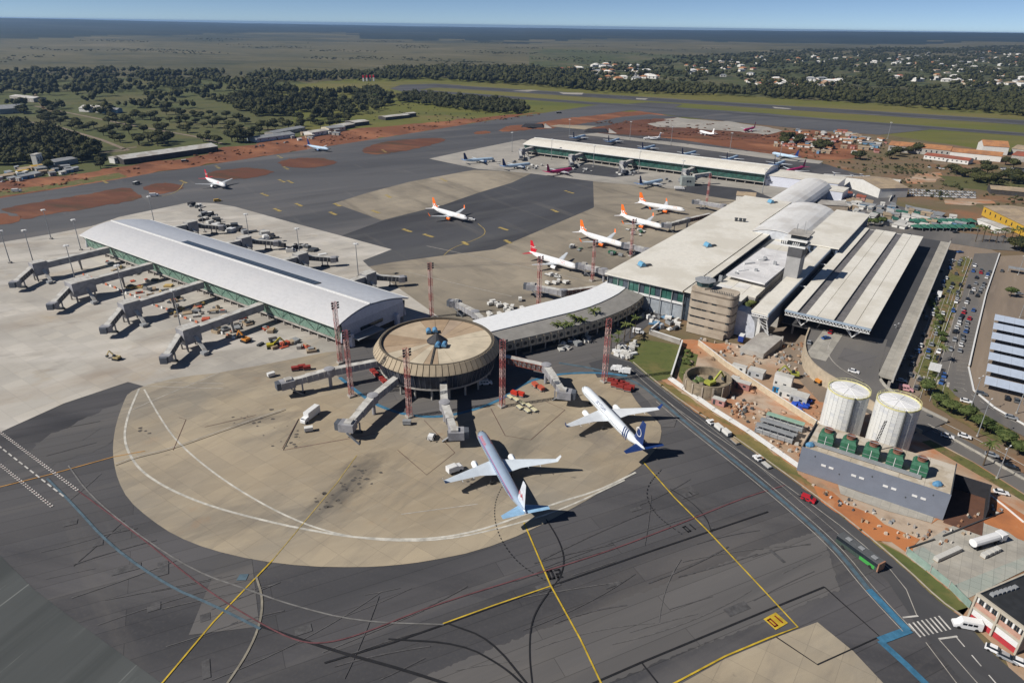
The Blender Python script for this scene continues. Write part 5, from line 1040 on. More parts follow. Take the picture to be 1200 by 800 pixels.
def bridge(label, pts, cab, group, truss=False, rot_r=1.9, cabang=None, z=4.6):
    """pts: world path start (building) -> knuckle -> cab; every point (x, y, z)"""
    o = Vector((pts[1].x, pts[1].y, 0)); t = thing('boarding_bridge', label, 'boarding bridge', o, 0, group)
    a, k, c = [p - o for p in pts]
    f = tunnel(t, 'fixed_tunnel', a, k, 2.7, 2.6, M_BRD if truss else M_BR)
    if truss:
        mb = MB(); n = 10; dd = (k - a).normalized(); x = dd.cross(Vector((0, 0, 1))).normalized()
        for i in range(n):
            p, q = a.lerp(k, i / n), a.lerp(k, (i + 1) / n)
            for s in (1, -1):
                mb.bar(p + x * s * 1.5 + Vector((0, 0, 1.1)), q + x * s * 1.5 - Vector((0, 0, 1.1)), .18); mb.bar(p + x * s * 1.5 - Vector((0, 0, 1.2)), p + x * s * 1.5 + Vector((0, 0, 1.2)), .18)
        for s in (1, -1):
            for h_ in (-1.2, 1.2): mb.bar(a + x * s * 1.5 + Vector((0, 0, h_)), k + x * s * 1.5 + Vector((0, 0, h_)), .22)
        mb.build('truss', M_RUST, f)
    MB().lathe((k.x, k.y), [(rot_r, k.z - 1.6), (rot_r, k.z + 1.5), (rot_r * 1.1, k.z + 1.52), (rot_r * 1.1, k.z + 1.7), (.1, k.z + 1.9)], 16).lathe((k.x, k.y), [(.7, 0), (.7, k.z - 1.6)], 10).build('rotunda', M_BR, t)
    mid = k.lerp(c, .5); tunnel(t, 'outer_tunnel', k, mid + (c - k).normalized() * 1, 2.9, 2.8, M_BR); tunnel(t, 'inner_tunnel', mid, c, 2.5, 2.45, M_BR)
    legs(t, k.lerp(c, .78), top=k.lerp(c, .78).z - 1.2)
    dd = (c - k); dd.z = 0; dd.normalize(); ca = cabang if cabang is not None else math.atan2(dd.y, dd.x)
    cx, cy = math.cos(ca), math.sin(ca); mb = MB(); pts_ = [(c.x + x_ * cx - y_ * cy, c.y + x_ * cy + y_ * cx) for x_, y_ in ((-2.2, -2.1), (3.2, -2.1), (3.2, 2.1), (-2.2, 2.1))]
    cb_ = mb.prism(pts_, c.z - 1.5, c.z + 1.5).build('cab', M_BR, t)
    pts_ = [(c.x + x_ * cx - y_ * cy, c.y + x_ * cy + y_ * cx) for x_, y_ in ((3.22, -1.7), (4.8, -1.5), (4.8, 1.5), (3.22, 1.7))]
    MB().prism(pts_, c.z - 1.3, c.z + 1.55).build('bellows', M_BELL, cb_)
    pts_ = [(c.x + x_ * cx - y_ * cy, c.y + x_ * cy + y_ * cx) for x_, y_ in ((-1.4, -1.3), (1.2, -1.3), (1.2, 1.3), (-1.4, 1.3))]
    MB().prism(pts_, c.z + 1.52, c.z + 2.2).build('roof_unit', M_BRT, cb_)
    # service stair at the side
    s0 = Vector((c.x - cy * 2.4, c.y + cx * 2.4, c.z - 1.3)); s1 = s0 + Vector((-cx * 4.5 - cy * .6, -cy * 4.5 + cx * .6, -(c.z - 1.4)))
    MB().bar(s0, s1, .9, .2).build('stair', M_STEEL, t)
    return t
GR = 'boarding bridges of the round terminal'
def pz(x, y, z): return P(x, y, z)
bridge('long boarding bridge reaching left from the round terminal', [pz(447, 424, 7), pz(386, 436, 6.6), pz(338, 449, 5.2)], None, GR, cabang=R(215))
bridge('boarding bridge reaching down left past the round terminal mast', [pz(478, 434, 7.5), pz(437, 467, 6.6), pz(409, 499, 5.0)], None, GR, cabang=R(170))
bridge('boarding bridge pointing straight at the silver airliner', [pz(519, 438, 7.5), pz(521, 475, 6.6), pz(533, 508, 5.0)], None, GR, cabang=R(5))
bridge('red trussed boarding bridge joined to the nose of the navy tailed airliner', [pz(586, 419, 7.5), pz(640, 431, 7.0), pz(660, 461, 5.2)], None, GR, truss=True, cabang=R(-12))
bridge('short grey boarding bridge standing behind the white strip roof', [pz(566, 376, 6.5), pz(557, 368, 6.2), pz(535, 356, 5.2)], None, GR, cabang=R(160))
GM = 'boarding bridges of the main hall'
bridge('boarding bridge with dark red walkway behind the link building', [pz(716, 336, 6.5), pz(660, 343, 6.2), pz(624, 336, 5.0)], None, GM, truss=True, cabang=R(170))
bridge('boarding bridge at the nose of the red tailed airliner', [pz(722, 322, 6.5), pz(708, 318, 6.2), pz(684, 312, 5.0)], None, GM, cabang=R(168))
bridge('boarding bridge at the nearest orange tailed airliner', [pz(768, 297, 6.5), pz(758, 294, 6.2), pz(737, 288, 5.0)], None, GM, cabang=R(165))
bridge('dark boarding bridge at the middle orange tailed airliner', [pz(832, 252, 6.5), pz(806, 258, 6.2), pz(783, 264, 5.0)], None, GM, truss=True, cabang=R(180))
bridge('boarding bridge with empty cab at the far side of the cream roof', [pz(866, 243, 6.5), pz(848, 242, 6.2), pz(818, 237, 5.0)], None, GM, cabang=R(175))

def pier_bridge(label, u, side, group, box=4.0, base_v=176.0, wlen=38.0, front=True, frame=None):
    """fixed walkway square to the pier, tall box head, sloping tunnel and stair"""
    G = frame or (lambda a, b, z=0: W(a, b, z)); s = -1 if side == 0 else 1
    o = G(u, base_v + s * wlen); o.z = 0; t = thing('boarding_bridge', label, 'boarding bridge', o, 0, group)
    def g(a, b, z): return G(a, b, z) - o
    v1 = base_v + s * (wlen - box)
    w_ = fix(MB().bar(g(u, base_v, 7.6), g(u, v1, 7.4), 3.4, 3.2).build('walkway', M_BR, t)); MB().bar(g(u, base_v, 9.35), g(u, v1, 9.1), 3.7, .25).build('walkway_roof', M_BRT, w_)
    def gb(name, u0, u1, va, vb, z0, z1, m): 
        return fix(MB().hexa([g(u0, va, z0), g(u1, va, z0), g(u1, vb, z0), g(u0, vb, z0), g(u0, va, z1), g(u1, va, z1), g(u1, vb, z1), g(u0, vb, z1)]).build(name, m, t))
    gb('head_box', u - box * .75, u + box * .75, base_v + s * (wlen - box), base_v + s * (wlen + box), 3.2, 10.2, M_BR); gb('head_roof', u - box * .8, u + box * .8, base_v + s * (wlen - box) - .1, base_v + s * (wlen + box) + .1, 10.22, 10.5, M_BRT)
    for du in (-.6, .6):
        for dv_ in (-.8, .8): gb('support_leg', u + du * box - .35, u + du * box + .35, base_v + s * wlen + dv_ * box - .35, base_v + s * wlen + dv_ * box + .35, 0, 3.2, M_CONC)
    gb('walkway_column', u - .5, u + .5, base_v + s * wlen * .45 - .5, base_v + s * wlen * .45 + .5, 0, 5.9, M_CONC)
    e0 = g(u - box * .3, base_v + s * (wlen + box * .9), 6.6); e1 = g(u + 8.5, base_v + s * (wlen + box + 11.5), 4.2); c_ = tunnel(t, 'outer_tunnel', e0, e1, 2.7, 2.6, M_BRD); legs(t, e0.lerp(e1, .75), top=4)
    dd = (e1 - e0); dd.z = 0; dd.normalize(); q = e1 + dd * 1.2; cbn = fix(MB().bar(q - dd * 1.8 - Vector((0, 0, .1)), q + dd * 1.6 - Vector((0, 0, .1)), 4.2, 3.0).build('cab', M_BR, t)); MB().bar(q + dd * 1.62 - Vector((0, 0, .1)), q + dd * 2.9 - Vector((0, 0, .1)), 3.0, 2.7).build('bellows', M_BELL, cbn)
    MB().bar(g(u + box * .8, base_v + s * (wlen - 1), 6.0), g(u + box * .8 + 7.5, base_v + s * (wlen - .5), .4), 1.6, .5).build('stair', M_BRT, t)
    gb('stair_platform', u + box * .8 + 6.0, u + box * .8 + 9.0, base_v + s * wlen - 1.6, base_v + s * wlen + .8, .2, 1.4, M_STEEL)
    return t
GL = 'boarding bridges of the silver roofed pier'
for u, lab, bx in ((-419, 'pier boarding bridge farthest left on the pale apron', 3.6), (-371, 'pier boarding bridge with the big square head box', 5.6), (-322, 'pier boarding bridge third from the left on the pale apron', 4.0), (-272, 'pier boarding bridge nearest the round terminal', 4.0)):
    pier_bridge(lab, u, 0, GL, bx, 177.5)
for u, lab in ((-431, 'farthest bridge behind the silver pier roof'), (-372, 'second bridge behind the silver pier roof, near the skylight end'), (-318, 'third bridge behind the silver pier roof'), (-262, 'bridge behind the silver pier roof nearest the round terminal')):
    pier_bridge(lab, u, 1, GL, 3.6, 220.5, 17)
def fr2(a, b, z=0): return Vector((a_p2.x + a * math.cos(ang2) - b * math.sin(ang2), a_p2.y + a * math.sin(ang2) + b * math.cos(ang2), z))
a_p2 = p2.location.copy()
for i, s_ in enumerate((12, 75, 134, 200)):
    pier_bridge(['leftmost', 'second', 'third', 'fourth'][i] + ' boarding bridge from the left on the distant green glass pier', s_, 0, 'boarding bridges of the distant pier', 3.0, .5, 22, frame=fr2)
# far link to the aft of the distant pier: grey stair box
gb_ = thing('stair_block', 'grey windowed stair block on the apron at the right of the distant pier', 'stair block', P(805, 217))
o_ = gb_.location; MB().box(-6, 6, -4, 4, 0, 8).build('wall', mat('grey_block_wall', (.26, .29, .28)), gb_)
for x in (-1.5, .8): MB().box(x, x + 1.6, -4.15, -3.98, 3.5, 5).build('window', M_GLASSD, gb_)
MB().bar((5, 0, 8.3), (22, 6, 9.5), 3.4, 3).build('walkway', M_BRT, gb_)

# ================================================================== MASTS
def red_mast(label, px, h_=28, w_=1.5):
    p = P(*px); p.z = 0; t = thing('lattice_mast', label, 'floodlight mast', p, R(35), 'red lattice floodlight masts')
    red = mat('red_oxide_paint', (.44, .13, .12), .6, .15); whp = mat('pink_white_paint', (.62, .42, .38), .6)
    n = 14; s = w_ / 2
    for k in range(n):
        z0, z1 = .6 + (h_ - .6) * k / n, .6 + (h_ - .6) * (k + 1) / n; mb = MB()
        for sx, sy in ((1, 1), (1, -1), (-1, -1), (-1, 1)): mb.bar((sx * s, sy * s, z0), (sx * s, sy * s, z1), .14)
        for a, b in (((1, 1), (1, -1)), ((1, -1), (-1, -1)), ((-1, -1), (-1, 1)), ((-1, 1), (1, 1))):
            mb.bar((a[0] * s, a[1] * s, z0), (b[0] * s, b[1] * s, z1), .09); mb.bar((a[0] * s, a[1] * s, z1), (b[0] * s, b[1] * s, z1), .07)
        mb.build('lattice_stage', red if (k // 2) % 2 == 0 else whp, t)
    MB().box(-1.3, 1.3, -1.3, 1.3, 0, .6).build('footing', M_CONC, t); MB().box(-.12, .12, -.1, .1, .6, h_).build('ladder', mat('dark_ladder', (.12, .05, .05)), t)
    for k in range(3):
        for s_ in (-1, 1):
            MB().box(s_ * 1.2 - .45, s_ * 1.2 + .45, -.95, -.7, h_ - .5 - k * 1.1, h_ + .2 - k * 1.1).build('floodlight', M_STEELD, t)
    return t
for px, lab in (((506, 371), 'red lattice mast standing behind the round terminal roof'), ((480, 488), 'red lattice mast in front of the round terminal, right of the long bridge'), ((588.5, 476), 'red lattice mast joined by the trussed bridge, right of the round terminal'),
                ((708, 447), 'red lattice mast beside the row of red carts'), ((412, 464), 'red lattice mast between the two left hand bridges'), ((399, 425), 'red lattice mast against the corner of the silver pier'),
                ((631, 361), 'red lattice mast behind the link building near white carts'), ((694, 329), 'red lattice mast left of the terminal glass corner'), ((739, 300), 'slim red mast near the first orange tailed jet'), ((828, 238), 'pinkish lattice mast near the empty bridge cab'), ((741, 302), None)):
    if lab: red_mast(lab, px, 28 if px[1] > 330 else 24, 1.5 if px[1] > 330 else 1.2)
def light_mast(label, px, h_, group='slim floodlight poles'):
    p = P(*px); p.z = 0; t = thing('floodlight_pole', label, 'floodlight pole', p, 0, group)
    MB().tube((0, 0, 0), (0, 0, h_), .32, .16, 8).build('pole', M_STEEL, t); MB().box(-.8, .8, -.8, .8, 0, .8).build('footing', M_CONC, t)
    MB().lathe((0, 0), [(1.3, h_ - .5), (1.3, h_ - .3), (.2, h_ - .2)], 10).build('head_ring', M_TRIM, t)
    for k in range(4): a = k * math.pi / 2; MB().box(1.3 * math.cos(a) - .3, 1.3 * math.cos(a) + .3, 1.3 * math.sin(a) - .3, 1.3 * math.sin(a) + .3, h_ - 1.0, h_ - .5).build('floodlight', M_TRIM, t)
    return t
for px, lab in (((12, 308), 'floodlight pole at the far left edge of the pale apron'), ((39, 307), 'floodlight pole just left of the farthest pier bridge'), ((95, 293), 'floodlight pole beside the far corner of the silver pier'), ((88, 327), 'floodlight pole between the first and second pier bridges'), ((147, 353), 'floodlight pole beside the third pier bridge head'), ((212, 385), 'floodlight pole beside the nearest pier bridge'),
                ((240, 272), 'floodlight pole behind the far half of the silver pier'), ((293, 285), 'floodlight pole behind the skylight of the silver pier'), ((352, 304), 'floodlight pole behind the middle of the silver pier'), ((420, 324), 'floodlight pole behind the near end of the silver pier'), ((181, 262), 'floodlight pole behind the far tip of the silver pier'), ((60, 368 - 88), 'floodlight pole out on the taxiway edge')):
    light_mast(lab, px, 20)
for px, lab in (((646, 187), 'white pole in front of the first bay of the distant pier'), ((695, 196), 'white pole in front of the second bridge of the distant pier'), ((748, 203), 'white pole in front of the third bridge of the distant pier'), ((798, 216), 'white pole beside the grey stair block'), ((893, 227), 'white pole near the far vault'), ((600, 178), 'thin pole at the left tip of the distant pier'), ((667, 160), 'pole behind the distant pier, leftmost'), ((738, 163), 'pole behind the distant pier near the business jet'), ((786, 170), 'pole behind the middle of the distant pier'), ((855, 178), 'pole behind the right part of the distant pier'), ((913, 190), 'pole behind the link block'), ((1040, 163), 'pole near the orange roofed sheds')):
    light_mast(lab, px, 22)
# ================================================================== LANDSIDE PLANT, YARDS, SMALL BUILDINGS
M_TILEO = mat('orange_tile_roof', (.40, .19, .085), .8, .15, .4, c3=(.30, .15, .08), s3=.1); M_TILER = mat('red_tile_roof', (.30, .09, .055), .8, .18, .4, c3=(.22, .09, .06), s3=.1)
M_SHEETW = mat('pale_sheet_roof', (.50, .49, .46), .6, .1, .3, c3=(.38, .35, .31), s3=.1); M_SHEETB = mat('brown_sheet_roof', (.36, .28, .19), .7, .12, .3, c3=(.28, .22, .16), s3=.1)
M_SHEETG = mat('grey_sheet_roof', (.25, .26, .27), .6, .15, .3); M_BLUEW = mat('blue_wall', (.12, .24, .38), .6); M_YEL = mat('yellow_paint_wall', (.50, .31, .04), .5, .08); M_DARK = mat('dark_void', (.03, .03, .035), .9)
M_GREENR = mat('green_canvas', (.03, .12, .085), .7, .2)
def shed(label, a, b, depth, h_, rise, wall, roof, cat='shed', name='shed', group=None, px=True, win=0, panels=None, over=.4, flat=False, door=True, z=0):
    """a, b: ground line of the near wall left to right; depth goes away"""
    A_, B_ = (P(*a), P(*b)) if px else (Vector((*a, 0)), Vector((*b, 0))); A_.z = B_.z = 0; dd = B_ - A_; L_ = dd.length; ang = math.atan2(dd.y, dd.x)
    t = thing(name, label, cat, A_ + Vector((0, 0, z)), ang, group)
    MB().box(0, L_, 0, depth, -.1, h_).build('wall', wall, t)
    n = panels or max(1, min(12, int(L_ / 8))); o = over
    for i in range(n):
        x0, x1 = -o + (L_ + 2 * o) * i / n + .04, -o + (L_ + 2 * o) * (i + 1) / n - .04; ms = MB()
        if rise <= 0: ms.box(x0, x1, -o, depth + o, h_ + .02, h_ + .35)
        elif flat:
            ms.hexa([(x0, -o, h_ + .02), (x1, -o, h_ + .02), (x1, depth + o, h_ + rise), (x0, depth + o, h_ + rise), (x0, -o, h_ + .3), (x1, -o, h_ + .3), (x1, depth + o, h_ + rise + .3), (x0, depth + o, h_ + rise + .3)])
        else:
            m_ = depth / 2
            ms.add([(x0, -o, h_), (x1, -o, h_), (x1, m_, h_ + rise), (x0, m_, h_ + rise), (x1, depth + o, h_), (x0, depth + o, h_), (x0, -o, h_ + .25), (x1, -o, h_ + .25), (x1, m_, h_ + rise + .25), (x0, m_, h_ + rise + .25), (x1, depth + o, h_ + .25), (x0, depth + o, h_ + .25)],
                   [(6, 7, 8, 9), (9, 8, 10, 11), (1, 0, 3, 2), (2, 3, 5, 4), (0, 1, 7, 6), (5, 11, 10, 4), (0, 6, 9, 3), (3, 9, 11, 5), (1, 2, 8, 7), (2, 4, 10, 8)])
        ms.build('roof_panel', roof if (i % 4) or n < 4 or not isinstance(roof, tuple) else roof[0], t)
    if rise > 0 and not flat: MB().add([(0, 0, h_), (0, depth, h_), (0, depth / 2, h_ + rise), (.2, 0, h_), (.2, depth, h_), (.2, depth / 2, h_ + rise)], [(0, 1, 2), (5, 4, 3), (0, 3, 4, 1), (1, 4, 5, 2), (2, 5, 3, 0)]).add([(L_ - .2, 0, h_), (L_ - .2, depth, h_), (L_ - .2, depth / 2, h_ + rise), (L_, 0, h_), (L_, depth, h_), (L_, depth / 2, h_ + rise)], [(0, 1, 2), (5, 4, 3), (0, 3, 4, 1), (1, 4, 5, 2), (2, 5, 3, 0)]).build('gable', wall, t)
    for i in range(win):
        x = L_ * (i + .5) / win; ww = min(1.4, L_ / win * .6); MB().box(x - ww / 2, x + ww / 2, -.06, .1, h_ * .42, h_ * .75).build('window', M_GLASSD, t)
    if door: MB().box(L_ * .5 + .9, L_ * .5 + 2.4, -.08, .1, 0, min(2.3, h_ * .7)).build('door', M_STEELD, t)
    return t

# ---- storage tanks
shell_w = mat('white_tank_panel', (.66, .66, .64), .5, .05, .8); shell_g = mat('weathered_tank_panel', (.58, .59, .60), .5, .08, .8)
for lab, (u, v) in (('left of the two tall white panelled storage tanks behind the green coolers', (-22.2, 239.6)), ('right of the two tall white panelled storage tanks behind the green coolers', (-6.6, 240.6))):
    c = W(u, v); t = thing('storage_tank', lab, 'storage tank', c, 0, 'white storage tanks'); Rr = 6.9; NN, NR = 28, 14; top = 17.2
    for m_, par in ((shell_w, 0), (shell_g, 1)):
        a1_ = 2 * math.pi / NN - .012; hh = top / NR
        base = MB().hexa([(Rr - .1, 0, .03), ((Rr - .1) * math.cos(a1_), (Rr - .1) * math.sin(a1_), .03), (Rr * math.cos(a1_), Rr * math.sin(a1_), .03), (Rr, 0, .03), (Rr - .1, 0, hh - .03), ((Rr - .1) * math.cos(a1_), (Rr - .1) * math.sin(a1_), hh - .03), (Rr * math.cos(a1_), Rr * math.sin(a1_), hh - .03), (Rr, 0, hh - .03)])
        first = None; rq = random.Random(5 + par)
        for r_ in range(NR):
            for k in range(NN):
                a = math.degrees(2 * math.pi * k / NN)
                if r_ < 3 and False: continue
                if (rq.random() < .82) == (par == 0) if False else (((k * 7 + r_ * 13 + k * r_) % 9) > 1) != (par == 0): continue
                if not (150 < a < 350): continue      # the sides that can be seen from the apron
                if first is None: first = fix(base.build('cladding_panel', m_, t)); ob = first
                else: ob = share(first)
                ob.location = (0, 0, r_ * hh); ob.rotation_euler = (0, 0, R(a))
    MB().lathe((0, 0), [(Rr - .12, 0), (Rr - .12, top)], 48).build('shell', shell_g, t)
    MB().lathe((0, 0), [(Rr + .05, top - .1), (Rr + .05, top + .35), (Rr - .3, top + .35), (Rr - .3, top - .1)], 48, cap=False).build('rim', mat('pale_yellow_rim', (.62, .58, .30)), t)
    MB().lathe((0, 0), [(Rr - .35, top + .05), (.3, top + .9), (.02, top + .95)], 48).build('roof', mat('tank_roof_white', (.70, .70, .71), .6, .06, .5), t)
    for k in range(24): a = 2 * math.pi * k / 24; MB().bar((Rr * math.cos(a), Rr * math.sin(a), top + .35), (Rr * math.cos(a), Rr * math.sin(a), top + 1.2), .07).build('rail_post', mat('pale_yellow_rim', (0, 0, 0)), t)
    mb = MB(); mb.lathe((0, 0), [(Rr, top + 1.15), (Rr, top + 1.25), (Rr - .08, top + 1.25), (Rr - .08, top + 1.15), (Rr, top + 1.15)], 32, cap=False); mb.build('handrail', mat('pale_yellow_rim', (0, 0, 0)), t)
    for k in range(8): a = 2 * math.pi * k / 8; MB().bar((.6 * math.cos(a), .6 * math.sin(a), top + .95), ((Rr - .6) * math.cos(a), (Rr - .6) * math.sin(a), top + .15), .1, .1).build('roof_rib', shell_w, t)
    MB().box(-1.3, -1.0, -Rr - .6, -Rr + .05, 0, top + .6).build('ladder', M_STEELD, t)
    for s_ in (.75, .97): pass

# ---- utility building with green coolers
ub = thing('utility_building', 'low utility building with blue grey front wall and tan roof carrying the green coolers', 'utility building', W(-28, 206), A35)
MB().box(0, 41.6, .3, 19.5, -.1, 8.2).build('body', M_CONC, ub); MB().box(-.3, 41.9, 0, .5, -.1, 9.0).build('front_wall', mat('slate_blue_wall', (.17, .19, .235), .7, .05, .3), ub)
for i in range(6): MB().box(.3 + i * 6.9, .3 + (i + 1) * 6.9 - .06, .52, 19.3, 8.22, 8.5).build('roof_slab', mat('sandy_roof', (.42, .36, .28), .85, .1, .4, c3=(.5, .45, .38), s3=.2), ub)
MB().box(-.3, 0.0, .52, 20, 0, 9.4).build('side_wall', M_STEELD, ub); MB().box(41.62, 41.9, .52, 19.8, 0, 9.0).build('side_wall', M_STEELD, ub)  # right end wall: its shadowed face is put into the dark colour
for x in (6.5, 8.8, 15.5, 17.8, 24.6, 26.9, 32.6, 34.9): MB().box(x, x + 1.4, -.12, .02, 4.6, 5.3).build('wall_vent', M_TRIM, ub)
for x, z in ((4, 7), (12, 3.5), (21, 6.5), (31, 3.2), (37.5, 7)): MB().box(x, x + .35, -.1, .02, z, z + .45).build('wall_lamp', M_STEELD, ub)
GRN = mat('cooler_green', (.035, .13, .075), .55, .15, .8); BRN = mat('cooler_rust', (.22, .10, .07), .7)
for i in range(5):
    t = thing('cooling_unit', ['leftmost', 'second', 'middle', 'fourth', 'rightmost'][i] + ' of the five dark green coolers standing on the utility roof', 'cooling unit', W(-22.6 + i * 6.75, 213.6, 8.5), A35, 'green cooling units')
    MB().box(-2.3, 2.3, -2.3, 2.3, .5, 3.6).build('casing', GRN, t)
    MB().hexa([(-2.35, -2.35, 3.62), (2.35, -2.35, 3.62), (2.35, 2.35, 3.62), (-2.35, 2.35, 3.62), (-1.75, -1.75, 4.7), (1.75, -1.75, 4.7), (1.75, 1.75, 4.7), (-1.75, 1.75, 4.7)]).build('hood', GRN, t)
    MB().lathe((0, 0), [(1.3, 4.72), (1.2, 5.2), (1.4, 5.7), (1.15, 5.7), (1.05, 4.9)], 16).build('fan_cowl', BRN, t); MB().box(-1.4, 1.4, -.12, .12, 5.65, 5.8).build('fan_guard', M_STEEL, t)
    for x in (-2.2, 2.0):
        for y in (-2.2, 2.0): MB().box(x, x + .2, y, y + .2, 0, .5).build('foot', M_STEEL, t)
    MB().box(-.08, .08, -2.42, -2.3, .5, 4).build('ladder', M_TRIM, t); MB().box(-2.3, 2.3, -2.36, -2.3, 2.0, 2.12).build('casing_rib', M_STEEL, t)
for k in range(3):
    MB().bar((1.5, 4.0 + k * .55, 9.0 + .15 * k), (33.5, 4.0 + k * .55, 9.0 + .15 * k), .3).build('roof_pipe', M_STEEL, ub)
for x, y, m_, lab in ((-.0, 2.0, M_CHILL, 'blue box at the left corner of the utility roof'), (36.5, 3.0, M_CHILL, 'blue tarpaulin heap at the right end of the utility roof')):
    q = W(-28, 206, 8.5) + Matrix.Rotation(A35, 3, 'Z') @ Vector((x + 1.5, y + 1.2, 0)); t = thing('covered_heap', lab, 'covered heap', q, .3)
    fix(MB().rings([[(1.7 * f * math.cos(a), 1.2 * f * math.sin(a), z_) for a in [2 * math.pi * k / 9 for k in range(9)]] for f, z_ in ((1, 0), (.95, .6), (.55, 1.15), (.1, 1.3))]).build('tarpaulin', m_, t)); MB().box(-1.8, 1.8, -1.3, 1.3, -.0, .12).build('pallet', M_SHEETB, t)
t = thing('site_hoist', 'black lattice crane jib leaning above the middle green cooler', 'crane', W(-9.2, 218, 8.5)); mb = MB()
a_, b_ = Vector((0, 0, 0)), Vector((2.2, 1.0, 11)); 
for k in range(10): p, q = a_.lerp(b_, k / 10), a_.lerp(b_, (k + 1) / 10); mb.bar(p + Vector((-.35, 0, 0)), q + Vector((.35, 0, 0)), .12); mb.bar(p + Vector((.35, 0, 0)), q + Vector((.35, 0, 0)), .14); mb.bar(p + Vector((-.35, 0, 0)), q + Vector((-.35, 0, 0)), .14)
mb.build('jib', M_DARK, t); MB().box(-.8, .8, -.8, .8, 0, .9).build('base', M_STEELD, t)
# dark excavation to the right of the building
struct('excavation_floor', MB().ubox(14.2, 24, 205, 226, -.2, -.03), mat('dark_brown_earth', (.12, .06, .04)))
pw = thing('retaining_wall', 'dark retaining wall at the right end of the utility building', 'wall', W(14.2, 226)); o_ = pw.location
mb = MB(); mb.ubox(14.2, 24.2, 225.8, 226.4, 0, 5); mb.v = [(q[0] - o_.x, q[1] - o_.y, q[2]) for q in mb.v]; mb.build('wall', M_DARK, pw)
mb = MB().ubox(23.8, 24.2, 214, 225.7, 0, 4); mb.v = [(q[0] - o_.x, q[1] - o_.y, q[2]) for q in mb.v]; mb.build('return_wall', M_DARK, pw)

# ---- round basin
bs = thing('round_basin', 'open round concrete basin with yellow machine inside, beside the lawn', 'basin', P(830, 441, 5.6) - Vector((0, 0, 5.6)))
MB().lathe((0, 0), [(9.2, -.1), (9.2, 5.6), (8.4, 5.6), (8.4, 2.0), (.1, 2.0)], 40).build('wall', mat('basin_concrete', (.27, .22, .155), .9, .15, .5, c3=(.18, .15, .11), s3=.4), bs)
for k in range(14): a = 2 * math.pi * k / 14 + .2; MB().box(9.15, 9.5, -.3, .3, 0, 5.2).build('buttress', M_CONCT, bs).rotation_euler = (0, 0, a)
def excavator(label, loc, rz, m=M_YEL, s=1.0):
    t = thing('excavator', label, 'excavator', loc, rz, None); t.scale = (s,) * 3
    for y in (-1.25, 1.25): MB().box(-1.9, 1.9, y - .35, y + .35, 0, .85).build('track', M_TYRE, t)
    MB().box(-1.9, 1.2, -1.3, 1.3, .95, 2.0).build('body', m, t); MB().hexa([(-.2, .1, 2.0), (1.3, .1, 1.9), (1.3, 1.25, 1.9), (-.2, 1.25, 2.0), (0, .2, 3.1), (1.0, .2, 3.1), (1.0, 1.2, 3.1), (0, 1.2, 3.1)]).build('cab', M_GLASSD, t)
    MB().bar((.9, -.3, 1.6), (4.2, -.3, 4.4), .55, .6).build('boom', m, t); MB().bar((4.2, -.3, 4.4), (6.2, -.3, 1.6), .4, .45).build('dipper', m, t); MB().box(5.7, 6.8, -.9, .3, .5, 1.6).build('bucket', M_STEELD, t)
    return t
excavator('yellow green excavator working inside the round basin', bs.location + Vector((1, -1, 2.0)), .6, mat('lime_yellow', (.32, .34, .06)), 1.2)
for i, (x, y) in enumerate(((-4, -3), (-5, 1), (-2, 3.5))):
    t = thing('debris_heap', ['greenish debris heap at the front inside the basin', 'greenish debris heap on the left inside the basin', 'greenish debris heap at the back inside the basin'][i], 'debris', bs.location + Vector((x, y, 2)), i, 'debris in the basin')
    fix(MB().rings([[(2.2 * f * math.cos(a) * (1 + .25 * math.sin(3 * a + i)), 1.7 * f * math.sin(a), z_) for a in [2 * math.pi * k / 9 for k in range(9)]] for f, z_ in ((1, 0), (.8, .8), (.3, 1.3), (.05, 1.4))]).build('heap', mat('algae_green', (.10, .14, .05)), t)); MB().bar((-1, 0, .8), (1.5, .4, 1.6), .15).build('pole', M_STEEL, t)

# ---- lower right brick building
bb = thing('office_building', 'two storey concrete framed office with black flat roof and red and white panels', 'office building', P(1133, 723))
dd = (P(1187, 765) - P(1133, 723)); an = math.atan2(dd.y, dd.x); bb.rotation_euler = (0, 0, an); Lb = 11.8; Db = 24
Rr = 8.0
MB().box(.4, Lb, .5, Db, 0, 7.4).build('wall', M_CONCT, bb); MB().box(.3, Lb, .5, Db, 7.42, 7.6).build('roof', mat('black_bitumen', (.025, .027, .03), .8, .2), bb)
fm2 = mat('frame_concrete', (.42, .38, .31), .8, .08)
for x in (0, Lb / 2 - .2, Lb - .2): MB().box(x, x + .45, -.2, .45, 0, 8.2).build('frame_column', fm2, bb)
MB().box(.46, Lb + .3, -.15, .4, 7.5, 8.3).build('parapet', fm2, bb); MB().box(0, .4, .46, Db, 7.3, 8.2).build('parapet', fm2, bb); MB().box(.46, Lb - .2, -.1, .45, 3.6, 4.1).build('floor_band', fm2, bb)
for i in range(2):
    x0 = .5 + i * (Lb / 2 - .1)
    for k in range(10):
        w_ = (Lb / 2 - .6) / 10
        for z in (5.6, 6.5): MB().box(x0 + k * w_ + .06, x0 + (k + 1) * w_ - .06, .3, .48, z, z + .8).build('window_pane', M_GLASSD if (k + i) % 3 else M_TRIM, bb)
    MB().box(x0, x0 + Lb / 2 - .6, .25, .46, 4.15, 5.5).build('brick_panel', mat('pink_brick', (.42, .25, .19), .85), bb)
    MB().box(x0, x0 + Lb / 2 - .6, .25, .46, 1.6, 3.5).build('white_panel', M_TRIM, bb); MB().box(x0, x0 + Lb / 2 - .6, .22, .46, 0, 1.5).build('red_panel', mat('red_panel', (.40, .04, .05), .6), bb)
for k in range(6): MB().box(1.2 + .1 * k, 2.2 + .1 * k, 3 + k * 1.5, 4 + k * 1.5, 7.62, 8.3).build('condenser', M_STEEL, bb)

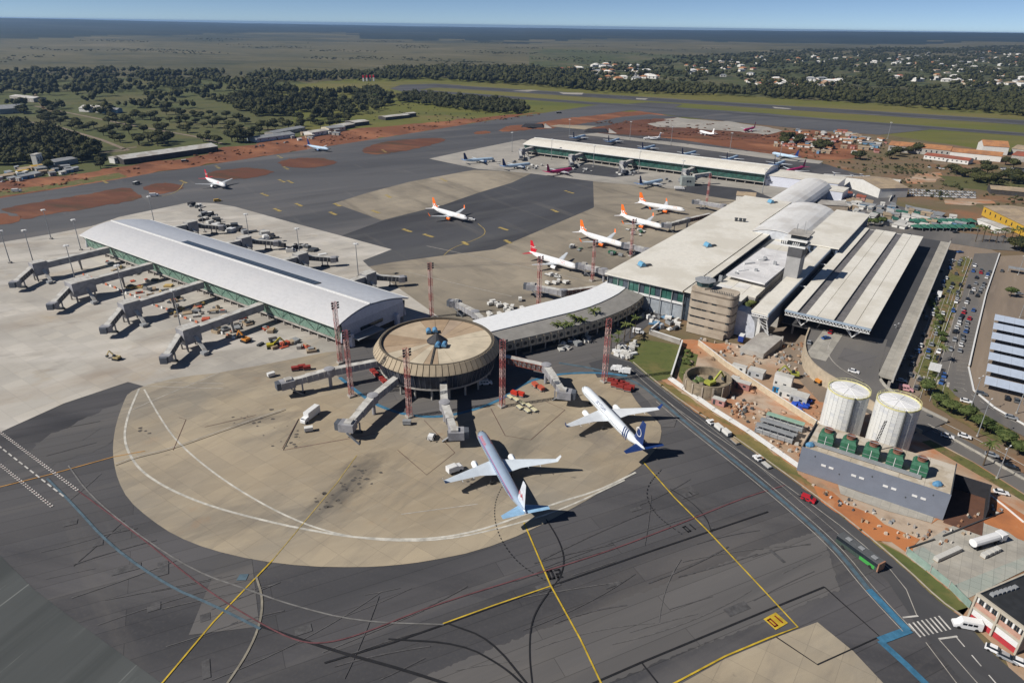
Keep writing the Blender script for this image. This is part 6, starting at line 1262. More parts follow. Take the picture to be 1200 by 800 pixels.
# ---- solar roofed car park rows
for i, (y0, v) in enumerate(((372, 394.8), (382, 381.5), (393, 367.5), (405, 353.5), (416, 340.5), (432, 326.5), (447, 312.5))):
    t = thing('carport', ['first', 'second', 'third', 'fourth', 'fifth', 'sixth', 'seventh'][i] + ' pale blue roofed carport row counted from the far end', 'carport', W(18.6, v), A35, 'pale blue carport roofs')
    n = 14
    for k in range(n):
        MB().hexa([(k * 4.2, -3.6, 2.7), (k * 4.2 + 4.15, -3.6, 2.7), (k * 4.2 + 4.15, 3.2, 3.5), (k * 4.2, 3.2, 3.5), (k * 4.2, -3.6, 2.82), (k * 4.2 + 4.15, -3.6, 2.82), (k * 4.2 + 4.15, 3.2, 3.62), (k * 4.2, 3.2, 3.62)]).build('roof_panel', mat('pale_blue_sheet', (.42, .48, .58), .4, .05), t)
    for k in range(8): MB().box(k * 8 + .3, k * 8 + .55, -.15, .15, 0, 3.0).build('post', M_STEEL, t)
t = thing('carport', 'separate grey carport row near the far end of the car park', 'carport', P(1180, 318), A35); 
for k in range(10): MB().box(k * 4.2, k * 4.2 + 4.1, -2.6, 2.6, 2.8, 3.0).build('roof_panel', M_SHEETG, t)
for k in range(6): MB().box(k * 8 + .3, k * 8 + .5, -.1, .1, 0, 2.8).build('post', M_STEEL, t)

# ---- far buildings
shed('long pale roofed hangar with dark open front, left of the taxiways', (146, 193), (256, 177), 24, 5, 2.5, M_CONCD, M_SHEETW, 'hangar', 'hangar', panels=12, door=False)
shed('small white office block at the left end of the long hangar', (135, 192), (147, 190), 9, 5.5, 0, M_WHITE, M_SHEETW, 'office', 'small_building', win=3)
shed('blue grey roofed shed with white front behind the left tree clump', (301, 167), (346, 161), 20, 4, 2, mat('pale_blue_wall', (.42, .50, .56)), M_SHEETG, 'shed', win=5)
shed('low dark roofed shed beside the blue grey one', (322, 160), (358, 153), 16, 4, 1.5, M_CONC, M_SHEETG, 'shed', win=4)
shed('white walled workshop with light roof on the red earth bank', (366, 160), (386, 157), 16, 4.5, 1.5, M_WHITE, M_SHEETW, 'workshop', win=4)
shed('cream workshop right of the white walled one', (386, 155), (405, 153), 20, 4.5, 1.5, mat('cream_wall', (.55, .48, .36)), M_SHEETG, 'workshop', win=3)
shed('dark fronted shed left of the middle pair on the bank', (400, 152), (416, 149), 18, 4, 1.2, M_CONCD, M_SHEETW, 'shed'); shed('white roofed shed with dark front at the centre of the bank', (416, 148), (433, 146), 22, 4.5, 1.2, M_CONCD, M_SHEETW, 'shed')
shed('long white roofed building in the meadow above the bank', (452, 141), (480, 138), 18, 4, 1, M_CONCD, M_SHEETW, 'shed', panels=5); shed('short dark ended building beside the meadow one', (478, 137.5), (488, 136.5), 12, 5, 1, M_CONCD, M_SHEETW, 'shed')
shed('large grey vaulted store on the left edge of the park', (0, 134), (30, 132), 40, 7, 4, mat('store_wall', (.24, .28, .32)), M_SHEETG, 'store', panels=5); shed('long pale roofed store behind the vaulted one', (12, 117), (40, 120), 22, 6, 2, M_CONC, M_SHEETW, 'store', panels=4)
shed('white arched pavilion in the middle of the park', (93, 131), (118, 132), 22, 5, 4, M_WHITE, M_SHEETW, 'pavilion', panels=4); shed('grey glazed pavilion right of the arched one', (118, 133), (138, 133), 20, 5, 2, M_BLUEW, M_SHEETG, 'pavilion', panels=4)
shed('blue grey workshop roof among the site huts at the left edge', (65, 196), (92, 191), 16, 4.5, 1, mat('store_wall2', (.20, .24, .28)), M_SHEETG, 'workshop')
shed('white signal tower block above the left site huts', (45, 195), (52, 193), 5, 11, 0, M_WHITE, M_SHEETW, 'tower block', 'tower_block', win=2)
for i, (x, y) in enumerate(((22, 205), (39, 199))): shed(('left', 'right')[i] + ' yellow roofed hut at the left site camp', (x, y), (x + 13, y - 1.8), 6, 3, .6, M_WHITE, M_YEL, 'hut', 'site_hut', 'yellow roofed huts')
# right side
shed('long orange roofed warehouse near the runway', (1040, 177), (1112, 184), 32, 7, 3, M_CONC, (M_TILEO), 'warehouse', 'warehouse', panels=12, win=12)
shed('low red roofed row of workshops below the orange warehouse', (1082, 186), (1134, 193), 16, 4, 2, M_WHITE, M_TILER, 'workshop row', 'workshop', panels=10, win=10)
shed('wide orange roofed warehouse with white walls at the right', (1112, 184), (1172, 190), 26, 6, 3, M_WHITE, M_TILEO, 'warehouse', 'warehouse', panels=8); shed('gabled orange roofed hall behind the wide warehouse', (1150, 180), (1180, 182), 30, 9, 5, M_WHITE, M_TILEO, 'warehouse', 'warehouse', panels=4)
shed('red roofed warehouse cut by the right edge', (1184, 188), (1230, 194), 30, 6, 3, M_CONC, M_TILER, 'warehouse', 'warehouse'); shed('brown roofed warehouse behind the red one at the right edge', (1184, 180), (1230, 186), 30, 6, 3, M_CONC, M_SHEETB, 'warehouse', 'warehouse')
a_ = P(1006, 224); b_ = P(1034, 233); shed('tan vaulted hall with white and blue end beyond the terminal vaults', (1029, 232), (1062, 231), 50, 8, 3.2, M_WHITE, M_SHEETB, 'hall', 'vaulted_hall', panels=6)
shed('yellow striped bus depot hall at the right edge', (1150, 252), (1215, 285), 34, 7, 1.5, M_YEL, M_SHEETB, 'depot', 'depot_hall', panels=10, win=10); shed('long white roofed shelter beside the yellow depot', (1144, 262), (1172, 273), 8, 3.4, .8, M_WHITE, M_SHEETW, 'shelter', 'shelter', panels=5)
shed('white roofed plant annex behind the landside roof', (943, 232), (985, 238), 22, 9, 0, M_CLAD, M_ROOFC, 'annex', 'annex', panels=5); shed('grey concrete annex wall right of the vaults', (958, 250), (992, 252), 16, 7, 0, M_CONCT, M_CONC, 'annex', 'annex', panels=3)
shed('brown shelter roof at the right edge past the trees', (1160, 227), (1215, 232), 18, 4, 2, M_CONCD, M_SHEETB, 'shelter', 'shelter')
shed('sandy tent hall between the stair block and the cream roof', (862, 236), (884, 238), 14, 5, 2, M_WHITE, M_SHEETB, 'tent hall', 'tent_hall')

# ---- containers, huts and stores on the building site near the terminal
def container(label, px, ang, L_=6.1, m=M_WHITE, h_=2.6, top=None, group='site containers', z=0, w_=2.5):
    p = P(*px); t = thing('site_container', label, 'container', (p.x, p.y, z - .1), ang, group)
    MB().box(-L_ / 2, L_ / 2, -w_ / 2, w_ / 2, 0, h_).build('body', m, t); MB().box(-L_ / 2 - .03, L_ / 2 + .03, -w_ / 2 - .03, w_ / 2 + .03, h_ + .01, h_ + .12).build('roof', top or M_SHEETW, t)
    MB().box(-L_ / 2 + .6, -L_ / 2 + 1.5, -w_ / 2 - .05, -w_ / 2 + .02, .1, 2.1).build('door', M_STEELD, t); MB().box(.4, 1.6, -w_ / 2 - .05, -w_ / 2 + .02, 1.1, 1.9).build('window', M_GLASSD, t)
    return t
WG = mat('container_grey', (.40, .41, .42), .6, .1); WBL = mat('container_blue', (.03, .22, .46), .5)
for lab, px, L_, m, h_, z, w_ in (('white container next to the perimeter wall, left of the blue topped pair', (866, 434), 6, M_WHITE, 2.6, 0, 2.5), ('grey box container with blue cover in the middle of the site', (886, 440), 6.5, WG, 2.8, 0, 4.5), ('tall sand roofed white container behind the blue one', (917, 452), 7, M_WHITE, 5.2, 0, 3), ('bright blue site toilet cabin', (910, 458), 3, WBL, 2.5, 0, 2.5), ('white container right of the blue cabin', (922, 463), 6, M_WHITE, 2.7, 0, 5), ('grey white container last before the blue drums', (936, 469), 6.5, WG, 2.8, 0, 5),
    ('small white container by the round basin', (861, 448), 3.2, M_WHITE, 2.6, 0, 2.4), ('reddish brown container right of the round basin', (870, 454), 6, mat('brick_brown', (.30, .14, .13)), 2.7, 0, 3), ('pink container near the pipe below the basin', (842, 473), 5, mat('dusty_pink', (.42, .22, .20)), 2.4, 0, 2.6)):
    container(lab, px, A35, L_, m, h_, z=z, w_=w_)
for lab, px in (('front grey open steel frame store', (908, 512)), ('middle grey open steel frame store', (913, 506)), ('rear green sided steel frame store', (920, 499))):
    t = thing('rack_store', lab, 'storage rack', P(*px), A35, 'steel frame stores')
    for x in range(6): 
        for y in (-1.2, 1.2): MB().box(-7 + x * 2.6, -6.85 + x * 2.6, y - .08, y + .08, 0, 3).build('post', M_STEEL, t)
    MB().box(-7.1, 6.3, -1.3, 1.3, 3.02, 3.15).build('roof', M_SHEETG if 'green' not in lab else mat('mint_sheet', (.25, .38, .30)), t); MB().box(-7, 6.2, -1.1, 1.1, .2, 1.6).build('stored_steel', M_STEEL, t); MB().box(-7, 6.2, -1.25, -1.2, 1.7, 1.85).build('rail', M_TRIM, t)
rq = random.Random(9)
DR = mat('drum_blue', (.02, .07, .42), .4, .1)
for i in range(22):
    p = P(936 + rq.uniform(-8, 14), 478 + rq.uniform(-8, 9)); t = thing('blue_drum', 'plastic blue drum lying in the pile beside the storage tanks', 'drum', (p.x, p.y, -.1), rq.random() * 6, 'blue drums piled by the tanks')
    MB().tube((0, -1, .6), (0, 1, .6), .75, n=10).build('barrel', DR, t); MB().tube((0, 1, .6), (0, 1.06, .6), .6, n=10).build('lid', M_DARK, t)
# service pipes along the verge and perimeter walls
def wallrun(name, label, cat, px, w_, h_, m, z=-.2, cap=None, post=None, zoff=0):
    pts = [P(*q) for q in px]; o = pts[0].copy(); t = thing(name, label, cat, o)
    loc_ = [p - o for p in pts]; mb = MB(); strip(mb, loc_, w_, z + zoff, h_); mb.build('wall' if cat == 'wall' else 'run', m, t)
    if cap: mb = MB(); strip(mb, loc_, w_ + .15, z + zoff + h_ + .005, .12); mb.build('coping', cap, t)
    if post:
        for a, b in zip(loc_, loc_[1:]):
            k = max(1, int((b - a).length / post))
            for i in range(k): p = a.lerp(b, i / k); MB().box(p.x - .15, p.x + .15, p.y - .15, p.y + .15, z, z + zoff + h_ + .3).build('post', M_CONC, t)
    return t
for k, lab in enumerate(('outer', 'middle', 'inner')):
    o = k * 1.6
    wallrun('service_pipe', lab + ' white pipe of the three running along the verge', 'pipe', [(783 + o, 445 - o * .6), (835 + o, 482 - o * .6), (875 + o, 507 - o * .6), (935 + o, 549 - o * .6)], .45, .45, M_TRIM, z=0, zoff=.35, post=8).__setitem__('group', 'white service pipes')
wallrun('perimeter_wall', 'long cream wall crossing the building site past the containers', 'wall', [(818, 404), (835, 417), (850, 429), (905, 466), (960, 502)], .3, 2.6, mat('cream_block_wall', (.48, .40, .29)), cap=M_TRIM)
wallrun('perimeter_wall', 'white capped wall between the two lawns', 'wall', [(799, 403), (786, 444)], .5, 2.2, M_CONC, cap=M_TRIM); wallrun('perimeter_wall', 'white capped wall above the green lawn', 'wall', [(761, 391), (797, 403)], .8, 2.4, M_CONC, cap=M_TRIM); wallrun('perimeter_wall', 'low wall stepping down left of the control block', 'wall', [(761, 391), (772, 382)], .6, 2.4, M_CONC, cap=M_TRIM)
wallrun('site_fence', 'green mesh fence along the grass verge by the bus road', 'fence', [(1062, 648), (1090, 670), (1112, 688), (1136, 712)], .12, 2.2, mat('mesh_green', (.22, .30, .26)), post=4)
wallrun('kerb_wall', 'low dark wall dividing the works yard', 'wall', [(1062, 643), (1095, 632)], .3, .6, M_STEELD); wallrun('kerb_wall', 'low dark wall running up to the road from the works yard', 'wall', [(1105, 628), (1175, 600)], .3, .6, M_STEELD)
wallrun('car_street_wall', 'dark retaining wall edging the car street', 'wall', [(1171, 298), (1155, 345), (1143, 395), (1135, 430)], .5, 1.0, M_CONCT, cap=M_TRIM); wallrun('car_street_wall', 'white kerb wall curving below the carports', 'wall', [(1135, 430), (1141, 457), (1165, 477), (1205, 500)], .6, .5, M_TRIM)
wallrun('perimeter_wall', 'pale wall round the fenced apron beyond the link block', 'wall', [(965, 206), (1010, 209), (1055, 213), (1042, 236)], .5, 2.2, M_WHITE)
wallrun('median_rail', 'thin white rail along the planted median', 'rail', [(1138, 303), (1122, 345), (1106, 390), (1096, 415)], .15, .7, M_TRIM); wallrun('road_barrier', 'concrete barrier between boulevard and service lane', 'barrier', [(1080, 494), (1150, 533), (1215, 570)], .4, .8, PAVE)
wallrun('bank_kerb', 'white kerb beside the orange bank at the right', 'kerb', [(1142, 566), (1176, 592), (1200, 612)], .35, .5, M_TRIM)
# white red barrier row before the pier
rq = random.Random(4)
for i in range(34):
    u = -408 + i * 4.3; v = 156.5 + .3 * math.sin(i) - (0 if i < 20 else 0)
    t = thing('traffic_barrier', ('white' if i % 2 else 'orange') + ' plastic barrier in the zigzag row before the silver pier', 'barrier', W(u, v), A35 + rq.uniform(-.2, .2), ('white' if i % 2 else 'orange') + ' plastic barriers before the pier')
    MB().hexa([(-.9, -.35, -.12), (.9, -.35, -.12), (.9, .35, -.12), (-.9, .35, -.12), (-.85, -.15, .95), (.85, -.15, .95), (.85, .15, .95), (-.85, .15, .95)]).build('body', M_TRIM if i % 2 else mat('orange_plastic', (.48, .15, .08)), t)

# ================================================================== VEHICLES
CARP = [mat('car_white', (.72, .72, .72), .3, .03), mat('car_silver', (.42, .43, .44), .3, .05, metal=.4), mat('car_black', (.02, .02, .022), .25, .1), mat('car_grey', (.14, .145, .15), .3, .05, metal=.3), mat('car_red', (.42, .02, .03), .3, .05), mat('car_blue', (.04, .10, .28), .3, .05)]
CN = ['white', 'silver', 'black', 'grey', 'red', 'blue']
def car_proto(m, kind=0):
    t = thing('parked_car', 'x', 'car'); L_, w_ = (4.3, 1.75)
    def sec(x, h_): return [(x, -w_ / 2, .35), (x, w_ / 2, .35), (x, w_ / 2, h_ * .8), (x, w_ * .46, h_), (x, -w_ * .46, h_), (x, -w_ / 2, h_ * .8)]
    fix(MB().rings([sec(2.15, .62), sec(2.0, .78), sec(1.1, .92), (sec(-1.5, .98)), sec(-2.1, .9), sec(-2.15, .6)]).build('body', m, t))
    g = MB().hexa([(1.0, -.78, .9), (1.0, .78, .9), (-1.9, .78, .95), (-1.9, -.78, .95), (.25, -.62, 1.42), (.25, .62, 1.42), (-1.35, .62, 1.42), (-1.35, -.62, 1.42)]).build('cabin_glass', M_GLASSD, t); MB().box(-1.33, .2, -.61, .61, 1.43, 1.47).build('roof', m, t)
    for x in (1.35, -1.3):
        for y in (-.8, .8): MB().tube((x, y - .12, .32), (x, y + .12, .32), .33, n=10).build('wheel', M_TYRE, t)
    return t
CARS = [car_proto(m) for m in CARP]; used = [False] * 6
def put_car(ci, p, rz, label, group, z=0):
    global used
    if not used[ci]:
        used[ci] = True; t = CARS[ci]; t.location = (p[0], p[1], z); t.rotation_euler = (0, 0, rz); t['label'] = label; t['group'] = group; return t
    return dup(CARS[ci], (p[0], p[1], z), rz, label, group)
rq = random.Random(21); V55 = R(55)
n = 0
row = []
# cars on the street beside the planted median: two lines following the road
streets = [[(1160, 318), (1148, 343), (1138, 368), (1129, 392), (1122, 414)], [(1150, 316), (1138, 343), (1128, 368), (1118, 392)]]
wl = {0: 'outer', 1: 'inner'}
for si, st in enumerate(streets):
    pts = [P(*q) for q in st]; seg = [0]
    for a, b in zip(pts, pts[1:]): seg.append(seg[-1] + (b - a).length)
    s_ = 2
    while s_ < seg[-1]:
        if rq.random() < .80:
            for i in range(len(pts) - 1):
                if s_ <= seg[i + 1]: p = pts[i].lerp(pts[i + 1], (s_ - seg[i]) / (seg[i + 1] - seg[i])); break
            ci = rq.choice([0, 1, 1, 2, 2, 3, 3, 4, 5, 0]); put_car(ci, (p.x + rq.uniform(-.7, .7), p.y), V55 + rq.uniform(-.12, .12), CN[ci] + ' car queued in the ' + wl[si] + ' line of the street beside the median', CN[ci] + ' cars in the ' + wl[si] + ' street line', -.1)
        s_ += rq.uniform(5.2, 8)
singles = [(0, (1000, 437, 5.4), -35, 'white car rounding the curved ramp', 5.7), (4, (973, 390, 6), 55, 'red car under the canopy edge on the raised road', 6.0), (5, (968, 397, 6), 20, 'blue car just before the red one on the raised road', 6.0), (1, (948, 402, 6), 65, 'silver car next to the curved ramp wall', 6.0),
    (3, (1073, 412), 60, 'grey car on the lower road under the raised walkway', 0), (1, (1058, 419), 62, 'silver car at the lower end of the lower road', 0), (2, (1054, 427), 60, 'black car nearest the ramp foot', 0), (3, (1068, 420), 40, 'grey car crossing at the lower road', 0), (0, (1036, 448), -30, 'white car parked against the ramp kerb', 0), (1, (1056, 447), -25, 'silver car beside the pink van', 0), (5, (1125, 296), 10, 'blue car turning at the far roundabout', 0), (2, (1103, 318), 55, 'black car halfway up the brown forecourt road', 0), (0, (1116, 306), 15, 'white car on the far bend of the forecourt road', 0), (3, (1085, 373), 58, 'grey car below the white van on the forecourt road', 0), (2, (1082, 366), 58, 'black car next to the parked van', 0),
    (0, (1132, 471), -32, 'white car alone on the curved street below the carports', 0), (1, (1162, 534), -33, 'silver car driving on the boulevard past the tree row', 0), (0, (1173, 578), -20, 'white car with dark trailer on the service lane', 0), (1, (1141, 311), 52, 'silver car first in the row near the far bend', 0), (3, (1174, 318), 50, 'grey car beside the separate carport row', 0), (1, (1194, 345), 5, 'silver car parked on the orange striped ground', 0), (0, (1166, 763), -40, 'white small truck cab outside the corner office', 0), (1, (1180, 772), -40, 'silver car behind the small truck at the corner office', 0), (0, (1196, 778), -35, 'white car last in the row at the corner office', 0), (2, (1120, 273), 0, 'black car on the cross road beyond the canopy', 0), (3, (1066, 276), 5, 'grey car on the cross road near the canopy corner', 0)]
for ci, px, a, lab, z in singles:
    p = P(*px); put_car(ci, (p.x, p.y), R(a), lab, None, z if z else -.05)
for t in list(sc.objects):
    if 'group' in t and t['group'] is None: del t['group']
def lot(label, px0, px1, rows, cols, group, fill=.8, colors=(0, 1, 2, 3, 0)):
    a, b = P(*px0), P(*px1)
    for r_ in range(rows):
        for c in range(cols):
            if rq.random() > fill: continue
            p = a.lerp(b, c / max(1, cols - 1)) + Vector((rq.uniform(-.6, .6) + r_ * 3, r_ * 6.5, 0)); ci = rq.choice(colors); put_car(ci, (p.x, p.y), R(90) + rq.uniform(-.2, .2), CN[ci] + ' car ' + label, CN[ci] + ' ' + group, -.1)
lot('parked in the lot before the orange warehouse', (1176, 200), (1215, 202), 3, 16, 'cars before the warehouses'); lot('parked in front of the red roofed workshops', (1085, 196), (1140, 202), 1, 14, 'cars before the workshops', .5)
lot('parked under the left site camp huts', (0, 214), (40, 206), 2, 12, 'cars at the left site camp', .7); lot('parked below the yellow depot', (1140, 262), (1175, 278), 1, 8, 'cars by the depot', .7, (0, 3, 1)); lot('parked by the blue grey shed on the bank', (300, 172), (345, 166), 1, 12, 'cars on the bank', .6)
# forecourt road and lower lanes beside the raised road
for lane, (u0, cs) in enumerate(((-7.5, .5), (-3.5, .42), (.5, .30), (4.5, .35))):
    v = 292 + lane * 2
    while v < 505:
        if rq.random() < cs:
            ci = rq.choice([0, 1, 1, 2, 2, 3, 3, 5]); w_ = W(u0 + rq.uniform(-.5, .5), v); put_car(ci, (w_.x, w_.y), V55 + rq.uniform(-.08, .08) + (math.pi if lane > 1 else 0), CN[ci] + ' car in the ' + ['first', 'second', 'third', 'fourth'][lane] + ' forecourt lane out from the raised road', CN[ci] + ' cars of forecourt lane ' + ['one', 'two', 'three', 'four'][lane], -.1)
        v += rq.uniform(5.5, 9)
for row_, v in enumerate((388, 361, 334, 306)):
    for k in range(9):
        if rq.random() < .5: ci = rq.choice([0, 1, 2, 3, 3, 1]); w_ = W(21 + k * 3.1, v); put_car(ci, (w_.x, w_.y), V55, CN[ci] + ' car parked between the ' + ['first and second', 'third and fourth', 'fifth and sixth', 'sixth and seventh'][row_] + ' carport rows', CN[ci] + ' cars between the carports, row ' + ['a', 'b', 'c', 'd'][row_], -.1)
for k, (x, y) in enumerate(((1060, 476), (1090, 490), (1130, 512), (1185, 548), (1110, 512), (1150, 462), (1185, 490))):
    ci = [1, 3, 0, 2, 0, 3, 1][k]; p = P(x, y); put_car(ci, (p.x, p.y), R(-33), CN[ci] + ' car, ' + ['first', 'second', 'third', 'fourth', 'fifth', 'sixth', 'seventh'][k] + ' of those spread along the boulevard', 'cars spread along the boulevard', -.05)
# vans, trucks, bus
def van(label, px, rz, m, cat='van', L_=5.4, h_=2.2, group=None, z=0, cab=True, boxm=None, name='van'):
    p = P(*px, z) if z else P(*px); t = thing(name, label, cat, (p.x, p.y, z - .03), rz, group); w_ = 2.1
    if boxm:
        MB().box(-L_ / 2, L_ / 2 - 2.2, -w_ / 2 - .1, w_ / 2 + .1, .7, h_).build('box_body', boxm, t); fix(MB().rings([[(x, -w_ / 2, .4), (x, w_ / 2, .4), (x, w_ / 2, zz_), (x, -w_ / 2, zz_)] for x, zz_ in ((L_ / 2, 1.4), (L_ / 2 - .4, 2.0), (L_ / 2 - 2.1, 2.2))]).build('cab', m, t))
        MB().box(-L_ / 2 + .1, L_ / 2 - 2.3, -w_ / 2, w_ / 2, h_ + .01, h_ + .06).build('roof', M_TRIM, t)
    else:
        fix(MB().rings([[(x, -w_ / 2, .35), (x, w_ / 2, .35), (x, w_ / 2 * .98, zz_ * .6), (x, w_ * .44, zz_), (x, -w_ * .44, zz_), (x, -w_ / 2 * .98, zz_ * .6)] for x, zz_ in ((L_ / 2, 1.0), (L_ / 2 - .9, 1.35), (L_ / 2 - 1.7, h_), (-L_ / 2, h_))]).build('body', m, t))
        for s in (-1, 1):
            for k in range(3): MB().box(L_ / 2 - 2.6 - k * 1.15, L_ / 2 - 1.7 - k * 1.15, s * (w_ / 2 + .0) - .03, s * (w_ / 2 + .0) + .03, h_ * .58, h_ * .82).build('side_window', M_GLASSD, t)
    MB().hexa([(L_ / 2 - .95, -.9, 1.4), (L_ / 2 - .95, .9, 1.4), (L_ / 2 - 1.2, .9, 1.35), (L_ / 2 - 1.2, -.9, 1.35), (L_ / 2 - 1.5, -.8, 2.02), (L_ / 2 - 1.5, .8, 2.02), (L_ / 2 - 1.75, .8, 2.02), (L_ / 2 - 1.75, -.8, 2.02)] if not boxm else [(L_ / 2 - .1, -.9, 1.4), (L_ / 2 - .1, .9, 1.4), (L_ / 2 - .3, .9, 1.4), (L_ / 2 - .3, -.9, 1.4), (L_ / 2 - .36, -.8, 2.03), (L_ / 2 - .36, .8, 2.03), (L_ / 2 - .5, .8, 2.06), (L_ / 2 - .5, -.8, 2.06)]).build('windscreen', M_GLASSD, t)
    for x in (L_ / 2 - 1.1, -L_ / 2 + 1.2):
        for y in (-w_ / 2, w_ / 2): MB().tube((x, y - .12, .42), (x, y + .12, .42), .42, n=10).build('wheel', M_TYRE, t)
    return t
CW = CARP[0]
van('white catering box truck standing alone on the tan apron', (364, 490), R(68 + 180), CW, 'truck', 9, 3.6, boxm=CW, name='box_truck')
van('white van under the round terminal brim', (569, 450), R(10), CW); van('white minibus at the zebra crossing kerb', (1132, 734), R(-14 + 180), CW, 'minibus', 6.2, 2.5, name='minibus')
van('white van in the dirt yard below the control block', (887, 408), R(65), CW); van('dark blue truck at the foot of the curved gable', (869, 399), R(60), mat('truck_blue', (.02, .05, .25), .4), 'truck', 6.5, 3.4, boxm=mat('truck_blue', (.02, .05, .25)), name='box_truck')
van('white van parked by the palms behind the lawn', (748, 390), R(-20), CW); van('white van on the forecourt road beside the silver bus', (1078, 352), R(58), CW); van('yellow loader truck on the lower forecourt', (1060, 401), R(55), M_YEL, 'truck', 6, 2.8, boxm=M_YEL, name='box_truck')
van('green white van in the middle of the forecourt road', (1100, 347), R(55), mat('van_green', (.10, .25, .17)), 'van', 6.5, 2.8, boxm=CW); van('silver bus on the forecourt beside the raised walkway', (1071, 371), R(58), CARP[1], 'bus', 11, 3.2, boxm=mat('bus_silver_blue', (.30, .38, .46), .3), name='bus')
van('white baggage truck leading the pair near the red carts', (722, 434), R(160), CW, 'truck', 4.6, 2.4, boxm=CW, name='box_truck'); van('white baggage wagon following near the red carts', (732, 437), R(160), CW, 'truck', 5, 2.4, boxm=CW, name='box_truck')
van('pink van beside the ramp foot', (1061, 457), R(-25), mat('dusty_rose', (.55, .30, .32)), 'van'); van('white box truck beside the ramp supports', (1075, 352), R(60), CW, 'truck', 6, 3, boxm=CW, name='box_truck')
van('red tractor car driving on the service road', (947, 586), R(-40), CARP[4], 'tractor', 4.2, 1.6)
van('white cab truck at the left wing of the silver airliner', (533, 552), R(35), CW, 'truck', 5.5, 2.6, boxm=CW, name='box_truck'); van('small white tug below the middle bridge', (506, 513), R(80), CW, 'tug', 3.8, 1.9)
van('dark utility truck crossing the far left taxiway', (160, 216), R(80), CARP[2], 'truck', 7, 2.6, boxm=M_STEELD, name='box_truck'); van('white utility truck beside the small red island', (181, 230), R(15), CW, 'truck', 7, 2.6, boxm=CW, name='box_truck'); van('white truck on the left edge of the taxiway', (20, 225), R(15), CW, 'truck', 7, 2.8, boxm=CW, name='box_truck')
van('yellow site truck parked on the pale apron edge', (255, 236), R(30), M_YEL, 'truck', 5.5, 2); van('black excavator truck on the red earth near the hangar', (217, 190), R(30), CARP[2], 'truck', 7, 2.6, boxm=M_STEELD, name='box_truck')
van('pushback tug at the nose of the lone taxiing jet', (553, 258), R(-15), CW, 'tug', 4.8, 1.6); van('dark truck on the far taxiway beyond the distant pier', (655, 133), R(20), CARP[2], 'truck', 9, 3, boxm=M_DARK, name='box_truck')
van('white tanker bus at the left of the stair block', (796, 222), R(-5), CW, 'truck', 9, 2.6, boxm=CW, name='box_truck')
# long bus on the service road
t = thing('airport_bus', 'long apron bus with dark roof and green side panel on the service road', 'bus', (P(983, 640, 1.5) * .5 + P(1026, 668, 1.5) * .5) * Vector((1, 1, 0)).x if False else Vector(((P(985, 636).x + P(1028, 667).x) / 2, (P(985, 636).y + P(1028, 667).y) / 2, -.04)), 0)
dv = P(1028, 667) - P(985, 636); t.rotation_euler = (0, 0, math.atan2(dv.y, dv.x)); Lx = 13.2
MB().box(-Lx / 2, Lx / 2, -1.35, 1.35, .45, 1.6).build('body', mat('bus_dark_body', (.05, .07, .06), .35), t); MB().box(-Lx / 2 + .02, Lx / 2 - .02, -1.33, 1.33, 1.62, 2.75).build('window_band', M_GLASSD, t); MB().box(-Lx / 2, Lx / 2, -1.35, 1.35, 2.77, 3.0).build('roof', mat('bus_roof', (.10, .105, .11), .5), t)
MB().box(Lx / 2 - .3, Lx / 2 + .05, -1.37, 1.37, .4, 3.05).build('front', mat('bus_orange', (.32, .17, .11), .4), t); MB().box(1.0, 5.6, -1.38, -1.2, .5, 1.6).build('green_panel', mat('bright_green', (.05, .28, .06)), t)
for k in range(3): MB().box(-4.5 + k * 4, -3 + k * 4, -.6, .6, 3.01, 3.2).build('roof_hatch', M_STEEL, t)
for x in (-4.2, 4.4):
    for y in (-1.25, 1.25): MB().tube((x, y - .15, .5), (x, y + .15, .5), .5, n=12).build('wheel', M_TYRE, t)
# baggage trains
def tractor(label, px, rz, m=CW):
    p = P(*px); t = thing('baggage_tractor', label, 'tractor', (p.x, p.y, -.04), rz)
    MB().box(-1.5, 1.5, -.8, .8, .35, 1.0).build('body', m, t); MB().box(-1.2, -.1, -.75, .75, 1.9, 2.0).build('canopy', m, t)
    for x in (-1.15, -.15):
        for y in (-.7, .65): MB().box(x, x + .08, y, y + .06, 1.0, 1.9).build('canopy_post', M_STEELD, t)
    MB().box(-1.0, -.4, -.6, .6, 1.0, 1.3).build('seat', M_DARK, t)
    for x in (-.95, .95):
        for y in (-.75, .75): MB().tube((x, y - .1, .32), (x, y + .1, .32), .32, n=8).build('wheel', M_TYRE, t)
def cart(label, px, rz, m, group=None, cover=True, world=None, L_=3.0):
    p = world or P(*px); t = thing('baggage_cart', label, 'cart', (p.x, p.y, -.04), rz, group)
    MB().box(-L_ / 2, L_ / 2, -.85, .85, .4, .6).build('deck', M_STEEL, t)
    if cover: MB().box(-L_ / 2 + .05, L_ / 2 - .05, -.82, .82, .62, 1.75).build('cover', m, t); MB().box(-L_ / 2, L_ / 2, -.9, .9, 1.77, 1.86).build('roof', m, t)
    else:
        MB().box(-L_ / 2 + .1, L_ / 2 - .1, -.7, .7, .62, .85).build('load', m, t)
    MB().bar((L_ / 2, 0, .45), (L_ / 2 + .9, 0, .3), .12).build('drawbar', M_STEELD, t)
    for x in (-L_ / 2 + .5, L_ / 2 - .5):
        for y in (-.75, .75): MB().tube((x, y - .09, .25), (x, y + .09, .25), .25, n=8).build('wheel', M_TYRE, t)
aS = math.atan2(*(P(800, 484) - P(860, 524)).yx[:]) if False else R(-50)
a_ = P(832, 496); b_ = P(886, 541); aS = math.atan2((b_ - a_).y, (b_ - a_).x)
tractor('white tractor pulling the three wagons up the service road', (832, 496), aS + math.pi); 
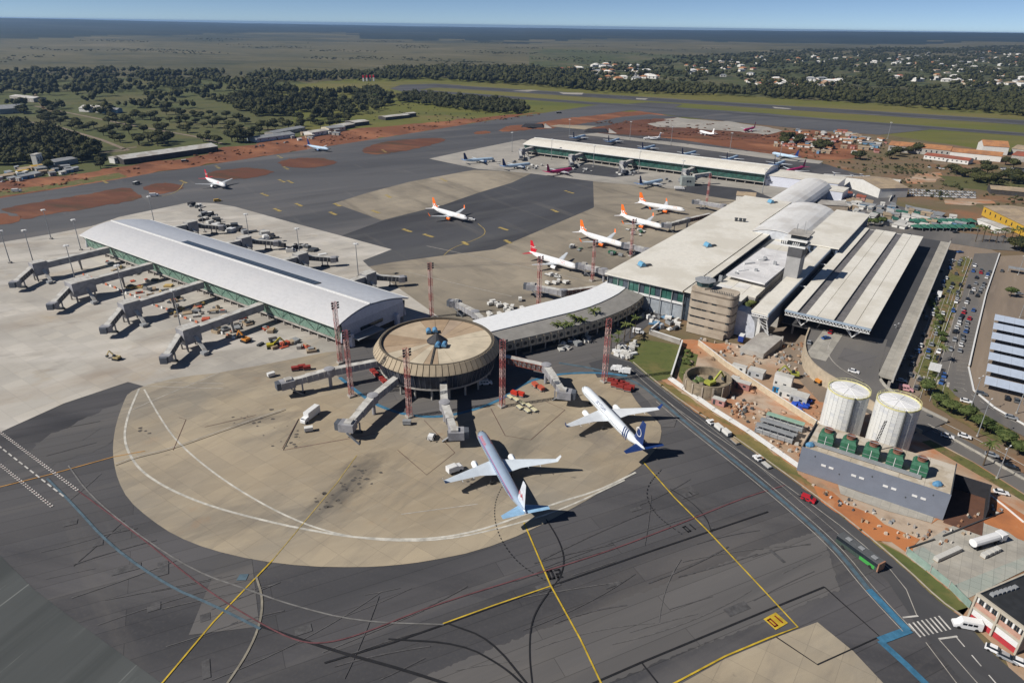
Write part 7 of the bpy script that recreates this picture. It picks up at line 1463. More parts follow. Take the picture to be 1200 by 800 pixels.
for px, lab in (((842, 503), 'white covered wagon first behind the tractor on the service road'), ((851, 509), 'white covered wagon second behind the tractor on the service road')): cart(lab, px, aS + math.pi, M_WHITE, 'white service road wagons', L_=3.6)
cart('open flat wagon last behind the tractor on the service road', (861, 518), aS + math.pi, M_SHEETB, cover=False, L_=3.6)
tractor('white tractor with a single flat wagon further down the service road', (887, 538), aS + math.pi); cart('flat loaded wagon behind the second service road tractor', (898, 546), aS + math.pi, M_SHEETW, cover=False, L_=3.6)
RDC = mat('cart_red', (.26, .035, .028), .5)
for i, (x, y) in enumerate(((716, 448), (722, 450), (728, 451), (733, 453), (720, 453), (726, 455), (739, 456), (735, 458))): cart('red cart parked in the cluster beside the right lattice mast', (x, y), R(-20), RDC, 'red carts beside the lattice mast')
for i, (x, y) in enumerate(((437, 437), (441, 441), (446, 445), (450, 449), (455, 452), (436, 432))): cart('dark red cart tucked under the round terminal brim', (x, y), R(-55), RDC, 'dark red carts under the brim')
for i, (x, y) in enumerate(((605, 469), (612, 473), (620, 476), (609, 478), (618, 482), (598, 466), (626, 481))): cart('yellow white dolly waiting between the two big airliners', (x, y), R(-55), mat('pale_yellow_load', (.60, .55, .35)), 'dollies between the airliners', cover=False)
for i, (x, y) in enumerate(((603, 463), (610, 464))): cart(('left', 'right')[i] + ' bright red loaded dolly behind the pale dollies', (x, y), R(-30), mat('bright_red_load', (.5, .04, .02)), 'red loaded dollies')
for i, (x, y) in enumerate(((627, 453), (634, 457))): cart(('left', 'right')[i] + ' red brown cart near the trussed bridge foot', (x, y), R(-60), mat('rust_red_load', (.42, .09, .05)), 'red brown carts near the trussed bridge')
for i, (x, y) in enumerate(((346, 434), (354, 432), (360, 433))): cart('maroon cart behind the long left bridge', (x, y), R(20), RDC, 'maroon carts behind the long bridge')
rq = random.Random(33)
for i in range(20): cart('white freight dolly in the cluster behind the white strip roof', (rq.uniform(572, 615), rq.uniform(352, 372)), rq.random() * 3, M_WHITE, 'freight dollies behind the link building', rq.random() < .6)
for i in range(14): cart('pale freight dolly near the red tailed jet bridge', (rq.uniform(640, 664), rq.uniform(322, 334)), rq.random() * 3, M_WHITE, 'freight dollies near the red tailed jet', rq.random() < .6)
for x0, y0, nn, lab in ((720, 300, 6, 'cart at the nearest orange tailed jet'), (745, 273, 8, 'cart at the middle orange tailed jet'), (672, 291, 5, 'cart behind the red tailed jet')):
    for i in range(nn): cart('small service ' + lab, (x0 + rq.uniform(-10, 10), y0 + rq.uniform(-4, 4)), rq.random() * 3, rq.choice([M_WHITE, M_SHEETG, GRN]), 'service carts, ' + lab, rq.random() < .5)
for x0, lab in ((590, 'first blue jet'), (628, 'second blue jet'), (680, 'magenta jet'), (792, 'stair block'), (730, 'third pier bridge')):
    for i in range(7): cart('tiny service cart near the ' + lab + ' at the distant pier', (x0 + rq.uniform(-12, 14), {590: 190, 628: 196, 680: 200, 792: 212, 730: 203}[x0] + rq.uniform(-2, 3)), rq.random() * 3, rq.choice([M_WHITE, M_SHEETW, M_SHEETG]), 'service carts near the ' + lab, rq.random() < .5)
cart('silver stairs trailer at the end of the long left bridge', (318, 441), R(40), M_TRIM); cart('lone white cart on the tan apron below the truck', (362, 505), R(20), M_WHITE); cart('lone grey cart under the left mast foot', (477, 497), R(0), M_SHEETG)
t = excavator('orange loader parked in front of the silver pier', P(288, 400) , 2.6, mat('loader_orange', (.55, .22, .04))); excavator('yellow loader with dark bucket in front of the silver pier', P(318, 407), .4, mat('loader_yellow', (.42, .36, .03)))
excavator('yellow excavator on the site beside the storage tanks', P(961, 449), .4, mat('loader_orange', (0, 0, 0))); excavator('bright yellow digger next to the tall sand roofed container', P(930, 441), 2.9, mat('lime_yellow', (0, 0, 0))); excavator('small sand coloured machine alone on the pale apron', P(137, 421), 2.9, mat('sand_paint', (.45, .36, .18)), .8)
# tanker truck and stacks in the works yard
t = thing('tanker_truck', 'long white trailer truck parked on the concrete works yard', 'truck', P(1156, 637), 0); dv = P(1182, 628) - P(1135, 642); t.rotation_euler = (0, 0, math.atan2(dv.y, dv.x)); 
fix(MB().rings([[(x, 1.25 * math.cos(a), 2.0 + 1.15 * math.sin(a)) for a in [2 * math.pi * k / 12 for k in range(12)]] for x in (-6, 3.2)]).build('tank', CW, t)); MB().box(-6, 4, -.6, .6, .6, .9).build('chassis', M_STEELD, t); MB().box(3.9, 6.0, -1.2, 1.2, .6, 2.8).build('cab', CW, t); MB().box(5.7, 6.05, -1.0, 1.0, 1.8, 2.5).build('windscreen', M_GLASSD, t)
for x in (-5, -3.7, 2.2, 5.0):
    for y in (-1, 1): MB().tube((x, y - .2, .5), (x, y + .2, .5), .5, n=10).build('wheel', M_TYRE, t)
for i in range(11):
    p = P(1098, 656).lerp(P(1122, 645), i / 6 if i < 7 else (i - 7) / 5) if i < 7 else P(1153, 652).lerp(P(1168, 645), (i - 7) / 3)
    t = thing('concrete_block_stack', 'grey block pallet in the ' + ('long row at the yard centre' if i < 7 else 'short row beside the trailer truck'), 'pallet', (p.x, p.y, -.1), R(25), 'block pallets in the ' + ('long' if i < 7 else 'short') + ' row'); MB().box(-.7, .7, -.7, .7, .15, 1.3).build('blocks', M_SHEETW, t); MB().box(-.75, .75, -.75, .75, 0, .13).build('pallet', M_SHEETB, t)
# piles of material along the silver pier and on the site
CWORD = {'pale_sheet_roof': 'pale', 'brown_sheet_roof': 'brown', 'dark_steel': 'black', 'building_concrete': 'beige', 'rust_red_load': 'rust red', 'grey_sheet_roof': 'dark grey', 'ochre_load': 'ochre', 'dark_void': 'black', 'dark_recess_wall': 'black brown', 'white_metal_trim': 'white', 'white_wall': 'white', 'grey_steel': 'grey', 'blue_grey_glass': 'slate blue', 'blue_wall': 'blue'}
def clutter(label, cat, group, poly, nn, hmax, mats_, seed, world=False, smin=.5, smax=2.2, stuff=False):
    rc = random.Random(seed); pl = [P(*q).xy for q in poly]; xs = [q.x for q in pl]; ys = [q.y for q in pl]; k = 0; sm = {}
    while k < nn:
        p = (rc.uniform(min(xs), max(xs)), rc.uniform(min(ys), max(ys)))
        if not inside(p, pl): continue
        k += 1; a, b, h_ = rc.uniform(smin, smax), rc.uniform(smin, smax), rc.uniform(.4, hmax); m = rc.choice(mats_); rz = rc.random() * 3
        if stuff:
            ca, sa = math.cos(rz), math.sin(rz); mb = sm.setdefault(m.name, (MB(), m))[0]
            q = [(p[0] + x * ca - y * sa, p[1] + x * sa + y * ca) for x, y in ((-a, -b), (a, -b * .8), (a * .7, b), (-a, b * .9))]; mb.hexa([(*e, -.2) for e in q] + [(p[0] + (e[0] - p[0]) * .7, p[1] + (e[1] - p[1]) * .7, h_ * rc.uniform(.5, 1)) for e in q]); continue
        w_ = CWORD[m.name]; t = thing('material_stack', w_ + ' ' + label, cat, (p[0], p[1], -.1), rz, w_ + ' ' + group)
        MB().box(-a, a, -b, b, .12, h_).build('load', m, t); MB().box(-a * .95, a * .95, -b * .95, b * .95, 0, .11).build('pallet', M_SHEETB, t)
        if rc.random() < .4: MB().box(-a * .6, a * .5, -b * .5, b * .7, h_ + .01, h_ + rc.uniform(.2, .7)).build('top_load', rc.choice(mats_), t)
    if stuff:
        vs, fs, mi, ml = [], [], [], []
        for mb, m in sm.values():
            o = len(vs); vs += mb.v; fs += [tuple(i + o for i in f) for f in mb.f]; mi += [len(ml)] * len(mb.f); ml.append(m)
        me = bpy.data.meshes.new('rubble'); me.from_pydata(vs, [], fs)
        for m in ml: me.materials.append(m)
        me.polygons.foreach_set('material_index', mi); o = bpy.data.objects.new('rubble', me); col.objects.link(o); tag(o, label, cat, kind='stuff')
MX = [M_SHEETW, M_SHEETB, M_STEELD, M_CONC, mat('rust_red_load', (.42, .09, .05)), M_SHEETG, mat('ochre_load', (.45, .32, .12)), M_STEELD, M_SHEETB, M_SHEETB, M_CONCD, M_SHEETG]
MR = [M_SHEETW, M_SHEETB, M_CONC, mat('clod_earth', (.26, .14, .08)), mat('clod_earth', (0, 0, 0)), M_SHEETG, M_STEELD, mat('pale_rubble', (.45, .38, .31))]
clutter('stack of material on the apron before the silver pier', 'material', 'material before the silver pier', [(120, 305), (150, 315), (250, 357), (300, 378), (360, 402), (370, 412), (340, 412), (270, 398), (220, 380), (120, 315)], 110, 1.6, MX, 1)
clutter('equipment block standing behind the silver pier', 'equipment', 'equipment behind the silver pier', [(222, 240), (240, 238), (262, 262), (300, 268), (330, 282), (370, 290), (385, 300), (340, 295), (290, 278), (235, 262)], 60, 2.6, [M_DARK, M_STEELD, M_SHEETW, M_SHEETG, M_TRIM], 2, smax=3.0)
clutter('scattered material on the red building site', 'material', 'material on the red building site', [(820, 462), (880, 500), (935, 540), (950, 520), (900, 480), (845, 455)], 110, 1.2, MR, 3, smin=.25, smax=.9, stuff=True)
clutter('material lying by the site road below the control block', 'material', 'material below the control block', [(810, 395), (900, 405), (945, 400), (960, 440), (930, 445), (880, 425), (840, 415)], 90, 1.2, MR, 4, smin=.25, smax=.9, stuff=True)
clutter('rubble on the orange strip beside the utility building', 'rubble', 'rubble beside the utility building', [(940, 560), (1040, 605), (1100, 625), (1135, 600), (1150, 575), (1180, 600), (1110, 640), (1060, 640), (1000, 605)], 70, .9, MR, 5, smin=.2, smax=.6, stuff=True)
clutter('equipment block left of the control block', 'equipment', 'equipment left of the control block', [(755, 352), (790, 372), (800, 388), (770, 385), (745, 372)], 45, 2.2, [M_TRIM, M_STEEL, M_WHITE, M_STEELD, M_BLUEW], 6, smin=.4, smax=1.8)
clutter('covered goods beside the palms behind the lawn', 'equipment', 'goods beside the lawn', [(716, 412), (745, 400), (748, 412), (735, 422), (722, 418)], 22, 2.0, [M_WHITE, M_TRIM, M_SHEETW], 7, smin=.6, smax=2)
clutter('goods stack beneath the link building', 'equipment', 'goods beneath the link building', [(645, 400), (690, 390), (690, 402), (655, 412)], 26, 2.4, [M_WHITE, M_SHEETW, M_SHEETG, M_STEELD], 8, smin=.5, smax=1.8)
# ================================================================== VEGETATION
import numpy as np
def foliage(name, a, b, c, s1=.05, s2=.6):
    m = bpy.data.materials.new(name); m.use_nodes = True; n = m.node_tree; L = n.links.new; bs = n.nodes['Principled BSDF']; bs.inputs['Roughness'].default_value = .85; bs.inputs['Specular IOR Level'].default_value = .15
    g = n.nodes.new('ShaderNodeNewGeometry'); n1 = n.nodes.new('ShaderNodeTexNoise'); n1.inputs['Scale'].default_value = s1; n1.inputs['Detail'].default_value = 3; n2 = n.nodes.new('ShaderNodeTexNoise'); n2.inputs['Scale'].default_value = s2
    L(g.outputs['Position'], n1.inputs[0]); L(g.outputs['Position'], n2.inputs[0]); r1 = n.nodes.new('ShaderNodeValToRGB'); r1.color_ramp.elements[0].position = .38; r1.color_ramp.elements[1].position = .62
    r1.color_ramp.elements[0].color = (*a, 1); r1.color_ramp.elements[1].color = (*b, 1); L(n1.outputs[0], r1.inputs[0]); r2 = n.nodes.new('ShaderNodeValToRGB'); r2.color_ramp.elements[0].position = .5; r2.color_ramp.elements[1].position = .66; L(n2.outputs[0], r2.inputs[0])
    mx = n.nodes.new('ShaderNodeMix'); mx.data_type = 'RGBA'; L(r2.outputs[0], mx.inputs[0]); L(r1.outputs[0], mx.inputs[6]); mx.inputs[7].default_value = (*c, 1); L(mx.outputs[2], bs.inputs['Base Color']); return m
LEAF = foliage('leaf_dark', (.013, .018, .009), (.052, .056, .020), (.085, .08, .03), .07); LEAFG = foliage('leaf_fresh', (.04, .06, .018), (.07, .09, .028), (.11, .13, .045)); PALM = foliage('palm_leaf', (.05, .075, .02), (.10, .12, .035), (.14, .15, .05)); SHRUB = foliage('leaf_scrub', (.028, .036, .016), (.05, .055, .024), (.09, .085, .04))
BARK = mat('bark', (.10, .075, .05), .9, .2)
def crown_template(seed, nblob, cards, sub=1, flat=.75, cs=.16):
    rc = random.Random(seed); V = []; Fc = []
    bm = bmesh.new(); bmesh.ops.create_icosphere(bm, subdivisions=sub, radius=1); iv = [v.co.copy() for v in bm.verts]; fi = [tuple(v.index for v in f.verts) for f in bm.faces]; bm.free()
    bl = []
    for k in range(nblob):
        a = rc.random() * 6.28; r_ = 0 if k == 0 else rc.uniform(.35, .62); c = Vector((r_ * math.cos(a), r_ * math.sin(a), rc.uniform(-.15, .25))); s = rc.uniform(.5, .72) if k else .75; bl.append((c, s)); o = len(V)
        for v in iv: f = s * rc.uniform(.72, 1.12); V.append((c.x + v.x * f, c.y + v.y * f, (c.z + v.z * f * flat)))
        Fc += [tuple(i + o for i in f) for f in fi]
    for _ in range(cards):
        c, s = rc.choice(bl); d_ = Vector((rc.gauss(0, 1), rc.gauss(0, 1), rc.gauss(.3, .8))).normalized(); p = c + Vector((d_.x, d_.y, d_.z * flat)) * s * rc.uniform(.92, 1.18)
        x = Vector((rc.gauss(0, 1), rc.gauss(0, 1), rc.gauss(0, 1))).normalized() * cs * rc.uniform(.6, 1.3); y = x.cross(d_).normalized() * cs * rc.uniform(.6, 1.2); o = len(V); V += [tuple(p - x), tuple(p + y), tuple(p + x), tuple(p - y * .8)]; Fc.append((o, o + 1, o + 2, o + 3))
    return V, Fc
def wood(name, label, pts, tmpl, m, r0, r1, hfac=(1.0, 1.5), seed=1):
    """one joined mass of crowns for trees nobody could count"""
    rs = np.random.RandomState(seed); tv = []; tf = []
    for V, Fc in tmpl:
        tri = []
        for f in Fc: tri += [f[:3]] if len(f) == 3 else [f[:3], (f[0], f[2], f[3])]
        tv.append(np.array(V)); tf.append(np.array(tri))
    allv = []; allf = []; o = 0
    for i, p in enumerate(pts):
        k = rs.randint(len(tv)); r_ = rs.uniform(r0, r1); a = rs.rand() * 6.28; c, s = math.cos(a), math.sin(a); h_ = r_ * rs.uniform(*hfac); v = tv[k]
        q = np.empty_like(v); q[:, 0] = p[0] + (v[:, 0] * c - v[:, 1] * s) * r_; q[:, 1] = p[1] + (v[:, 0] * s + v[:, 1] * c) * r_; q[:, 2] = p[2] + h_ * .95 + v[:, 2] * h_
        allv.append(q); allf.append(tf[k] + o); o += len(v)
    v = np.concatenate(allv); f = np.concatenate(allf); me = bpy.data.meshes.new(name); me.vertices.add(len(v)); me.vertices.foreach_set('co', v.astype(np.float32).ravel()); me.loops.add(len(f) * 3); me.loops.foreach_set('vertex_index', f.astype(np.int32).ravel())
    me.polygons.add(len(f)); me.polygons.foreach_set('loop_start', np.arange(0, len(f) * 3, 3, dtype=np.int32)); me.update(calc_edges=True); me.materials.append(m)
    ob = bpy.data.objects.new(name, me); col.objects.link(ob); return tag(ob, label, 'trees', kind='stuff')
def scatter(poly, spacing, seed, thin=1.0, nscale=None, lim=30000):
    rc = random.Random(seed); pl = [P(*q).xy for q in poly]; xs = [q.x for q in pl]; ys = [q.y for q in pl]
    area = (max(xs) - min(xs)) * (max(ys) - min(ys)); n = min(int(area / spacing ** 2), lim * 4); out = []
    for _ in range(n):
        x, y = rc.uniform(min(xs), max(xs)), rc.uniform(min(ys), max(ys))
        if not inside((x, y), pl): continue
        if nscale and noise.noise((x / nscale, y / nscale, seed)) < thin: continue
        out.append((x, y, max(hill(x, y), -.6)))
    return out[:lim]
TF = [crown_template(i, 2, 10, 1, .8, .22) for i in range(5)]; TM = [crown_template(20 + i, 3, 60, 1, .8, .2) for i in range(5)]; TX = [crown_template(40 + i, 1, 6, 1, .8, .3) for i in range(4)]
wood('woodland', 'dense dark wood filling the left edge beside the site camp', scatter([(-120, 142), (0, 147), (50, 152), (85, 163), (118, 180), (105, 187), (60, 191), (0, 194), (-120, 200)], 8.5, 1), TM, LEAF, 4.5, 7, seed=1)
wood('woodland', 'thick belt of dark trees along the top of the park', scatter([(-200, 88), (0, 84), (200, 84), (330, 89), (330, 97), (310, 112), (240, 112), (160, 107), (60, 108), (-200, 118)], 15, 2, -.02, 90), TF, LEAF, 5, 8, seed=2)
wood('woodland', 'dark tree groups between the park lawns', scatter([(-150, 108), (60, 108), (160, 107), (320, 112), (350, 120), (300, 135), (200, 136), (100, 135), (20, 128), (-150, 135)], 13, 3, .16, 60), TF, LEAF, 4.5, 7.5, seed=3)
wood('woodland', 'dark tree group between park and meadow near the middle left', scatter([(270, 115), (330, 104), (400, 112), (400, 135), (380, 142), (310, 138), (270, 128)], 11, 4, .06, 45), TM, LEAF, 5, 7.5, seed=4)
wood('woodland', 'thin tree line at the foot of the far plain', scatter([(300, 88), (470, 86), (470, 95), (390, 95), (330, 97)], 15, 5), TF, LEAF, 5, 8, seed=5)
wood('woodland', 'long tree belt behind the runway', scatter([(450, 84), (520, 82), (600, 82), (690, 88), (700, 106), (640, 103), (560, 97), (470, 93)], 15, 6), TF, LEAF, 6, 10, seed=6)
wood('woodland', 'dark tree belt between runway and suburb', scatter([(640, 97), (720, 100), (860, 105), (1000, 108), (1200, 115), (1500, 125), (1500, 160), (1200, 137), (1000, 121), (860, 113), (700, 109)], 13.5, 7), TF, LEAF, 5, 8, seed=7)
wood('scrubland', 'scrub band in the meadow before the runway', scatter([(465, 113), (500, 112), (560, 116), (610, 123), (627, 130), (600, 134), (550, 131), (520, 126), (470, 121)], 8.5, 8, -.3, 40), TM, SHRUB, 3.5, 6, seed=8)
wood('scrubland', 'scrub at the left part of the runway meadow', scatter([(395, 108), (440, 106), (460, 112), (462, 122), (440, 128), (408, 138), (395, 130)], 12, 9, -.05, 50), TM, SHRUB, 4, 7, seed=9)
wood('suburb_trees', 'trees growing among the suburb houses', scatter([(690, 78), (840, 66), (900, 62), (1200, 60), (1600, 62), (1600, 130), (1200, 117), (1000, 110), (860, 107), (690, 102)], 25, 10, .02, 130, 26000), TX, LEAF, 6.5, 10.5, (.8, 1.2), seed=10)
wood('distant_trees', 'scattered dark trees on the plain beyond the park', scatter([(-300, 52), (200, 48), (620, 50), (900, 60), (700, 78), (450, 82), (200, 82), (-300, 84)], 44, 11, .22, 400, 5000), TX, SHRUB, 4, 7, (.45, .7), seed=11)

def tree_thing(name, label, cat, seed, m, r_, h_, group, cards=260, nb=5):
    t = thing(name, label, cat, (0, 0, 0), 0, group); V, Fc = crown_template(seed, nb, cards, 2, .75, .13)
    MB().add([(x * r_, y * r_, h_ - r_ * .55 + z * r_ * .8) for x, y, z in V], Fc).build('crown', m, t)
    mb = MB().tube((0, 0, 0), (.1, .05, h_ - r_ * 1.0), r_ * .085, r_ * .05, 7)
    for k in range(4): a = k * 1.6 + seed; mb.tube((.1, .05, h_ - r_ * 1.1), (r_ * .5 * math.cos(a), r_ * .5 * math.sin(a), h_ - r_ * .5), r_ * .045, r_ * .02, 5)
    mb.build('trunk', BARK, t); return t
def palm_thing(label, group, seed, h_=9):
    t = thing('palm_tree', label, 'palm tree', (0, 0, 0), 0, group); MB().tube((0, 0, 0), (.25, .1, h_), .28, .18, 8).build('trunk', BARK, t); rc = random.Random(seed); mb = MB()
    for k in range(16):
        a = 2 * math.pi * k / 16 + rc.uniform(-.15, .15); el = rc.uniform(-.1, .9); ln = rc.uniform(2.6, 3.6); pr_ = Vector((.25, .1, h_)); dr = Vector((math.cos(a) * math.cos(el), math.sin(a) * math.cos(el), math.sin(el))); sd = Vector((-math.sin(a), math.cos(a), 0))
        for s in range(4):
            q = pr_ + dr * ln / 4; wa, wb = .5 - .1 * s, .42 - .1 * s; mb.add([tuple(pr_ - sd * wa - Vector((0, 0, .25))), tuple(pr_), tuple(q), tuple(q - sd * wb - Vector((0, 0, .25)))], [(0, 1, 2, 3)]); mb.add([tuple(pr_ + sd * wa - Vector((0, 0, .25))), tuple(pr_), tuple(q), tuple(q + sd * wb - Vector((0, 0, .25)))], [(3, 2, 1, 0)]); pr_ = q; dr = (dr - Vector((0, 0, .38))).normalized()
    mb.build('fronds', PALM, t); return t
protos = {}
def plant(kind, pts, label, group, s0=.85, s1=1.2, seed=0):
    rc = random.Random(seed); out = []
    for i, p in enumerate(pts):
        key = (kind, i % 3)
        if key not in protos:
            if kind == 'palm': o = palm_thing('x', 'x', i)
            elif kind == 'street': o = tree_thing('street_tree', 'x', 'tree', 60 + i, LEAFG, 2.9, 5.6, 'x')
            elif kind == 'park': o = tree_thing('broadleaf_tree', 'x', 'tree', 70 + i, LEAF, 6.0, 9.5, 'x', 150, 4)
            elif kind == 'shrub': o = tree_thing('bush', 'x', 'bush', 80 + i, PALM if i % 2 else LEAFG, 1.6, 2.2, 'x', 120, 4)
            protos[key] = o
        else: o = dup(protos[key], (0, 0, 0), 0)
        w_ = P(*p) if len(p) == 2 else Vector(p); o.location = (w_.x, w_.y, w_.z - .35 if len(p) == 2 else w_.z); o.rotation_euler = (0, 0, rc.random() * 6.28); s_ = rc.uniform(s0, s1); o.scale = (s_, s_, s_ * rc.uniform(.85, 1.1)); o['label'] = label[i] if isinstance(label, list) else label; o['group'] = group; out.append(o)
    return out
ordn = ['first', 'second', 'third', 'fourth', 'fifth', 'sixth', 'seventh', 'eighth', 'ninth', 'tenth', 'eleventh', 'twelfth']
bt = [(1084, 462), (1098, 476), (1114, 484), (1131, 492), (1145, 500), (1153, 505), (1160, 508), (1177, 522), (1192, 532)]
plant('street', bt, [ordn[i] + ' round street tree counted down the boulevard row' for i in range(len(bt))], 'street trees of the boulevard', 1, 1.25, 1)
plant('palm', [(1099, 424), (1152, 545), (882, 352, 0)][:2], ['big palm on the tip of the planted median', 'small palm on the verge below the boulevard'], 'lone roadside palms', .8, 1.0, 2)
pp = [(652, 402), (658, 399), (664, 402), (672, 396), (680, 396), (694, 388)]; plant('palm', pp, [ordn[i] + ' palm from the left before the porthole wall' for i in range(6)], 'palms before the porthole wall', .95, 1.25, 3)
pp = [(716, 408), (724, 403), (731, 400), (738, 396), (722, 412), (743, 392)]; plant('palm', pp, 'palm in the group between lattice mast and lawn', 'palms behind the lawn', .7, 1.0, 4)
pts = [tuple(W(u, v, 9.3)) for u, v in ((-81.5, 314), (-80.7, 318), (-82, 322), (-80.6, 326), (-81.8, 331), (-80.8, 336), (-81.5, 341), (-81, 346), (-81.6, 350))]; plant('shrub', pts, 'bright palm bush in the roof garden slot beside the ridge roof', 'roof garden bushes', 1.0, 1.5, 5)
rc = random.Random(12)
plant('shrub', [(1105 - k * .9 + rc.uniform(-5, 5), 400 - k * 3.4) for k in range(30)], 'low green bush planted along the median', 'median bushes', .7, 1.3, 6)
plant('shrub', [(rc.uniform(800, 812), rc.uniform(412, 444)) for k in range(8)], 'low bush on the narrow lawn beside the basin', 'bushes beside the basin', .6, 1.0, 7)
def ptsin(poly, n, seed):
    rc = random.Random(seed); pl = [P(*q).xy for q in poly]; xs = [q.x for q in pl]; ys = [q.y for q in pl]; out = []; k = 0
    while len(out) < n and k < n * 200:
        k += 1; p = (rc.uniform(min(xs), max(xs)), rc.uniform(min(ys), max(ys)))
        if inside(p, pl) and all((p[0] - q[0]) ** 2 + (p[1] - q[1]) ** 2 > 60 for q in out): out.append((p[0], p[1], -.4))
    return out
plant('park', ptsin([(120, 138), (200, 134), (400, 136), (420, 142), (390, 152), (300, 158), (262, 170), (230, 170), (165, 172), (135, 155)], 95, 8), 'dark broadleaf tree standing on the open park lawn', 'trees on the open park lawn', .7, 1.35, 8)
plant('park', [(163, 170), (185, 171), (178, 168), (193, 169), (188, 166)], 'big dark tree in the clump behind the long hangar roof', 'clump behind the long hangar', 1.3, 1.7, 9)
plant('park', [(272, 166), (279, 167), (286, 167), (292, 166), (282, 164)], 'big round dark tree in the clump right of the long hangar', 'clump right of the long hangar', 1.3, 1.8, 10)
plant('park', ptsin([(55, 145), (120, 160), (150, 172), (120, 150), (70, 138), (20, 132)], 26, 11), 'dark tree beside the pale park paths', 'trees beside the park paths', .8, 1.3, 11)
plant('park', [(58, 199), (118, 197), (96, 190), (120, 194)], ['dark tree behind the signal tower block', 'round dark tree between site camp and long hangar', 'bush dark tree above the left site huts', 'small dark tree by the long hangar office'], 'trees of the left camp', .8, 1.2, 12)
plant('park', ptsin([(912, 163), (940, 165), (942, 172), (915, 172)], 7, 13), 'dark tree in the group amid the colourful camp', 'trees in the colourful camp', .9, 1.3, 13); plant('park', ptsin([(955, 172), (975, 173), (972, 178), (955, 177)], 5, 14), 'dark tree right of the colourful camp', 'trees right of the colourful camp', .9, 1.2, 14)
plant('park', [(1002, 186), (1008, 187), (1048, 183), (1055, 181), (1064, 180), (1075, 180), (1042, 186), (1178, 193), (1155, 197), (1187, 198)], ['left dark tree of the pair beyond the tan vaulted hall', 'right dark tree of the pair beyond the tan vaulted hall', 'tree at the left front of the orange warehouse', 'second tree before the orange warehouse', 'third tree before the orange warehouse', 'fourth tree before the orange warehouse', 'low tree at the warehouse corner', 'tall tree before the gabled orange hall', 'round tree before the wide warehouse', 'tree near the right edge car lot'], 'trees at the warehouses', .9, 1.3, 15)
plant('park', ptsin([(1100, 200), (1150, 202), (1200, 208), (1200, 222), (1130, 216)], 16, 16), 'scattered tree on the meadow below the warehouses', 'trees on the meadow', .8, 1.3, 16)
plant('palm', [(1143 + k * 8, 283 + k * .5) for k in range(8)], [ordn[i] + ' palm of the row beyond the carports' for i in range(8)], 'palm row beyond the carports', .9, 1.2, 17)
plant('park', [(1188, 292), (1196, 294), (1200, 290)], ['left dark tree above the carports at the edge', 'middle dark tree above the carports at the edge', 'right dark tree above the carports at the edge'], 'trees above the carports', .9, 1.1, 18)
plant('street', [(975 + k * 7, 264 + (k % 2)) for k in range(9)], [ordn[i] + ' green tree along the wall behind the canopy' for i in range(9)], 'trees behind the canopy', .9, 1.3, 19)
plant('street', ptsin([(1175, 345), (1195, 348), (1190, 352)], 2, 20), 'green tree between the carport rows', 'trees between the carports', .9, 1.1, 20)
plant('park', [(408, 131), (414, 129), (420, 126), (437, 127), (441, 130), (447, 128)], ['leftmost dark tree above the middle sheds', 'second dark tree above the middle sheds', 'tall dark tree above the middle sheds', 'fourth dark tree above the middle sheds', 'fifth dark tree above the middle sheds', 'lone round tree right of the middle sheds'], 'trees above the middle sheds', 1.0, 1.5, 21)
plant('street', [(153, 104), (440, 116)], ['bright yellow green tree in the top park belt', 'yellow green tree in the runway scrub'], 'yellowish trees', 2.0, 2.4, 22)

# ================================================================== SUBURB, CAMPS, LAMPS
HW = [mat('house_white', (.68, .66, .62), .8), mat('house_cream', (.55, .48, .37), .8), mat('house_grey', (.40, .40, .40), .8)]; HR = [M_TILEO, mat('house_white', (0, 0, 0)), M_TILER, M_SHEETG, M_SHEETB]
def house_proto(wi, ri, w_, d_, h_):
    t = thing('suburb_house', 'x', 'house', (0, 0, 0), 0, 'x'); MB().box(-w_, w_, -d_, d_, -1, h_).build('wall', HW[wi], t)
    MB().add([(-w_ - .6, -d_ - .6, h_), (w_ + .6, -d_ - .6, h_), (w_ + .6, d_ + .6, h_), (-w_ - .6, d_ + .6, h_), (-w_ * .5, 0, h_ + d_ * .42), (w_ * .5, 0, h_ + d_ * .42)], [(0, 3, 2, 1), (0, 1, 5, 4), (2, 3, 4, 5), (1, 2, 5), (3, 0, 4)]).build('roof', HR[ri], t)
    for x in (-w_ * .5, w_ * .4): MB().box(x - 1, x + 1, -d_ - .08, -d_ + .1, 1.2, h_ - .8).build('window', M_GLASSD, t)
    return t
HP = [house_proto(0, 0, 9, 6, 4), house_proto(0, 1, 11, 7, 5.5), house_proto(1, 2, 8, 6, 4), house_proto(0, 3, 10, 6, 6), house_proto(1, 0, 8, 8, 4), house_proto(0, 4, 12, 6, 4)]; HD = ['white walled house with orange roof', 'all white house', 'cream house with red roof', 'white house with grey roof', 'square cream house with orange roof', 'long white house with brown roof']; hu = [0] * 6
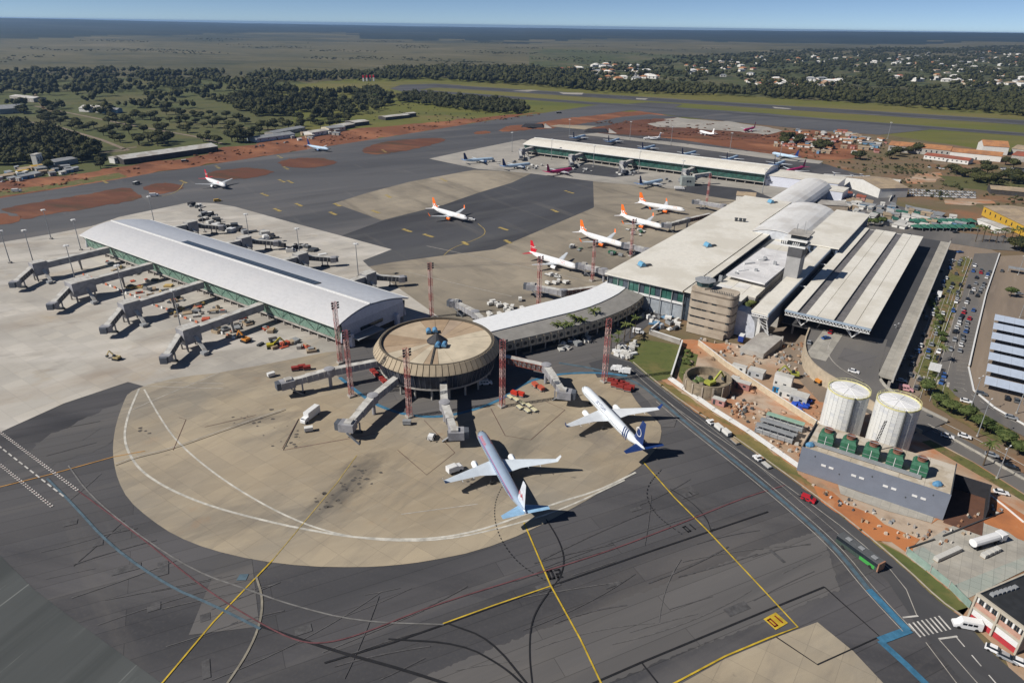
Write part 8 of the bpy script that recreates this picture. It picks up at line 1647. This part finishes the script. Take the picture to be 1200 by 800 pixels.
for (poly, n, where) in (([(655, 82), (700, 74), (760, 78), (775, 92), (720, 98), (660, 92)], 55, 'in the near suburb above the runway middle'), ([(800, 78), (850, 70), (890, 76), (880, 90), (810, 92)], 30, 'in the blue roofed quarter left of centre right'), ([(880, 68), (1000, 64), (1000, 72), (900, 76)], 22, 'in the long white far row'),
                        ([(870, 94), (985, 94), (995, 103), (900, 104)], 45, 'in the near row above the dark tree belt'), ([(1000, 66), (1200, 66), (1300, 80), (1300, 106), (1120, 102), (1000, 90)], 140, 'scattered over the right hand suburb'), ([(1090, 92), (1200, 96), (1195, 103), (1100, 100)], 22, 'in the near row of the right hand suburb')):
    pts = ptsin(poly, n, n)
    for p in pts:
        k = rc.choice([0, 1, 1, 2, 3, 4, 5, 1]); z = max(hill(p[0], p[1]), -.4); L = HD[k] + ' ' + where; s_ = rc.uniform(.85, 1.35)
        if hu[k] == 0: o = HP[k]; hu[k] = 1; o.location = (p[0], p[1], z); o['label'] = L
        else: o = dup(HP[k], (p[0], p[1], z), 0, L)
        o.rotation_euler = (0, 0, rc.uniform(-.8, .8)); o.scale = (s_,) * 3; o['group'] = HD[k] + ', ' + where
HUTC = [('white', M_WHITE, M_SHEETW), ('blue', M_BLUEW, M_SHEETG), ('orange roofed', M_WHITE, M_TILEO), ('brown', M_SHEETB, M_SHEETB), ('grey', M_CONC, M_SHEETG), ('green roofed', M_CONC, M_GREENR), ('pink', mat('dusty_pink', (.42, .22, .2)), M_TILER)]
hp = {}
def huts(poly, n, where, seed, kinds, smax=1.6):
    rc = random.Random(seed)
    for p in ptsin(poly, n, seed):
        k = rc.choice(kinds); nm, wm, rm = HUTC[k]; L = nm + ' site hut ' + where
        if k not in hp:
            o = thing('site_hut', L, 'hut', (0, 0, 0), 0, 'x'); MB().box(-3.2, 3.2, -1.8, 1.8, 0, 2.6).build('wall', wm, o); MB().hexa([(-3.5, -2.1, 2.62), (3.5, -2.1, 2.62), (3.5, 2.1, 2.62), (-3.5, 2.1, 2.62), (-3.5, -2.1, 2.8), (3.5, -2.1, 2.8), (3.5, 2.1, 3.4), (-3.5, 2.1, 3.4)]).build('roof', rm, o); MB().box(-.5, .5, -1.9, -1.75, 0, 2.1).build('door', M_STEELD, o); hp[k] = o
        else: o = dup(hp[k], (0, 0, 0), 0, L)
        o.location = (p[0], p[1], -.25); o.rotation_euler = (0, 0, A35 + rc.choice([0, 1.57]) + rc.uniform(-.3, .3)); s_ = rc.uniform(.6, smax); o.scale = (s_ * rc.uniform(.7, 1.5), s_, rc.uniform(.8, 1.2)); o['label'] = L; o['group'] = nm + ' huts ' + where
huts([(915, 152), (1000, 156), (1040, 166), (1030, 180), (960, 180), (900, 170), (925, 160)], 85, 'in the colourful camp near the runway', 1, [0, 0, 1, 2, 2, 3, 3, 4, 6, 6]); huts([(995, 238), (1030, 240), (1115, 255), (1125, 266), (1060, 268), (985, 258), (990, 246)], 90, 'in the crowded camp beyond the canopy', 2, [0, 0, 0, 1, 4, 4, 5, 3], 1.5)
huts([(0, 200), (50, 196), (85, 196), (92, 201), (60, 207), (0, 215)], 26, 'in the left site camp', 3, [0, 1, 3, 4]); huts([(335, 160), (400, 152), (400, 158), (345, 167)], 12, 'on the bank beside the workshops', 4, [0, 0, 4, 3]); huts([(990, 226), (1010, 232), (1005, 242), (988, 238)], 10, 'between annex and vaulted hall', 5, [0, 3, 6, 4])
for r_, (y, nm) in enumerate(((262, 'far'), (269, 'near'))):
    for k in range(9):
        p = P(1072 + k * 8 + r_ * 2, y); t = thing('shade_canopy', ordn[k] + ' dark green peaked canopy from the left in the ' + nm + ' row', 'canopy', (p.x, p.y, -.2), A35, 'green peaked canopies'); MB().add([(-4.2, -3, 2.4), (4.2, -3, 2.4), (4.2, 3, 2.4), (-4.2, 3, 2.4), (0, 0, 4.4)], [(3, 2, 1, 0), (0, 1, 4), (1, 2, 4), (2, 3, 4), (3, 0, 4)]).build('roof', M_GREENR, t)
        for x in (-4, 4):
            for y_ in (-2.8, 2.8): MB().box(x - .1, x + .1, y_ - .1, y_ + .1, 0, 2.4).build('post', M_STEEL, t)
for k in range(3):
    for i in range(22):
        p = P(1066 + i * 3.6, 223 + k * 3.0 + i * .15); 
        put_car(0 if (i + k) % 3 else 1, (p.x, p.y), R(70), CN[0 if (i + k) % 3 else 1] + ' car in the dense holding lot beyond the vaulted hall', CN[0 if (i + k) % 3 else 1] + ' cars of the holding lot', -.1)
def lamp(label, px, h_, group):
    p = P(*px); t = thing('street_lamp', label, 'street lamp', (p.x, p.y, -.1), R(35), group); MB().tube((0, 0, 0), (0, 0, h_), .2, .1, 8).build('pole', M_STEEL, t); MB().tube((0, 0, 0), (0, 0, .6), .4, n=8).build('footing', M_CONC, t)
    for s in (-1, 1): MB().bar((0, 0, h_ - .1), (s * 1.6, 0, h_ + .15), .1).build('arm', M_STEEL, t); MB().box(s * 1.6 - .4, s * 1.6 + .4, -.18, .18, h_ + .05, h_ + .22).build('lamp_head', M_TRIM, t)
for px, h_, lab in (((1145, 511), 15, 'tall grey lamp among the boulevard trees'), ((1136, 482), 15, 'tall lamp on the verge below the seventh carport'), ((1191, 484), 14, 'tall lamp beside the lowest carport row'), ((1193, 322), 12, 'lamp near the separate carport row'), ((1092, 405), 9, 'low lamp on the median tip'), ((1110, 355), 9, 'low lamp halfway along the median'), ((1128, 318), 9, 'low lamp at the far end of the median'), ((1046, 398), 8, 'lamp on the raised walkway near the ramp'), ((1195, 372), 12, 'lamp between the first two carport rows'), ((1168, 560), 12, 'lamp beside the service lane')): lamp(lab, px, h_, 'street lamps')
for i, (px, lab) in enumerate(((((1118, 373), (1128, 370))), )): pass
# benches of shade posts on the boulevard: striped pedestrian shelter
t = thing('pedestrian_shelter', 'striped pale pedestrian shelter on the median tip', 'shelter', P(1094, 436), R(55))
for k in range(7): MB().box(-4.5 + k * 1.3, -3.7 + k * 1.3, -2.2, 2.2, 2.5, 2.65).build('roof_slat', M_TRIM, t)
for x in (-4, 4):
    for y in (-1.9, 1.9): MB().box(x - .12, x + .12, y - .12, y + .12, 0, 2.48).build('post', M_STEEL, t)
# forecourt lane markings
for k in range(5):
    a_, b_ = W(-8 + k * 3.4, 285), W(-8 + k * 3.4, 420 + k * 6); struct('lane_line', strip(MB(), [a_, b_], .22, -.03), PWF)
for k in range(9): struct('zebra_stripe', MB().add([W(-8 + k * 1.8, 303, -.03), W(-7.1 + k * 1.8, 303, -.03), W(-7.1 + k * 1.8, 308, -.03), W(-8 + k * 1.8, 308, -.03)], [(0, 1, 2, 3)]), PWF)
for k in range(26): a_ = W(19.5 + (k % 1), 262 + k * 5.2); struct('bay_line', strip(MB(), [W(8.5, 300 + k * 4.6), W(12.5, 301.2 + k * 4.6)], .18, -.03), PWF)
line('lane_line', [(1060, 474), (1100, 492), (1160, 522), (1230, 562)], .3, PW, -.02, 1); line('lane_line', [(1075, 495), (1150, 534), (1230, 580)], .25, PWF, -.02, 1, dash=(6, 3)); line('lane_line', [(1128, 455), (1170, 484), (1230, 515)], .25, PWF, -.02, 1, dash=(6, 3))

for px, lab in (((610, 149), 'left dark underpass mouth with pale wing wall beneath the taxiway'), ((684, 155), 'right dark underpass mouth with pale wing wall beneath the taxiway')):
    t = thing('underpass', lab, 'underpass', P(*px), R(-8)); MB().hexa([(0, 0, -.2), (34, 0, -.2), (34, 14, -.2), (0, 14, -.2), (5, 3, 3.5), (30, 3, 4.2), (30, 12, 4.2), (5, 12, 3.5)]).build('portal', M_DARK, t)
    MB().hexa([(34.1, -1, -.2), (46, -1, -.2), (37, 12, -.2), (34.1, 12, -.2), (34.1, 2, 4.6), (35, 2, 4.4), (35, 12, 4.4), (34.1, 12, 4.6)]).build('wing_wall', M_CONC, t)
for i, px in enumerate(((426, 95.5), (430, 95.3), (434, 95.2), (438, 95))):
    t = thing('approach_marker', ordn[i] + ' red and white approach tower from the left at the runway end', 'antenna tower', P(*px), 0, 'approach towers'); MB().box(-2, 2, -2, 2, 0, 8).build('base', M_WHITE, t); MB().box(-1.6, 1.6, -1.6, 1.6, 8.01, 14).build('top', REDP, t)

def lumps(name, label, poly, sp, seed, m, r0, r1, hf, thin=-1, ns=30):
    o = wood(name, label, scatter(poly, sp, seed, thin, ns), TX, m, r0, r1, hf, seed=seed); o['category'] = name.replace('_', ' '); return o
lumps('scrub', 'low scrub dotted over the dry ground below the warehouses', [(1045, 190), (1140, 198), (1260, 212), (1260, 245), (1130, 240), (1060, 232)], 8, 31, SHRUB, .8, 2.4, (.6, 1), -.05)
lumps('scrub', 'low scrub along the dry margins beyond the link block', [(900, 150), (1010, 160), (1100, 190), (1060, 212), (1000, 200), (930, 188)], 9, 32, SHRUB, .8, 2.2, (.6, 1), -.05)
lumps('earth_mounds', 'heaps of turned red earth along the taxiway works', [(0, 214), (150, 196), (280, 174), (400, 156), (540, 142), (640, 133), (600, 140), (470, 156), (370, 171), (210, 195), (150, 205), (0, 228)], 9, 33, G_RED, .9, 3.2, (.25, .45), 0)
lumps('earth_mounds', 'heaps of turned red earth beyond the distant pier', [(690, 142), (800, 140), (900, 154), (1000, 168), (940, 172), (850, 164), (740, 156)], 11, 34, G_DARKRED, 1, 4, (.2, .4), -.05)
lumps('scrub', 'bushes growing on the verge beside the service road', [(770, 448), (835, 490), (935, 562), (1040, 650), (1120, 712), (1090, 690), (1000, 612), (900, 540), (800, 470)], 3.2, 35, SHRUB, .25, .8, (.7, 1.1), 0, 9)
lumps('earth_mounds', 'small heaps of orange earth on the building site', [(775, 400), (860, 404), (950, 410), (1000, 455), (960, 500), (940, 545), (860, 490), (800, 450)], 6, 36, G_SITE, .5, 2.2, (.3, .5), 0, 20)
lumps('scrub', 'bushes along the banks beside boulevard and median', [(1080, 440), (1100, 470), (1180, 520), (1240, 560), (1240, 545), (1165, 492), (1100, 440), (1100, 400), (1120, 340), (1105, 345)], 3.6, 37, LEAFG, .4, 1.1, (.7, 1.1), 0, 12)
lumps('scrub', 'bushes on the meadow strips beside the parallel taxiway', [(440, 110), (640, 128), (600, 140), (500, 145), (400, 140)], 12, 38, SHRUB, .8, 2.2, (.6, .9), .05)
# labels shared by many look-alikes say which part of their field they stand in
bylab = {}
for o in sc.objects:
    if o.parent is None and 'label' in o and 'category' in o: bylab.setdefault(o['label'], []).append(o)
for lab, os_ in bylab.items():
    if len(os_) < 5: continue
    wn = len(lab.split())
    if wn > 12: continue
    os_.sort(key=lambda o: math.atan2(o.location.x, o.location.y)); k = len(os_); nm = ['leftmost part', 'left part', 'middle', 'right part', 'rightmost part'] if k > 20 else ['left part', 'middle', 'right part']
    for i, o in enumerate(os_):
        q = nm[min(len(nm) - 1, i * len(nm) // k)]; o['label'] = lab + (', in the middle' if q == 'middle' else ', ' + q); o['group'] = o['group'] + ', ' + q
    if k > 20:
        parts = {}
        for o in os_: parts.setdefault(o['label'], []).append(o)
        for l2, ps in parts.items():
            ps.sort(key=lambda o: o.location.y)
            for i, o in enumerate(ps): s_ = 'nearer' if i < len(ps) / 2 else 'farther'; o['label'] = l2 + ', ' + s_ + ' ones'; o['group'] += ', ' + s_
# ================================================================== AIR
hz = MB().box(-27000, 27000, -27000, 27000, -40, 141)
hm = bpy.data.materials.new('haze'); hm.use_nodes = True; n_ = hm.node_tree; n_.nodes.remove(n_.nodes['Principled BSDF'])
pv = n_.nodes.new('ShaderNodeVolumePrincipled'); pv.inputs['Color'].default_value = (.38, .62, 1, 1); pv.inputs['Density'].default_value = 5.2e-5; pv.inputs['Anisotropy'].default_value = .3
n_.links.new(pv.outputs[0], n_.nodes['Material Output'].inputs['Volume'])
tag(hz.build('haze', hm), kind='stuff')
